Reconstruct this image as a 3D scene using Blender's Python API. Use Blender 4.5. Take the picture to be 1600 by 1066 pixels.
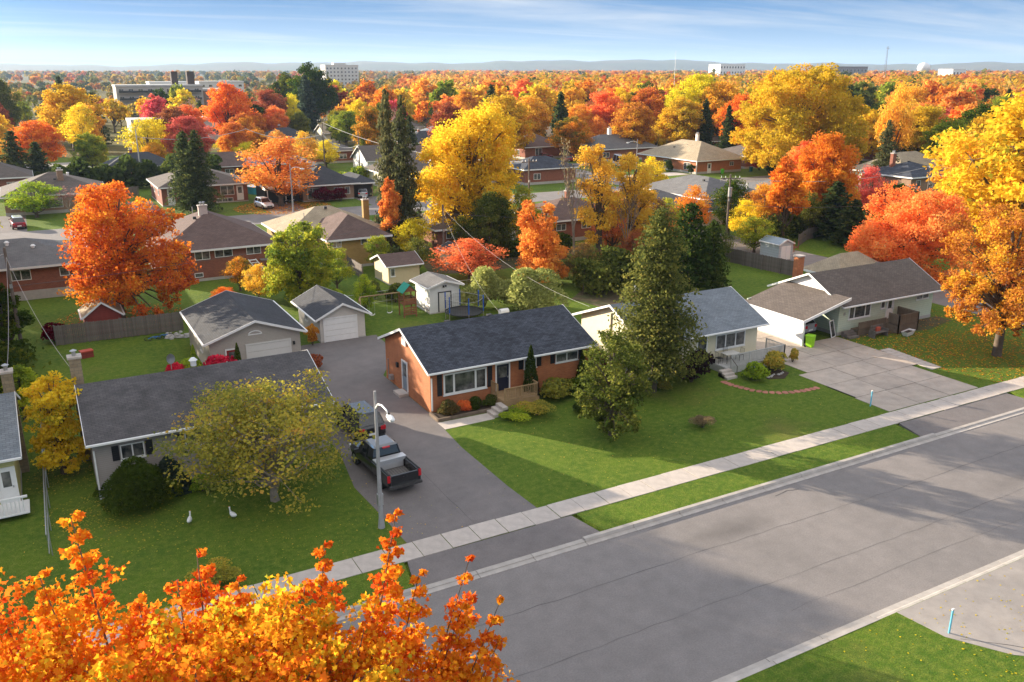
import bpy, math, random
import numpy as np
from mathutils import Vector
for o in list(bpy.data.objects): bpy.data.objects.remove(o)
SC = bpy.context.scene
COL = SC.collection
R_ = math.radians
# ------------------------------------------------------------------ camera, light, sky, exposure
cam_d = bpy.data.cameras.new('camera'); cam = bpy.data.objects.new('camera', cam_d); COL.objects.link(cam)
cam_d.sensor_width = 36.0; cam_d.lens = 36.0*1350/1600; cam_d.clip_start = .5; cam_d.clip_end = 30000
cam.location = (0, 0, 22); cam.rotation_euler = (R_(90-17.3975), 0, R_(-28.87)); SC.camera = cam
SUN_AZ = R_(-33.0)      # clockwise from +Y
SUN_EL = R_(13.0)
w = bpy.data.worlds.new('World'); SC.world = w; w.use_nodes = True
nt = w.node_tree; nt.nodes.clear()
def N(t, typ, **kw):
    n = t.nodes.new(typ)
    for k, v in kw.items():
        if hasattr(n, k): setattr(n, k, v)
    return n
out = N(nt, 'ShaderNodeOutputWorld'); bg = N(nt, 'ShaderNodeBackground'); bg.inputs[1].default_value = .15
sky = N(nt, 'ShaderNodeTexSky'); sky.sky_type = 'NISHITA'; sky.sun_disc = False
sky.sun_elevation = R_(24); sky.sun_rotation = SUN_AZ; sky.air_density = 1.0; sky.dust_density = .35; sky.ozone_density = 2.2
sky.sun_elevation = SUN_EL
geo = N(nt, 'ShaderNodeTexCoord'); sep = N(nt, 'ShaderNodeSeparateXYZ'); nt.links.new(geo.outputs['Generated'], sep.inputs[0])
def wm(op, a, b=None):
    n = N(nt, 'ShaderNodeMath', operation=op)
    for i, s in enumerate((a, b)):
        if s is None: continue
        if isinstance(s, (int, float)): n.inputs[i].default_value = s
        else: nt.links.new(s, n.inputs[i])
    return n.outputs[0]
zz = wm('ADD', wm('MAXIMUM', sep.outputs['Z'], 0.0), .06)
cx_ = wm('DIVIDE', sep.outputs['X'], zz); cy_ = wm('DIVIDE', sep.outputs['Y'], zz)
cmb = N(nt, 'ShaderNodeCombineXYZ'); nt.links.new(cx_, cmb.inputs[0]); nt.links.new(cy_, cmb.inputs[1])
mp = N(nt, 'ShaderNodeMapping'); mp.inputs['Rotation'].default_value = (0, 0, R_(35)); mp.inputs['Scale'].default_value = (.26, 1.0, 1)
nt.links.new(cmb.outputs[0], mp.inputs[0])
cn = N(nt, 'ShaderNodeTexNoise'); cn.inputs['Scale'].default_value = .55; cn.inputs['Detail'].default_value = 7; cn.inputs['Roughness'].default_value = .62; cn.inputs['Distortion'].default_value = .5
nt.links.new(mp.outputs[0], cn.inputs['Vector'])
cr = N(nt, 'ShaderNodeMapRange'); cr.inputs[1].default_value = .48; cr.inputs[2].default_value = .80; cr.inputs[3].default_value = .0; cr.inputs[4].default_value = .9
nt.links.new(cn.outputs['Fac'], cr.inputs[0])
hi = N(nt, 'ShaderNodeMapRange', interpolation_type='SMOOTHSTEP'); hi.inputs[1].default_value = .06; hi.inputs[2].default_value = .55; nt.links.new(sep.outputs['Z'], hi.inputs[0])   # cloud veil thickened and brightened above the view, added to fill the shade
cfac = wm('MINIMUM', wm('ADD', cr.outputs[0], wm('MULTIPLY', hi.outputs[0], .55)), .92)
ccol = N(nt, 'ShaderNodeMix', data_type='RGBA'); nt.links.new(hi.outputs[0], ccol.inputs['Factor']); ccol.inputs['A'].default_value = (1.8, 1.88, 1.98, 1); ccol.inputs['B'].default_value = (3.3, 3.15, 3.0, 1)
mx = N(nt, 'ShaderNodeMix', data_type='RGBA'); nt.links.new(cfac, mx.inputs['Factor'])
tint = N(nt, 'ShaderNodeMix', data_type='RGBA', blend_type='MULTIPLY'); tint.inputs['Factor'].default_value = 1
nt.links.new(sky.outputs[0], tint.inputs['A']); tint.inputs['B'].default_value = (.9, 1.0, 1.12, 1)
lim = N(nt, 'ShaderNodeValToRGB'); le = lim.color_ramp.elements; le[0].position = 0; le[0].color = (1.02, 1.50, 2.0, 1); le[1].position = .07; le[1].color = (.27, .70, 1.40, 1)
nt.links.new(wm('MAXIMUM', sep.outputs['Z'], 0.0), lim.inputs[0])
dk = N(nt, 'ShaderNodeMix', data_type='RGBA', blend_type='DARKEN'); dk.inputs['Factor'].default_value = 1     # the air glow stays as even as in the photograph
sv = N(nt, 'ShaderNodeVectorMath', operation='DOT_PRODUCT'); nt.links.new(geo.outputs['Generated'], sv.inputs[0]); sv.inputs[1].default_value = (math.sin(SUN_AZ)*math.cos(SUN_EL), math.cos(SUN_AZ)*math.cos(SUN_EL), math.sin(SUN_EL))
glow = wm('ADD', wm('MULTIPLY', wm('POWER', wm('MAXIMUM', sv.outputs['Value'], 0.0), 16.0), 7.0), 1.0)     # the low sun's own bright quarter of sky
lg = N(nt, 'ShaderNodeVectorMath', operation='SCALE'); nt.links.new(lim.outputs[0], lg.inputs[0]); nt.links.new(glow, lg.inputs['Scale'])
nt.links.new(tint.outputs['Result'], dk.inputs['A']); nt.links.new(lg.outputs[0], dk.inputs['B'])
nt.links.new(dk.outputs['Result'], mx.inputs['A']); nt.links.new(ccol.outputs['Result'], mx.inputs['B'])
nt.links.new(mx.outputs['Result'], bg.inputs[0]); nt.links.new(bg.outputs[0], out.inputs[0])
sun_d = bpy.data.lights.new('sun', 'SUN'); sun_d.energy = 4.6; sun_d.angle = R_(.6); sun_d.color = (1, .86, .66)
sun = bpy.data.objects.new('sun', sun_d); COL.objects.link(sun)
sdir = Vector((math.sin(SUN_AZ)*math.cos(SUN_EL), math.cos(SUN_AZ)*math.cos(SUN_EL), math.sin(SUN_EL)))
sun.rotation_euler = sdir.to_track_quat('Z', 'Y').to_euler(); sun.location = (0, 0, 60)
SC.view_settings.view_transform = 'Standard'; SC.view_settings.look = 'None'; SC.view_settings.gamma = 1
SC.view_settings.exposure = 1.66; SC.view_settings.use_curve_mapping = False
SC.render.engine = 'CYCLES'; SC.cycles.max_bounces = 6; SC.cycles.diffuse_bounces = 3; SC.cycles.transmission_bounces = 4
SC.cycles.glossy_bounces = 2; SC.cycles.volume_bounces = 0; SC.cycles.transparent_max_bounces = 4
RNG = np.random.default_rng(7); rnd = random.Random(11)

# ------------------------------------------------------------------ materials
MATS = {}
def mat(name, col, rough=.75, var=.12, vs=3.0, bump=0, bs=20., metal=0, spec=.3, coord='Object', pat=None, col2=None, objvar=0, big=None, grain=0):
    """principled surface whose colour is broken up by noise; pat adds a laid pattern in the face's own metres (UV)"""
    if name in MATS: return MATS[name]
    m = bpy.data.materials.new(name); m.use_nodes = True; t = m.node_tree; b = t.nodes['Principled BSDF']; L = t.links.new
    b.inputs['Roughness'].default_value = rough; b.inputs['Metallic'].default_value = metal; b.inputs['Specular IOR Level'].default_value = spec
    tc = N(t, 'ShaderNodeTexCoord')
    cur = None
    rgb = N(t, 'ShaderNodeRGB'); rgb.outputs[0].default_value = (*col, 1); cur = rgb.outputs[0]
    hsrc = None
    if pat and pat[0] == 'brick':
        _, bw, bh, mort, mcol, c2 = pat
        br = N(t, 'ShaderNodeTexBrick'); br.offset = .5
        br.inputs['Scale'].default_value = 1; br.inputs['Brick Width'].default_value = bw; br.inputs['Row Height'].default_value = bh
        br.inputs['Mortar Size'].default_value = mort; br.inputs['Mortar Smooth'].default_value = .3; br.inputs['Bias'].default_value = 0
        br.inputs['Color1'].default_value = (*col, 1); br.inputs['Color2'].default_value = (*c2, 1); br.inputs['Mortar'].default_value = (*mcol, 1)
        L(tc.outputs['UV'], br.inputs['Vector']); cur = br.outputs['Color']; hsrc = br.outputs['Fac']
    if pat and pat[0] == 'lap':
        sx = N(t, 'ShaderNodeSeparateXYZ'); L(tc.outputs['UV'], sx.inputs[0])
        d = N(t, 'ShaderNodeMath', operation='DIVIDE'); L(sx.outputs[1], d.inputs[0]); d.inputs[1].default_value = pat[1]
        f = N(t, 'ShaderNodeMath', operation='FRACT'); L(d.outputs[0], f.inputs[0])
        r = N(t, 'ShaderNodeMapRange'); r.inputs[1].default_value = 0; r.inputs[2].default_value = .16; r.inputs[3].default_value = .62; r.inputs[4].default_value = 1; L(f.outputs[0], r.inputs[0])
        mm = N(t, 'ShaderNodeMix', data_type='RGBA', blend_type='MULTIPLY'); mm.inputs['Factor'].default_value = 1
        L(cur, mm.inputs['A']); L(r.outputs[0], mm.inputs['B']); cur = mm.outputs['Result']; hsrc = f.outputs[0]
    def noisemul(cur, scale, amt, detail=4, src='Object'):
        n = N(t, 'ShaderNodeTexNoise'); n.inputs['Scale'].default_value = scale; n.inputs['Detail'].default_value = detail; n.inputs['Roughness'].default_value = .65
        L(tc.outputs[src], n.inputs['Vector'])
        r = N(t, 'ShaderNodeMapRange'); r.inputs[1].default_value = .3; r.inputs[2].default_value = .7; r.inputs[3].default_value = 1-amt; r.inputs[4].default_value = 1+amt
        L(n.outputs['Fac'], r.inputs[0])
        mm = N(t, 'ShaderNodeMix', data_type='RGBA', blend_type='MULTIPLY'); mm.inputs['Factor'].default_value = 1
        L(cur, mm.inputs['A']); L(r.outputs[0], mm.inputs['B']); return mm.outputs['Result'], n.outputs['Fac']
    nf = None
    if col2 is not None:
        n = N(t, 'ShaderNodeTexNoise'); n.inputs['Scale'].default_value = big or .4; n.inputs['Detail'].default_value = 6; n.inputs['Roughness'].default_value = .6
        L(tc.outputs[coord], n.inputs['Vector'])
        r = N(t, 'ShaderNodeMapRange'); r.inputs[1].default_value = .38; r.inputs[2].default_value = .62; L(n.outputs['Fac'], r.inputs[0])
        mm = N(t, 'ShaderNodeMix', data_type='RGBA'); L(r.outputs[0], mm.inputs['Factor']); L(cur, mm.inputs['A']); mm.inputs['B'].default_value = (*col2, 1); cur = mm.outputs['Result']
    if var:
        cur, nf = noisemul(cur, vs, var, 5, coord); cur, _ = noisemul(cur, vs*.13, var*.7, 3, coord)
    if grain: cur, _ = noisemul(cur, 14, grain, 6, 'Object')
    if objvar:
        oi = N(t, 'ShaderNodeObjectInfo'); r = N(t, 'ShaderNodeMapRange'); r.inputs[3].default_value = 1-objvar; r.inputs[4].default_value = 1+objvar; L(oi.outputs['Random'], r.inputs[0])
        mm = N(t, 'ShaderNodeMix', data_type='RGBA', blend_type='MULTIPLY'); mm.inputs['Factor'].default_value = 1; L(cur, mm.inputs['A']); L(r.outputs[0], mm.inputs['B']); cur = mm.outputs['Result']
    L(cur, b.inputs['Base Color'])
    if bump:
        bn = N(t, 'ShaderNodeBump'); bn.inputs['Strength'].default_value = bump; bn.inputs['Distance'].default_value = .02
        if hsrc is not None and pat[0] == 'lap': L(hsrc, bn.inputs['Height'])
        else:
            n2 = N(t, 'ShaderNodeTexNoise'); n2.inputs['Scale'].default_value = bs; n2.inputs['Detail'].default_value = 4; L(tc.outputs[coord], n2.inputs['Vector']); L(n2.outputs['Fac'], bn.inputs['Height'])
        L(bn.outputs[0], b.inputs['Normal'])
    MATS[name] = m; return m

def leafmat(name, stops, trans=.5, objvar=.12):
    m = bpy.data.materials.new(name); m.use_nodes = True; t = m.node_tree; t.nodes.clear(); L = t.links.new
    o = N(t, 'ShaderNodeOutputMaterial'); a = N(t, 'ShaderNodeAttribute'); a.attribute_name = 'tone'
    r = N(t, 'ShaderNodeValToRGB'); e = r.color_ramp.elements
    while len(e) < len(stops): e.new(.5)
    for i, (p, c) in enumerate(stops): e[i].position = p; e[i].color = (*c, 1)
    L(a.outputs['Fac'], r.inputs[0])
    oi = N(t, 'ShaderNodeObjectInfo'); hs = N(t, 'ShaderNodeHueSaturation'); L(r.outputs[0], hs.inputs['Color'])
    mr = N(t, 'ShaderNodeMapRange'); mr.inputs[3].default_value = .5-objvar*.12; mr.inputs[4].default_value = .5+objvar*.12; L(oi.outputs['Random'], mr.inputs[0]); L(mr.outputs[0], hs.inputs['Hue'])
    mr2 = N(t, 'ShaderNodeMapRange'); mr2.inputs[3].default_value = 1+objvar; mr2.inputs[4].default_value = 1-objvar; L(oi.outputs['Random'], mr2.inputs[0]); L(mr2.outputs[0], hs.inputs['Value'])
    d = N(t, 'ShaderNodeBsdfDiffuse'); tr = N(t, 'ShaderNodeBsdfTranslucent'); mxs = N(t, 'ShaderNodeMixShader'); mxs.inputs[0].default_value = trans
    L(hs.outputs[0], d.inputs[0]); L(hs.outputs[0], tr.inputs[0]); L(d.outputs[0], mxs.inputs[1]); L(tr.outputs[0], mxs.inputs[2])
    L(mxs.outputs[0], o.inputs[0]); MATS['leaf_'+name] = m; return m
PAL = dict(
 red=[(0,(.38,.025,.01)),(.3,(.68,.08,.01)),(.65,(.85,.20,.012)),(1,(.88,.42,.03))],
 rustred=[(0,(.20,.035,.015)),(.5,(.40,.08,.025)),(1,(.55,.16,.04))],
 coral=[(0,(.50,.09,.02)),(.4,(.80,.20,.03)),(.8,(.88,.32,.05)),(1,(.80,.46,.05))],
 peach=[(0,(.45,.20,.05)),(.35,(.82,.24,.035)),(.75,(.87,.33,.05)),(1,(.62,.42,.12))],
 pink=[(0,(.45,.03,.04)),(.5,(.72,.09,.08)),(1,(.80,.22,.10))],
 orange=[(0,(.50,.09,.01)),(.4,(.78,.19,.01)),(.8,(.85,.30,.02)),(1,(.75,.42,.03))],
 orangegreen=[(0,(.06,.10,.01)),(.35,(.25,.18,.01)),(.6,(.72,.24,.015)),(1,(.85,.36,.02))],
 amber=[(0,(.55,.22,.02)),(.35,(.84,.38,.03)),(.8,(.88,.48,.04)),(1,(.70,.42,.08))],
 gold=[(0,(.32,.26,.01)),(.25,(.74,.42,.015)),(.75,(.88,.52,.02)),(1,(.86,.36,.02))],
 yellow=[(0,(.25,.24,.01)),(.3,(.70,.46,.01)),(.8,(.88,.60,.02)),(1,(.85,.44,.02))],
 oakgold=[(0,(.30,.19,.01)),(.3,(.62,.33,.012)),(.7,(.82,.40,.015)),(1,(.84,.27,.02))],
 lime=[(0,(.08,.12,.01)),(.4,(.28,.32,.015)),(.8,(.52,.48,.02)),(1,(.68,.50,.03))],
 yellowgreen=[(0,(.06,.10,.01)),(.5,(.28,.28,.015)),(1,(.60,.42,.02))],
 greenlime=[(0,(.04,.055,.015)),(.4,(.10,.128,.025)),(.8,(.25,.26,.05)),(1,(.42,.37,.07))],
 green=[(0,(.03,.055,.01)),(.6,(.08,.12,.015)),(1,(.22,.22,.02))],
 darkgreen=[(0,(.025,.05,.01)),(.6,(.06,.11,.012)),(.9,(.15,.17,.015)),(1,(.45,.32,.02))],
 olive=[(0,(.12,.12,.025)),(.35,(.30,.24,.03)),(.72,(.58,.38,.04)),(1,(.68,.30,.05))],
 rust=[(0,(.32,.06,.02)),(.35,(.58,.15,.02)),(.65,(.80,.30,.02)),(1,(.86,.48,.03))],
 darkmix=[(0,(.05,.07,.01)),(.5,(.16,.09,.02)),(.8,(.30,.10,.02)),(1,(.35,.28,.03))],
 bark=[(0,(.22,.16,.10)),(1,(.35,.26,.14))], pinkbark=[(0,(.30,.13,.11)),(1,(.52,.20,.14))],
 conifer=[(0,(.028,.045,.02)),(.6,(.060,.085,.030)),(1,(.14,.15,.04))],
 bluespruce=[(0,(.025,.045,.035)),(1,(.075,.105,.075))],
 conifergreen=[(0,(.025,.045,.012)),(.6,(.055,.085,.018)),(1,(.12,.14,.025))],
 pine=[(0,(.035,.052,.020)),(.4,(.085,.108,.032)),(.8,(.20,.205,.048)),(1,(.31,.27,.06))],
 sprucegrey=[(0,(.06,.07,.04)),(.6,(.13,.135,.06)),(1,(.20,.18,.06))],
 copper=[(0,(.42,.13,.02)),(.5,(.74,.27,.03)),(1,(.80,.42,.05))],
 coralmix=[(0,(.22,.20,.04)),(.25,(.62,.18,.05)),(.75,(.84,.27,.06)),(1,(.62,.10,.05))],
 burgundy=[(0,(.06,.005,.012)),(1,(.22,.01,.03))], darkplum=[(0,(.018,.010,.014)),(1,(.05,.022,.03))],
 crimson=[(0,(.45,.01,.015)),(1,(.75,.05,.04))],
 willow=[(0,(.16,.19,.05)),(.4,(.46,.46,.14)),(1,(.74,.66,.26))],
 maplefront=[(0,(.66,.07,.02)),(.14,(.82,.16,.02)),(.42,(.88,.29,.022)),(.68,(.90,.42,.025)),(.88,(.88,.56,.03)),(1,(.42,.42,.04))],
)
for k, v in PAL.items():
    if k not in ('conifer', 'bluespruce', 'conifergreen', 'pine', 'sprucegrey', 'maplefront', 'darkplum', 'burgundy', 'green', 'greenlime', 'darkgreen', 'willow', 'bark', 'crimson'):
        v = [(p_, (min(.9, c[0]*1.04), min(.8, c[1]*1.22+.012), c[2]*1.3+.018)) for p_, c in v]
    leafmat(k, v)
BARK = mat('bark', (.10, .075, .055), .9, .3, 4)
BARKL = mat('pale_bark', (.28, .23, .18), .9, .3, 4)

def dark_smudge(m, cx, cy, rx, ry, amt):
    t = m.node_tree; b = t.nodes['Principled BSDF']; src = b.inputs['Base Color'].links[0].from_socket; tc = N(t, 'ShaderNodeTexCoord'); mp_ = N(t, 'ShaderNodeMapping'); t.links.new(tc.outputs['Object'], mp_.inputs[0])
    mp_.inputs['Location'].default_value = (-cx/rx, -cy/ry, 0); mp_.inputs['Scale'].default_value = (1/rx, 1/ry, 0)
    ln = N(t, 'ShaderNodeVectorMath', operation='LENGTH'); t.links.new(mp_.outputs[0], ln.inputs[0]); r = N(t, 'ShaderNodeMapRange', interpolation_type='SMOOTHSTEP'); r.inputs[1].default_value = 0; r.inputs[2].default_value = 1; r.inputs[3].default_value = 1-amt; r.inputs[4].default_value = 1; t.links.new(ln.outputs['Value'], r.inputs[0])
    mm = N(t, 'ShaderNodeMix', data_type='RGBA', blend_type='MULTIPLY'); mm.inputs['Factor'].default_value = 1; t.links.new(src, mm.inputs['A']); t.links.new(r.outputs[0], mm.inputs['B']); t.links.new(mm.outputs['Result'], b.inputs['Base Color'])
# ------------------------------------------------------------------ mesh helpers
def T(o, label=None, cat=None, group=None, kind=None):
    if label: o['label'] = label
    if cat: o['category'] = cat
    if group: o['group'] = group
    if kind: o['kind'] = kind
    return o
def empty(name, loc=(0, 0, 0), rz=0, label=None, cat=None, group=None, scale=None):
    o = bpy.data.objects.new(name, None); COL.objects.link(o); o.location = loc; o.rotation_euler = (0, 0, rz); o.empty_display_size = .2
    if scale: o.scale = scale
    return T(o, label, cat, group)
class MB:
    def __init__(s): s.v = []; s.f = []
    def add(s, vs, fs):
        n = len(s.v); s.v += [tuple(p) for p in vs]; s.f += [tuple(n+i for i in f) for f in fs]; return s
    def box(s, x0, y0, z0, x1, y1, z1):
        return s.add([(x0,y0,z0),(x1,y0,z0),(x1,y1,z0),(x0,y1,z0),(x0,y0,z1),(x1,y0,z1),(x1,y1,z1),(x0,y1,z1)],
                     [(0,3,2,1),(4,5,6,7),(0,1,5,4),(1,2,6,5),(2,3,7,6),(3,0,4,7)])
    def prism(s, poly, z0, z1):
        n = len(poly); vs = [(x, y, z0) for x, y in poly]+[(x, y, z1) for x, y in poly]
        fs = [tuple(range(n-1, -1, -1)), tuple(range(n, 2*n))]+[(i, (i+1) % n, n+(i+1) % n, n+i) for i in range(n)]
        return s.add(vs, fs)
    def extr(s, poly, a0, a1, axis):
        """poly of (u, z) extruded along axis 'x' or 'y' from a0 to a1"""
        n = len(poly)
        if axis == 'x': vs = [(a0, u, z) for u, z in poly]+[(a1, u, z) for u, z in poly]
        else: vs = [(u, a0, z) for u, z in poly]+[(u, a1, z) for u, z in poly]
        fs = [tuple(range(n)), tuple(range(2*n-1, n-1, -1))]+[(i, n+i, n+(i+1) % n, (i+1) % n) for i in range(n)]
        if axis == 'x': fs = [f[::-1] for f in fs]
        return s.add(vs, fs)
    def tube(s, pts, rs, n=6, cap=True):
        P = [Vector(p) for p in pts]
        if isinstance(rs, (int, float)): rs = [rs]*len(P)
        vs = []; fs = []
        for i, p in enumerate(P):
            d = (P[min(i+1, len(P)-1)]-P[max(i-1, 0)]).normalized()
            a = d.cross(Vector((0, 0, 1)) if abs(d.z) < .9 else Vector((1, 0, 0))).normalized(); b = d.cross(a)
            for k in range(n):
                an = 2*math.pi*k/n; vs.append(p+(a*math.cos(an)+b*math.sin(an))*rs[i])
            if i:
                for k in range(n): fs.append(((i-1)*n+k, (i-1)*n+(k+1) % n, i*n+(k+1) % n, i*n+k))
        if cap: fs += [tuple(range(n-1, -1, -1)), tuple(range((len(P)-1)*n, len(P)*n))]
        return s.add(vs, fs)
    def cyl(s, x, y, z0, z1, r, n=12, r1=None): return s.tube([(x, y, z0), (x, y, z1)], [r, r if r1 is None else r1], n)
    def mesh(s, name):
        me = bpy.data.meshes.new(name); me.from_pydata([tuple(v) for v in s.v], [], s.f); me.update()
        uv = me.uv_layers.new(name='UVMap')
        V = me.vertices
        for p in me.polygons:
            n = p.normal
            u = Vector((-n.y, n.x, 0))
            if u.length < 1e-3: u = Vector((1, 0, 0))
            u.normalize(); v = n.cross(u)
            for li in p.loop_indices:
                c = V[me.loops[li].vertex_index].co; uv.data[li].uv = (c.dot(u), c.dot(v))
        return me
    def build(s, name, m, parent=None, loc=(0, 0, 0), smooth=False, rz=0):
        me = s.mesh(name)
        if m: me.materials.append(m)
        if smooth:
            for p in me.polygons: p.use_smooth = True
        o = bpy.data.objects.new(name, me); COL.objects.link(o); o.location = loc; o.rotation_euler = (0, 0, rz)
        if parent: o.parent = parent
        return o
def inst(name, me, m=None, parent=None, loc=(0, 0, 0), rot=(0, 0, 0), scale=None):
    o = bpy.data.objects.new(name, me); COL.objects.link(o); o.location = loc; o.rotation_euler = rot
    if scale: o.scale = scale
    if m: o.material_slots[0].link = 'OBJECT'; o.material_slots[0].material = m
    if parent: o.parent = parent
    return o
def copy_tree(o, parent=None):
    c = o.copy(); COL.objects.link(c)
    if parent: c.parent = parent
    for ch in o.children: copy_tree(ch, c)
    return c
def struct(o): o['kind'] = 'structure'; return o
def npmesh(name, verts, k, tone, m):
    """n leaf polygons of k corners each: verts (n*k,3)"""
    n = len(verts)//k; me = bpy.data.meshes.new(name); me.vertices.add(n*k); me.vertices.foreach_set('co', verts.astype(np.float32).ravel())
    me.loops.add(n*k); me.loops.foreach_set('vertex_index', np.arange(n*k, dtype=np.int32))
    me.polygons.add(n); me.polygons.foreach_set('loop_start', (np.arange(n)*k).astype(np.int32))
    at = me.attributes.new('tone', 'FLOAT', 'POINT'); at.data.foreach_set('value', np.repeat(tone, k).astype(np.float32))
    me.update(calc_edges=True); me.materials.append(m); return me

# ------------------------------------------------------------------ surfaces
LANDMARKS = [(-8,102,'grey roofed house behind the shed'),(17,104,'plum roofed brick house'),(33,103,'yellow brick house'),(3,164,'far brown roofed bungalow'),(26,163,'brown hip roofed brick bungalow'),(46,156,'dark blue hip roofed bungalow'),
 (136,159,'tan hip roofed bungalow'),(134,189,'grey roofed bungalow with white gable'),(133,100,'two storey brown brick house'),(151,114,'wide tan roofed house'),(218,180,'far white house'),(252,172,'small pale bungalow'),
 (118,203,'maroon brick house'),(92,156,'dark blue roofed brick house'),(97,112,'mid grey hip roofed house'),(112,106,'next grey roofed bungalow'),(145.7,136.2,'giant gold oak dome'),(172.9,202,'tall yellow tree'),(190.5,241.8,'pink red maple'),
 (177,249,'orange maple with red skirt'),(122.4,190.7,'round orange and green tree'),(74.5,206.1,'half orange half green tree'),(96.6,330.9,'big dark green dome'),(91.9,321.5,'blue grey spruce'),(55.2,277.3,'tall orange maple'),(76.8,314.9,'dull red maple'),
 (25.4,223.2,'bright yellow tree'),(33.9,218.5,'pink and coral maple'),(12.4,280.9,'round gold tree by the car park'),(62,474,'grey apartment block'),(52,307,'low white school'),(62,336,'white roofed hall'),(161,406,'long flat roofed shop'),
 (97.6,58.5,'great yellow tree'),(111.6,73.9,'leaning dark trunk tree'),(171.7,133.2,'slender amber tree'),(234,168,'rust orange tree'),(132,103.7,'large lone spruce'),(63,183,'second wooden power pole'),(108,199,'crossarm pole'),(49,100,'huge golden tree'),(113,150,'street lamp pole'),
 (-4.8,333,'green and yellow edge tree'),(2,210,'dark edge conifers'),(95,205,'rust red tree'),(107.7,199,'golden orange tree'),(315,388,'short antenna pole'),(109,567,'small pale apartment block')]
USED = set()
def placed_label(desc, x, y, fallback):
    """a label that says which one: how it looks and which findable thing it stands by"""
    fx, fy = math.sin(R_(28.87)), math.cos(R_(28.87))
    for lx, ly, nm in sorted(LANDMARKS, key=lambda l: math.hypot(l[0]-x, l[1]-y))[:6]:
        d = math.hypot(lx-x, ly-y); f = ((x-lx)*fx+(y-ly)*fy); far = '' if d < 22 else 'well ' if d > 50 else 'some way '
        rel = 'behind' if f > .45*d else 'in front of' if f < -.45*d else 'to the side of'
        t = '%s %s%s the %s' % (desc, far, rel, nm)
        if t not in USED and len(t.split()) <= 16: USED.add(t); return t
    return fallback
GRASS = bpy.data.materials.new('lawn_grass'); GRASS.use_nodes = True
def grass_nodes(m, cols, far):
    t = m.node_tree; b = t.nodes['Principled BSDF']; L = t.links.new; b.inputs['Roughness'].default_value = .9; b.inputs['Specular IOR Level'].default_value = .1
    tc = N(t, 'ShaderNodeNewGeometry'); P = tc.outputs['Position']
    def noise(s, d=4, r=.6):
        n = N(t, 'ShaderNodeTexNoise'); n.inputs['Scale'].default_value = s; n.inputs['Detail'].default_value = d; n.inputs['Roughness'].default_value = r; L(P, n.inputs['Vector']); return n.outputs['Fac']
    def mixc(f, a, c2, lo=.35, hi=.65):
        r = N(t, 'ShaderNodeMapRange'); r.inputs[1].default_value = lo; r.inputs[2].default_value = hi; L(f, r.inputs[0])
        mm = N(t, 'ShaderNodeMix', data_type='RGBA'); L(r.outputs[0], mm.inputs['Factor'])
        if isinstance(a, tuple): mm.inputs['A'].default_value = (*a, 1)
        else: L(a, mm.inputs['A'])
        mm.inputs['B'].default_value = (*c2, 1); return mm.outputs['Result']
    c = mixc(noise(.22, 5), cols[0], cols[1]); c = mixc(noise(2.6, 5, .7), c, cols[2], .42, .75)
    c = mixc(noise(.09, 4), c, cols[3], .58, .74)
    f2 = noise(16, 4, .75); r = N(t, 'ShaderNodeMapRange'); r.inputs[1].default_value = .3; r.inputs[2].default_value = .7; r.inputs[3].default_value = .45; r.inputs[4].default_value = 1.65; L(f2, r.inputs[0])
    mm = N(t, 'ShaderNodeMix', data_type='RGBA', blend_type='MULTIPLY'); mm.inputs['Factor'].default_value = 1; L(c, mm.inputs['A']); L(r.outputs[0], mm.inputs['B']); c = mm.outputs['Result']
    L(c, b.inputs['Base Color'])
    bn = N(t, 'ShaderNodeBump'); bn.inputs['Strength'].default_value = .9; bn.inputs['Distance'].default_value = .06; L(noise(11, 5, .8), bn.inputs['Height']); L(bn.outputs[0], b.inputs['Normal'])
grass_nodes(GRASS, [(.058,.112,.013), (.094,.150,.015), (.165,.195,.030), (.150,.140,.036)], 0)
FARG = bpy.data.materials.new('far_ground'); FARG.use_nodes = True
grass_nodes(FARG, [(.07,.09,.02), (.13,.10,.03), (.16,.09,.03), (.07,.10,.03)], 1)
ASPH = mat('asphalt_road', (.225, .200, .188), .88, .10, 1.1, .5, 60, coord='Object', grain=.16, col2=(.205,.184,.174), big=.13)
dark_smudge(ASPH, 28.3, 28.6, 4.2, 1.3, .32); dark_smudge(ASPH, 46, 25, 5, .9, .12); dark_smudge(ASPH, 20, 23, 7, .8, .10)  # first one: a soft shadow painted into the asphalt colour; others: faint dark streaks
ASPD = mat('asphalt_drive', (.165, .147, .142), .9, .10, 1.3, .5, 60, grain=.15, col2=(.19,.166,.158), big=.3)
CONC = mat('concrete_walk', (.50, .435, .385), .85, .12, 2.2, .3, 40, objvar=.06)
CONCD = mat('concrete_drive', (.46, .38, .315), .88, .14, 1.2, .3, 40, objvar=.06, col2=(.39,.33,.28), big=.5)
KERB = mat('kerb_concrete', (.43, .385, .345), .88, .16, 1.6, .3, 40, objvar=.05)
SOIL = mat('soil', (.06, .042, .03), .95, .3, 2)
CRACK = mat('tar_line', (.10, .092, .09), .8, .1)
WHITE = mat('white_paint', (.78, .77, .75), .5, .04)
OFFW = mat('offwhite_paint', (.62, .60, .55), .6, .06)
GLASS = mat('window_glass', (.022, .027, .032), .06, .3, .8, spec=.8, col2=(.17,.165,.155), big=1.3)
CARGLASS = mat('car_glass', (.012, .015, .018), .05, .1, spec=.9)
BLACKP = mat('black_shutter', (.018, .018, .022), .5, .05)
METAL = mat('galvanised', (.42, .42, .42), .4, .08, metal=.6)
DARKM = mat('dark_metal', (.03, .03, .03), .5, .05)
WOODG = mat('grey_weathered_wood', (.16, .135, .12), .9, .22, 2.5, objvar=.16)
WOODP = mat('treated_pine', (.36, .235, .12), .75, .15, 2.5, objvar=.08)
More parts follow.
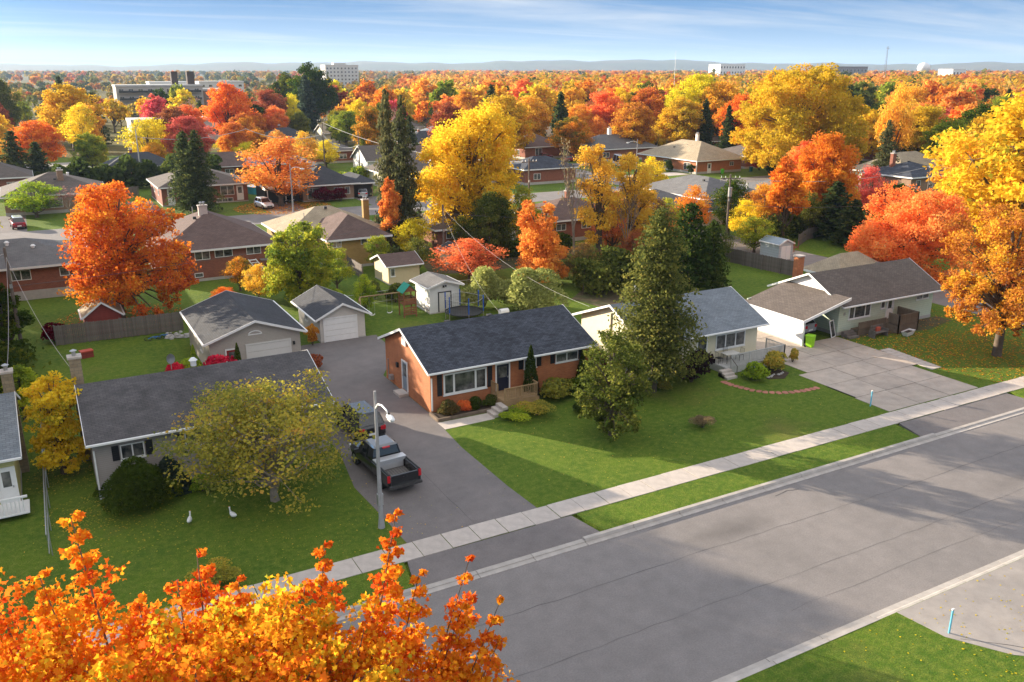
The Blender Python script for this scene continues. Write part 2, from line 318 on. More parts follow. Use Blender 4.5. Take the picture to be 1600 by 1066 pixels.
WOODD = mat('brown_deck_wood', (.17, .125, .09), .85, .2, 2.5, objvar=.1)
BRICKO = mat('orange_brick', (.47, .155, .055), .85, .1, 1.5, .3, 30, pat=('brick', .23, .078, .008, (.38,.22,.13), (.39,.118,.044)))
BRICKR = mat('red_brick', (.27, .085, .05), .88, .1, 1.5, pat=('brick', .23, .078, .008, (.26,.16,.12), (.21,.065,.04)))
BRICKB = mat('brown_brick', (.30, .185, .12), .88, .1, 1.5, pat=('brick', .23, .078, .008, (.28,.2,.15), (.24,.14,.09)))
BRICKY = mat('yellow_brick', (.42, .27, .09), .85, .1, 1.5, pat=('brick', .23, .078, .008, (.3,.2,.08), (.36,.22,.07)))
SIDG = mat('greige_siding', (.36, .32, .30), .6, .04, pat=('lap', .115), bump=.3)
SIDW = mat('white_siding', (.72, .72, .72), .55, .04, pat=('lap', .12), bump=.3)
SIDMINT = mat('pale_green_siding', (.56, .63, .50), .55, .05, pat=('lap', .2), bump=.4)
SIDC = mat('cream_stucco', (.66, .60, .44), .8, .05)
SIDCR = mat('cream_panel', (.62, .52, .33), .7, .05)
SIDT = mat('taupe_siding', (.42, .38, .335), .6, .04, pat=('lap', .115), bump=.3)
REDP = mat('barn_red', (.24, .045, .035), .7, .12, pat=('lap', .18))
FOUND = mat('foundation', (.42, .40, .37), .9, .1)
def shingle(name, a, b, mort=(.03, .03, .035), var=.14):
    return mat(name, a, .92, var, .9, .5, 25, pat=('brick', .33, .15, .012, mort, b), coord='Object')
RBLUE = shingle('slate_blue_shingle', (.040, .044, .056), (.074, .080, .100), (.014, .016, .022), .3)
RGREY = shingle('charcoal_shingle', (.078, .072, .074), (.105, .096, .096), (.045, .043, .046), .28)
RLIGHT = shingle('blue_grey_shingle', (.165, .185, .205), (.215, .235, .255), (.11, .12, .14))
RBROWN = shingle('brown_shingle', (.115, .092, .078), (.150, .120, .102), (.06, .05, .045))
RTAN = shingle('tan_shingle', (.34, .27, .18), (.40, .32, .22), (.17, .135, .09))
RDRED = shingle('plum_brown_shingle', (.125, .080, .068), (.155, .102, .086), (.07, .05, .045))
RMID = shingle('mid_grey_shingle', (.135, .130, .128), (.165, .158, .155), (.09, .085, .085))
RDARK = shingle('dark_shingle', (.045, .047, .055), (.062, .064, .072), (.03, .03, .035))
ROOFS = [RBROWN, RTAN, RMID, RDARK, RDRED, RLIGHT]
# ------------------------------------------------------------------ the setting: ground, road, walks
ground = MB()
def sheet(mb, x0, y0, x1, y1, z): mb.add([(x0,y0,z),(x1,y0,z),(x1,y1,z),(x0,y1,z)], [(0,1,2,3)])
sheet(ground, -2500, -400, 2500, 19.8, 0); sheet(ground, -2500, 33.6, 2500, 260, 0)
sheet(ground, -2500, 19.8, 2500, 33.6, -.16)
ground.add([(-2500,19.8,0),(2500,19.8,0),(2500,19.8,-.16),(-2500,19.8,-.16)], [(0,1,2,3)])
ground.add([(-2500,33.6,0),(2500,33.6,0),(2500,33.6,-.16),(-2500,33.6,-.16)], [(3,2,1,0)])
struct(ground.build('ground', GRASS))
fg = MB(); sheet(fg, -4900, 260, 9500, 9600, 0); struct(fg.build('far_terrain', FARG))
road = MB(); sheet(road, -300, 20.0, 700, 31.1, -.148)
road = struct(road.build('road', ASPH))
def crack(pts, w, z, parent, name='crack'):
    m = MB(); P = []
    r = random.Random(len(pts)*7+int(pts[0][0]*10))
    for (a, b) in zip(pts[:-1], pts[1:]):
        k = max(2, int(math.hypot(b[0]-a[0], b[1]-a[1])/.9))
        for i in range(k): P.append((a[0]+(b[0]-a[0])*i/k+r.uniform(-.05, .05), a[1]+(b[1]-a[1])*i/k+r.uniform(-.06, .06)))
    P.append(pts[-1]); vs = []; fs = []
    for i, p in enumerate(P):
        q = P[min(i+1, len(P)-1)]; o = P[max(i-1, 0)]; d = Vector((q[0]-o[0], q[1]-o[1])).normalized(); ww = w*r.uniform(.4, 1.3)
        vs += [(p[0]-d.y*ww, p[1]+d.x*ww, z), (p[0]+d.y*ww, p[1]-d.x*ww, z)]
        if i: fs.append((2*i-2, 2*i-1, 2*i+1, 2*i))
    return m.add(vs, fs).build(name, CRACK, parent)
crack([(12,27.7),(25,27.75),(39,27.6),(62,27.8),(90,27.7)], .012, -.141, road)
crack([(8,24.1),(22,24.2),(34,24.1),(52,24.3)], .009, -.141, road)
crack([(26,22.2),(36,22.3),(55,22.1)], .007, -.141, road)
crack([(33,30.2),(34,30.4),(34.8,30.2)], .03, -.141, road)
# far kerb: gutter strip and raised kerb, in poured lengths; dropped at the driveways
DROP = [(12.6, 22.4), (47.2, 58.8), (-14, -9)]
def dropped(x): return any(a <= x <= b for a, b in DROP)
kerb = empty('kerb', (0, 31, 0)); kerb['kind'] = 'structure'
x = -20.0
while x < 110:
    x1 = x+2.95; lo = dropped(x+1.5)
    MB().box(0, -.16, 0, x1-x-.03, .14, .03).build('gutter_segment', KERB, kerb, (x, .0, -.155+rnd.uniform(0,.004)))
    top = .05 if lo else .145
    MB().extr([(.142, 0), (.42, 0), (.42, top+.02), (.20, top+.02), (.15, .05)], 0, x1-x-.03, 'x').build('kerb_segment', KERB, kerb, (x, .0, -.135))
    x += 2.95
MB().box(0, -.16, 0, 500, .14, .03).box(0, .142, 0, 500, .42, .16).build('kerb_run', KERB, kerb, (x, 0, -.15))
kerb2 = empty('kerb', (0, 20.1, 0)); kerb2['kind'] = 'structure'
x = 2.0
while x < 80:
    x1 = x+2.95; lo = x > 28.0
    MB().box(0, 0, 0, x1-x-.03, .3, .03).build('gutter_segment', KERB, kerb2, (x, -.05, -.155+rnd.uniform(0,.004)))
    top = .075 if lo else .165
    MB().extr([(-.055, 0), (-.32, 0), (-.32, top), (-.10, top), (-.06, .05)], 0, x1-x-.03, 'x').build('kerb_segment', KERB, kerb2, (x, 0, -.15))
    x += 2.95
# verge strips between kerb and walk
verge = MB()
for a, b in ((-300, -14.2), (-8.8, 12.7), (22.3, 47.0), (59.2, 500)):
    n = max(2, int((b-a)/1.0)) if b-a < 60 else 60
    r = random.Random(int(b)); edge = [(a+(b-a)*i/n, 31.43+r.uniform(-.05, .03)) for i in range(n+1)]
    if b < 100 and a > -20: edge[0] = (a+.35, 31.5); edge[-1] = (b-.35, 31.5)
    verge.prism(edge+[(b, 33.58), (a, 33.58)], -.158, .012)
struct(verge.build('verge_lawn', GRASS))
# sidewalk: individual slabs
walk = empty('sidewalk', (0, 33.6, 0)); walk['kind'] = 'structure'
slab_me = [MB().box(0, 0, 0, 1.495-k*.01, 1.46+.02*k, .05).mesh('slab') for k in range(2)]
for me in slab_me: me.materials.append(CONC)
for i in range(-14, 60):
    inst('slab', slab_me[i % 2], None, walk, (i*1.53, rnd.uniform(-.02, .02), -.028+rnd.uniform(0, .012)), (0, rnd.uniform(-.004, .004), 0))
MB().box(60*1.53, 0, -.03, 600, 1.47, .02).build('slab_run', CONC, walk)
# worn edge of the lawn along the walk
def apron(x0, x1, name, m):
    b = MB(); b.add([(x0,33.56,.0),(x1,33.56,.0),(x1+.5,31.4,-.10),(x0-.5,31.4,-.10),(x0,33.56,-.15),(x1,33.56,-.15),(x1+.5,31.4,-.15),(x0-.5,31.4,-.15)], [(0,3,2,1),(0,1,5,4),(1,2,6,5),(2,3,7,6),(3,0,4,7)])
    o = b.build(name, m); return struct(o)
apron(12.9, 22.0, 'driveway_apron', ASPD); apron(47.4, 58.8, 'driveway_apron', ASPD)
dr = MB(); dr.prism([(13.5,35.08),(20.85,35.08),(20.7,38),(20.7,44),(20.95,47.0),(21.2,48.3),(21.2,58.6),(22.6,61),(24.2,64.5),(24.4,68.8),(9.8,68.9),(9.8,64.0),(14.1,62),(13.9,46.5),(13.2,42),(13.4,38)], -.02, .008)
drive = struct(dr.build('driveway', ASPD))
crack([(17.3,35.2),(17.2,38),(17.25,45),(17.2,56)], .015, .012, drive)
crack([(14,42),(17,43.4)], .012, .012, drive)
# concrete driveway of single slabs
cd = empty('concrete_driveway', (48.5, 35.2, 0)); cd['kind'] = 'structure'
ys = [0, 2.9, 5.6, 8.3, 11.0, 13.8, 16.6, 19.4]
for j in range(len(ys)-1):
    xl = 0 if j == 0 else (.2 if j < 3 else (1.2 if j == 3 else 1.9))
    xr = 9.6 if j < 2 else 10.6 if j < 5 else 6.2
    if j >= 5: xl = 1.9
    n = 3 if j < 5 else 2
    for i in range(n):
        a = xl+(xr-xl)*i/n; b = xl+(xr-xl)*(i+1)/n
        MB().box(a, ys[j], -.05, b-.05, ys[j+1]-.05, .02).build('slab', CONCD, cd, (0, 0, rnd.uniform(0, .012)))
MB().box(.05, .05, -.06, 9.5, 5.5, .0).box(1.25, 5.5, -.06, 10.5, 10.95, .0).box(1.95, 10.95, -.06, 8.0, 19.3, .0).build('joint_bed', SOIL, cd)
# strip of pavers beside the driveway
pv = empty('paver_strip', (59.0, 39.4, 0)); pv['kind'] = 'structure'
pm = MB().box(0, 0, 0, .55, .55, .05).mesh('paver'); pm.materials.append(CONC)
for i in range(9):
    for j in range(2): inst('paver', pm, None, pv, (-.35+j*.58+i*.06, i*.58, rnd.uniform(-.01, .0)), (0, 0, rnd.uniform(-.03, .03)))
# concrete landing and walk beside the brick house
fp = struct(MB().prism([(20.98,46.9),(24.6,46.95),(24.75,48.05),(20.98,48.1)], -.02, .02).build('footpath', CONC))
# red stepping stones
path = empty('stepping_stone_path', (42.7, 44.9, 0)); path['kind'] = 'structure'
REDST = mat('red_sandstone', (.42, .17, .12), .85, .15, 2.0, objvar=.15)
pts = [(42.7,45.0),(42.75,44.3),(43.0,43.5),(43.3,42.7),(43.85,41.95),(44.6,41.4),(45.5,41.05),(46.4,40.88),(47.3,40.8),(48.2,40.85)]
for i in range(len(pts)-1):
    for k in (0, .5):
        ax, ay = pts[i]; bx, by = pts[i+1]; px = ax+(bx-ax)*k; py = ay+(by-ay)*k; an = math.atan2(by-ay, bx-ax)
        q = [(.21*math.cos(t)*rnd.uniform(.9, 1.15)*1.1, .27*math.sin(t)*rnd.uniform(.9, 1.15)) for t in [.6, 1.3, 2.3, 3.3, 4.2, 5.3]]
        MB().prism(q, -.03, .035).build('stepping_stone', REDST, path, (px-42.7, py-44.9, 0), rz=an)
# tarmac forecourt on the near side
fc = struct(MB().prism([(29.6,19.78),(29.9,17.7),(31.2,15.7),(33,14.3),(60,14.0),(60,19.78)], -.02, .01).build('forecourt', mat('pale_forecourt', (.33,.29,.26), .9, .12, 1.2, .4, 40, col2=(.28,.25,.23), big=.4)))
crack([(30.3,17.3),(33.0,14.9),(37,12)], .02, .014, fc); crack([(33.0,14.9),(36,17),(44,19.5)], .012, .014, fc)
struct(MB().prism([(47,66),(52,63.5),(58,64.5),(63,67),(66,73),(60,76),(50,74.5),(46,71)], -.05, .004).build('bare_earth', mat('leafy_earth', (.11,.075,.045), .95, .35, 1.6, .6, 12, col2=(.07,.075,.025), big=.5)))
struct(MB().prism([(38,88),(44,86),(58,88),(62,94),(50,96.5),(40,96)], -.05, .004).build('bare_earth', MATS['leafy_earth']))
struct(MB().prism([(60.5,48.0),(68,46.6),(72.5,47.5),(72.5,49.1),(60.5,49.1)], -.05, .006).build('bare_earth', MATS['leafy_earth']))
# streets behind
st = MB(); sheet(st, -120, 131, 103, 141, .006); st = struct(st.build('street', ASPH))
st3 = MB(); sheet(st3, 103, 70, 112, 320, .006); struct(st3.build('street', ASPH))
st4 = MB(); sheet(st4, 112, 131, 420, 140.5, .010); struct(st4.build('street', ASPH))
st5 = MB(); sheet(st5, -60, 232, 103, 246, .006); struct(st5.build('street', mat('car_park', (.33,.30,.27), .9, .1)))
cs = MB(); sheet(cs, 66, -40, 76, 31, .004); struct(cs.build('street', ASPH))
cs2 = MB(); sheet(cs2, 76.5, 35.2, 84.5, 120, .006); struct(cs2.build('street', ASPH))
for (a, b, c, d, m) in ((-6.5,141,-1.5,158,ASPD),(12,110,14.5,131,ASPD),(33.4,141,39.5,151,ASPD),(50.5,141,55,151,ASPD),(23.8,100,27.5,131,ASPD),(38.5,110,41.5,131,ASPD),(112,150.5,128,156,CONC),(4.5,97,9.5,131,ASPD),(14,141,18,165,ASPD),(112,178,126,183,ASPD),(84.5,58,92,61,ASPD)):
    q = MB(); sheet(q, a, b, c, d, .012); struct(q.build('driveway', m))
hills = MB()
hr = random.Random(3); nseg = 260; rows = [(0, 0), (500, .55), (1100, 1.0), (1900, .8)]
hv = []
for ri, (dd, hh) in enumerate(rows):
    for i in range(nseg+1):
        az = R_(-28+118*i/nseg); D = 6800+dd+500*math.sin(i*.045)
        prof = 62+16*math.sin(i*.05+1)+9*math.sin(i*.13+2)+6*math.sin(i*.31)+4*math.sin(i*.71+ri)+3*math.sin(i*1.3+ri*2)
        hv.append((D*math.sin(az), D*math.cos(az), prof*hh-1+(22 if hh > 0 else 0)))
hf = [(r*(nseg+1)+i, r*(nseg+1)+i+1, (r+1)*(nseg+1)+i+1, (r+1)*(nseg+1)+i) for r in range(len(rows)-1) for i in range(nseg)]
hills.add(hv, hf); struct(hills.build('hills', mat('hill_forest', (.10,.085,.05), .95, .35, .004, col2=(.06,.07,.035), big=.002), smooth=True))
hz = MB().box(-5000, -450, -1.2, 9600, 9700, 190)
HAZE = bpy.data.materials.new('haze'); HAZE.use_nodes = True; ht = HAZE.node_tree; ht.nodes.clear()
ho = N(ht, 'ShaderNodeOutputMaterial'); hp = N(ht, 'ShaderNodeVolumePrincipled'); hp.inputs['Color'].default_value = (.58, .76, 1.0, 1); hp.inputs['Density'].default_value = 7e-5; hp.inputs['Anisotropy'].default_value = .2
ht.links.new(hp.outputs[0], ho.inputs['Volume'])
USE_HAZE = True
if USE_HAZE: T(hz.build('haze', HAZE), kind='stuff')
# ------------------------------------------------------------------ buildings
class House:
    def __init__(s, name, label, cat, x, y, group=None):
        s.root = empty(name, (x, y, 0), 0, label, cat, group)
    def block(s, x0, y0, x1, y1, zw, zr, roof, wall, roofm, ox=.45, oy=.6, found=.3, trim=WHITE, ridge=None, fm=FOUND, z0=0, wname='wall', hipend=None):
        """walls with gables + roof + fascia. roof: gx ridge along x, gy ridge along y, hip, flat, lean (rises to +x)"""
        R = s.root; th = .14
        if roof in ('gx', 'gy'):
            A0, A1, B0, B1 = (x0, x1, y0, y1) if roof == 'gx' else (y0, y1, x0, x1)
            oa, ob = (ox, oy) if roof == 'gx' else (oy, ox)
            ax = 'x' if roof == 'gx' else 'y'
            mid = ridge if ridge is not None else (B0+B1)/2
            s1 = (zr-zw-th)/(mid-B0); s2 = (zr-zw-th)/(B1-mid)
            MB().extr([(B0, z0), (B1, z0), (B1, zw), (mid, zr-th-.02), (B0, zw)], A0, A1, ax).build(wname, wall, R)
            e0 = zw+th-s1*ob; e1 = zw+th-s2*ob
            prof = [(B0-ob, e0-th), (mid, zr-th), (B1+ob, e1-th), (B1+ob, e1), (mid, zr), (B0-ob, e0)]
            MB().extr(prof, A0-oa, A1+oa, ax).build('roof', roofm, R)
            for (b, e, sg) in ((B0-ob, e0, -1), (B1+ob, e1, 1)):
                f = MB()
                lo, hi = (b-.035, b-.003) if sg < 0 else (b+.003, b+.035)
                lo2, hi2 = (b-.12, b-.037) if sg < 0 else (b+.037, b+.12)
                if roof == 'gx': f.box(A0-oa, lo, e-.15, A1+oa, hi, e-.01)
                else: f.box(lo, A0-oa, e-.15, hi, A1+oa, e-.01)
                g = MB()
                if roof == 'gx': g.box(A0-oa, lo2, e-.12, A1+oa, hi2, e-.02)
                else: g.box(lo2, A0-oa, e-.12, hi2, A1+oa, e-.02)
                g.build('gutter', trim, R); f.build('fascia', trim, R)
            for a0, a1 in ((A0-oa-.035, A0-oa-.003), (A1+oa+.003, A1+oa+.035)):
                rk = MB()
                for (ba, za, bb, zb) in ((B0-ob, e0, mid, zr), (mid, zr, B1+ob, e1)):
                    rk.extr([(ba, za-.16), (bb, zb-.16), (bb, zb+.02), (ba, za+.02)], a0, a1, ax)
                rk.build('rake_board', trim, R)
        elif roof == 'hip':
            MB().box(x0, y0, z0, x1, y1, zw).build(wname, wall, R)
            W = x1-x0+2*ox; D = y1-y0+2*oy; X0, X1, Y0, Y1 = x0-ox, x1+ox, y0-oy, y1+oy; ze = zw+.03
            h = min(W, D)/2
            if W >= D: r0 = (X0+h, (Y0+Y1)/2); r1 = (X1-h+.01, (Y0+Y1)/2)
            else: r0 = ((X0+X1)/2, Y0+h); r1 = ((X0+X1)/2, Y1-h+.01)
            v = [(X0,Y0,ze),(X1,Y0,ze),(X1,Y1,ze),(X0,Y1,ze),(X0,Y0,ze+.12),(X1,Y0,ze+.12),(X1,Y1,ze+.12),(X0,Y1,ze+.12),(*r0,zr),(*r1,zr)]
            if W >= D: fs = [(4,5,9,8),(5,6,9),(6,7,8,9),(7,4,8)]
            else: fs = [(4,5,8),(5,6,9,8),(6,7,9),(7,4,8,9)]
            MB().add(v, fs+[(0,3,2,1),(0,1,5,4),(1,2,6,5),(2,3,7,6),(3,0,4,7)]).build('roof', roofm, R)
            for q_ in ((X0-.05, Y0-.05, X1+.05, Y0-.003), (X0-.05, Y1+.003, X1+.05, Y1+.05), (X0-.05, Y0-.002, X0-.003, Y1+.002), (X1+.003, Y0-.002, X1+.05, Y1+.002)):
                MB().box(q_[0], q_[1], ze-.1, q_[2], q_[3], ze+.11).build('fascia', trim, R)
        elif roof == 'flat':
            MB().box(x0, y0, z0, x1, y1, zw).build(wname, wall, R)
            MB().box(x0-ox, y0-oy, zw, x1+ox, y1+oy, zr).build('roof', roofm, R)
        if found:
            MB().box(x0-.025, y0-.025, z0-.05, x1+.025, y1+.025, z0+found).build('foundation', fm, R)
        s.b = (x0, y0, x1, y1); s.zw = zw
        return s
    def P(s, side, u, z, d):
        x0, y0, x1, y1 = s.b
        return {'F': (x0+u, y0-d, z), 'B': (x0+u, y1+d, z), 'L': (x0-d, y0+u, z), 'R': (x1+d, y0+u, z)}[side]
    def bx(s, mb, side, u0, z0, u1, z1, d0, d1):
        a = s.P(side, u0, z0, d0); b = s.P(side, u1, z1, d1)
        return mb.box(min(a[0], b[0]), min(a[1], b[1]), z0, max(a[0], b[0]), max(a[1], b[1]), z1)
    def window(s, side, u, z, w, h, split=(.5,), frame=WHITE, fw=.06, shutters=False, sill=True, glass=GLASS, shut=BLACKP):
        f = MB(); b = s.bx
        b(f, side, u, z, u+w, z+fw, 0, .06); b(f, side, u, z+h-fw, u+w, z+h, 0, .06)
        b(f, side, u, z+fw, u+fw, z+h-fw, 0, .06); b(f, side, u+w-fw, z+fw, u+w, z+h-fw, 0, .06)
        cuts = [0]+[c*w for c in split]+[w]
        for c in cuts[1:-1]: b(f, side, u+c-fw*.6, z+fw, u+c+fw*.6, z+h-fw, 0, .05)
        fo = f.build('window', frame, s.root)
        for a, c in zip(cuts[:-1], cuts[1:]):
            g = MB(); b(g, side, u+a+fw*.6, z+fw, u+c-fw*.6, z+h-fw, .004, .02); g.build('pane', glass, fo)
        if sill: q = MB(); b(q, side, u-.05, z-.07, u+w+.05, z-.003, 0, .09); q.build('sill', frame, fo)
        if shutters:
            for a in (u-.42, u+w+.06):
                q = MB(); b(q, side, a, z, a+.36, z+h, 0, .035); so = q.build('shutter', shut, s.root)
                q = MB(); n = 6
                for i in range(n): b(q, side, a+.05, z+.06+(h-.1)*i/n, a+.31, z+.06+(h-.1)*(i+.55)/n, .035, .05)
                q.build('louvre', shut, so)
        return fo
    def door(s, side, u, z, w, h, m=BLACKP, frame=WHITE, glass=True):
        q = MB(); s.bx(q, side, u, z, u+w, z+h, 0, .03); d = q.build('door', m, s.root)
        q = MB(); s.bx(q, side, u-.1, z, u-.003, z+h+.1, 0, .07); s.bx(q, side, u+w+.003, z, u+w+.1, z+h+.1, 0, .07); s.bx(q, side, u-.001, z+h+.003, u+w+.001, z+h+.1, 0, .07); q.build('door_frame', frame, d)
        if glass: q = MB(); s.bx(q, side, u+.15, z+h*.5, u+w-.15, z+h-.15, .03, .04); q.build('pane', GLASS, d)
        q = MB(); s.bx(q, side, u+w-.12, z+h*.47, u+w-.06, z+h*.52, .03, .09); q.build('handle', METAL, d)
        return d
    def garage_door(s, side, u, z, w, h, n=4, m=WHITE):
        q = MB(); s.bx(q, side, u-.12, z, u-.003, z+h+.12, 0, .06); s.bx(q, side, u+w+.003, z, u+w+.12, z+h+.12, 0, .06); s.bx(q, side, u-.002, z+h+.003, u+w+.002, z+h+.12, 0, .06)
        d = q.build('garage_door', m, s.root)
        for i in range(n):
            q = MB(); s.bx(q, side, u, z+h*i/n, u+w, z+h*(i+1)/n-.025, 0, .03)
            p = q.build('panel', m, d)
        return d
    def chimney(s, x, y, wx, wy, z0, z1, m, pots=1, cap=True):
        c = MB().box(x-wx/2, y-wy/2, z0, x+wx/2, y+wy/2, z1).build('chimney', m, s.root)
        MB().box(x-wx/2-.07, y-wy/2-.07, z1+.002, x+wx/2+.07, y+wy/2+.07, z1+.12).build('cap', CONC, c)
        for i in range(pots):
            px = x+(i-(pots-1)/2)*.32
            MB().cyl(px, y, z1+.12, z1+.42, .11, 10).cyl(px, y, z1+.42, z1+.5, .2, 10, .05).build('flue', METAL, c)
        return c
    def vent(s, x, y, z, kind=0):
        if kind == 0: MB().box(x-.18, y-.18, z-.1, x+.18, y+.18, z+.18).build('roof_vent', DARKM, s.root)
        elif kind == 1: MB().cyl(x, y, z-.15, z+.6, .05, 8).build('vent_pipe', METAL, s.root)
        else: MB().cyl(x, y, z-.1, z+.25, .17, 12).cyl(x, y, z+.25, z+.4, .26, 12, .12).build('roof_vent', WHITE, s.root)
    def pipe(s, side, u, z0, z1, m=WHITE):
        q = MB(); s.bx(q, side, u, z0, u+.09, z1, .003, .09); q.build('downspout', m, s.root)
    def cut(s): return s.root

# brick bungalow (the subject)
h = House('bungalow', 'orange brick bungalow with slate blue roof and new pine porch', 'house', 21.25, 49.8)
h.block(0, 0, 12.6, 8.2, 3.14, 4.92, 'gx', BRICKO, RBLUE, .35, .55, .12, ridge=4.25, fm=BRICKO)
h.window('F', .95, 1.15, 3.25, 1.5, (.24, .74), fw=.11, sill=True)
for u in (.5, 4.28):
    q = MB(); h.bx(q, 'F', u, 1.15, u+.36, 2.65, 0, .035); so = q.build('shutter', BLACKP, h.root)
    q = MB(); [h.bx(q, 'F', u+.05, 1.2+i*.2, u+.31, 1.32+i*.2, .035, .05) for i in range(7)]; q.build('louvre', BLACKP, so)
h.door('F', 4.98, .72, .95, 1.9, m=mat('navy_door', (.012,.016,.035), .4, .03))
h.window('F', 7.15, 2.0, 1.0, .68, (.5,), shutters=True); h.window('F', 9.75, 2.0, 1.9, .68, (.5,), shutters=True)
h.door('L', 3.98, .25, .85, 2.1, m=mat('grey_door', (.20,.24,.28), .45, .03))
MB().box(-.75, 3.8, -.02, -.03, 4.95, .2).build('step', CONC, h.root)
q = MB(); h.bx(q, 'L', 5.6, 1.6, 5.85, 1.95, .0, .15); q.build('electric_meter', DARKM, h.root)
MB().tube([(-.06, 7.6, .1), (-.06, 7.6, 1.7)], .03).box(-.3, 6.6, .35, -.03, 6.9, .7).box(-.22, 7.0, .5, -.03, 7.15, .62).build('gas_meter', METAL, h.root)
MB().box(-.12, 3.9, 3.65, -.02, 4.6, 4.25).build('gable_vent', WHITE, h.root)
h.vent(3.8, 5.4, 4.45); h.vent(7.2, 5.3, 4.5)
h.pipe('F', .04, .2, 2.5); 
# grey sided house
h = House('bungalow', 'long low house with greige siding under a stained charcoal roof', 'house', .8, 47.3)
h.block(0, 0, 12.7, 9.2, 3.40, 5.05, 'gx', SIDG, RGREY, .3, .5, .95, ridge=4.7, fm=mat('grey_parging', (.34,.31,.30), .85, .06))
h.window('F', 1.3, 2.02, 1.2, .85, (.5,), shutters=True); h.window('F', 4.6, 2.02, 1.2, .85, (.5,), shutters=True); h.window('F', 8.2, 1.5, 2.2, 1.35, (.3, .7))
h.pipe('F', -.02, 0, 2.8)
h.chimney(-.1, 5.9, .62, .6, 0, 6.3, mat('tan_block', (.34,.27,.18), .9, .15, 3, pat=('brick', .4, .2, .012, (.2,.17,.13), (.27,.21,.14))))
h.vent(6.2, 5.3, 5.05, 2)
sd = MB().tube([(0, 0, 0), (0, 0, .7)], .025).build('dish_mast', METAL, h.root, (4.9, 4.9, 5.05))
q = MB(); q.add([(0, 0, 0)]+[(.24*math.cos(a), -.1, .32*math.sin(a)) for a in [i*math.pi/7 for i in range(14)]], [(0, i+1, (i+1) % 14+1) for i in range(14)]+[(0, (i+1) % 14+1, i+1) for i in range(14)])
q.build('satellite_dish', METAL, h.root, (4.9, 4.85, 5.75))
for i in range(9): MB().box(12.78, 1.2+i*.42, 0, 12.9, 1.42+i*.42, .12).build('soffit_bracket', DARKM, h.root, (0, 0, 3.55+i*.1))
# light roofed house at the edge
h = House('bungalow', 'house with light blue grey shingles and yellow trim, cut off at the edge', 'house', -14.5, 48.3)
h.block(0, 0, 11.6, 8.6, 3.1, 5.0, 'gx', mat('pale_yellow_siding', (.55,.50,.22), .6, .05, pat=('lap', .14)), RLIGHT, .4, .5, .3, ridge=4.3)
h.window('F', 9.6, 1.2, 1.0, 1.2, (.5,)); h.door('F', 10.8, .3, .7, 2.0, m=WHITE)
h.chimney(11.75, 4.9, .55, .6, 0, 6.0, mat('tan_block', (.34,.27,.18)))
pr = MB()
for i in range(14): pr.box(9.4+i*.18, -1.5, .35, 9.45+i*.18, -1.45, 1.2)
pr.box(9.3, -1.55, 1.2, 12, -1.4, 1.28).box(9.3, -1.55, .3, 12, 0, .38).build('porch_railing', WHITE, h.root)
# cream house
h = House('bungalow', 'cream house with light blue grey roof behind the big shaggy pine', 'house', 37.55, 48.2)
h.block(0, 0, 11.3, 8.2, 3.18, 5.0, 'gx', SIDC, RLIGHT, .4, .75, .45, ridge=3.8)
h.window('F', 7.0, 1.3, 3.0, 1.2, (.33, .67), fw=.08); h.door('F', 5.2, .62, .85, 1.95, m=mat('green_door', (.02,.035,.03), .5))
h.window('F', 1.6, 1.7, 1.5, .85, (.5,)); h.window('L', 2.9, 1.5, 1.0, 1.0, (.5,))
h.pipe('L', 4.0, .4, 4.2, mat('brown_pipe', (.25,.2,.14), .6)); h.chimney(3.2, 5.4, .5, .5, 3.5, 5.3, BRICKR); h.vent(9, 4.9, 4.7)
# pale green house with carport
h = House('bungalow', 'pale green sided house with brown roof and attached white carport', 'house', 59.3, 49.2)
h.block(0, 0, 12.4, 7.3, 3.05, 4.95, 'gx', SIDMINT, RBROWN, .45, .75, .3, ridge=3.35, fm=FOUND)
h.window('F', 1.2, 1.3, 2.75, 1.2, (.25, .75), fw=.08); h.window('F', 5.25, 1.75, .55, .65, ()); h.door('F', 6.1, .72, .75, 1.85, m=WHITE)
h.window('F', 10.0, 1.95, 1.75, .5, (.5,)); h.vent(9.6, 4.2, 4.55)
q = MB(); h.bx(q, 'F', .55, 1.75, .8, 2.0, 0, .03); q.build('house_number_plate', METAL, h.root)
MB().extr([(-.1, 3.2), (7.3, 3.2), (3.3, 4.7)], -.06, -.003, 'x').build('gable_panel', WHITE, h.root)
h.chimney(3.15, 7.9, .75, .6, 0, 5.25, BRICKO, 0)
cr_ = MB(); x0, x1, y0, y1 = -5.45, -.06, -1.1, 6.2; za, zb = 2.2, 3.5
cr_.extr([(x0, za), (x1, zb), (x1, zb+.15), (x0, za+.15)], y0, y1, 'y').build('carport_roof', RBROWN, h.root)
MB().extr([(x0, za-.06), (x1, zb-.06), (x1, zb+.18), (x0, za+.18)], y0-.05, y0-.003, 'y').build('carport_fascia', WHITE, h.root)
MB().box(x0-.06, y0-.05, za-.06, x0-.003, y1, za+.18).build('carport_fascia', WHITE, h.root)
cw = MB().box(x0+.55, y0+.5, .12, x0+.65, y1-.1, za+.12).build('carport_wall', SIDW, h.root)
MB().box(x0+.6, y1-.2, 0, -.05, y1-.1, 2.6).build('carport_back_wall', SIDMINT, h.root)
MB().box(x0+.5, y0+.4, 0, x0+.7, y0+.495, za+.1).build('carport_post', WHITE, h.root)
MB().box(x0+.52, y0+.5, -.02, x0+.68, y1-.1, .11).build('carport_kerb', FOUND, h.root)
MB().box(-3.4, 7.28, 1.0, -2.1, 7.39, 1.9).build('notice_board', mat('red_board', (.30,.06,.03), .6), h.root)
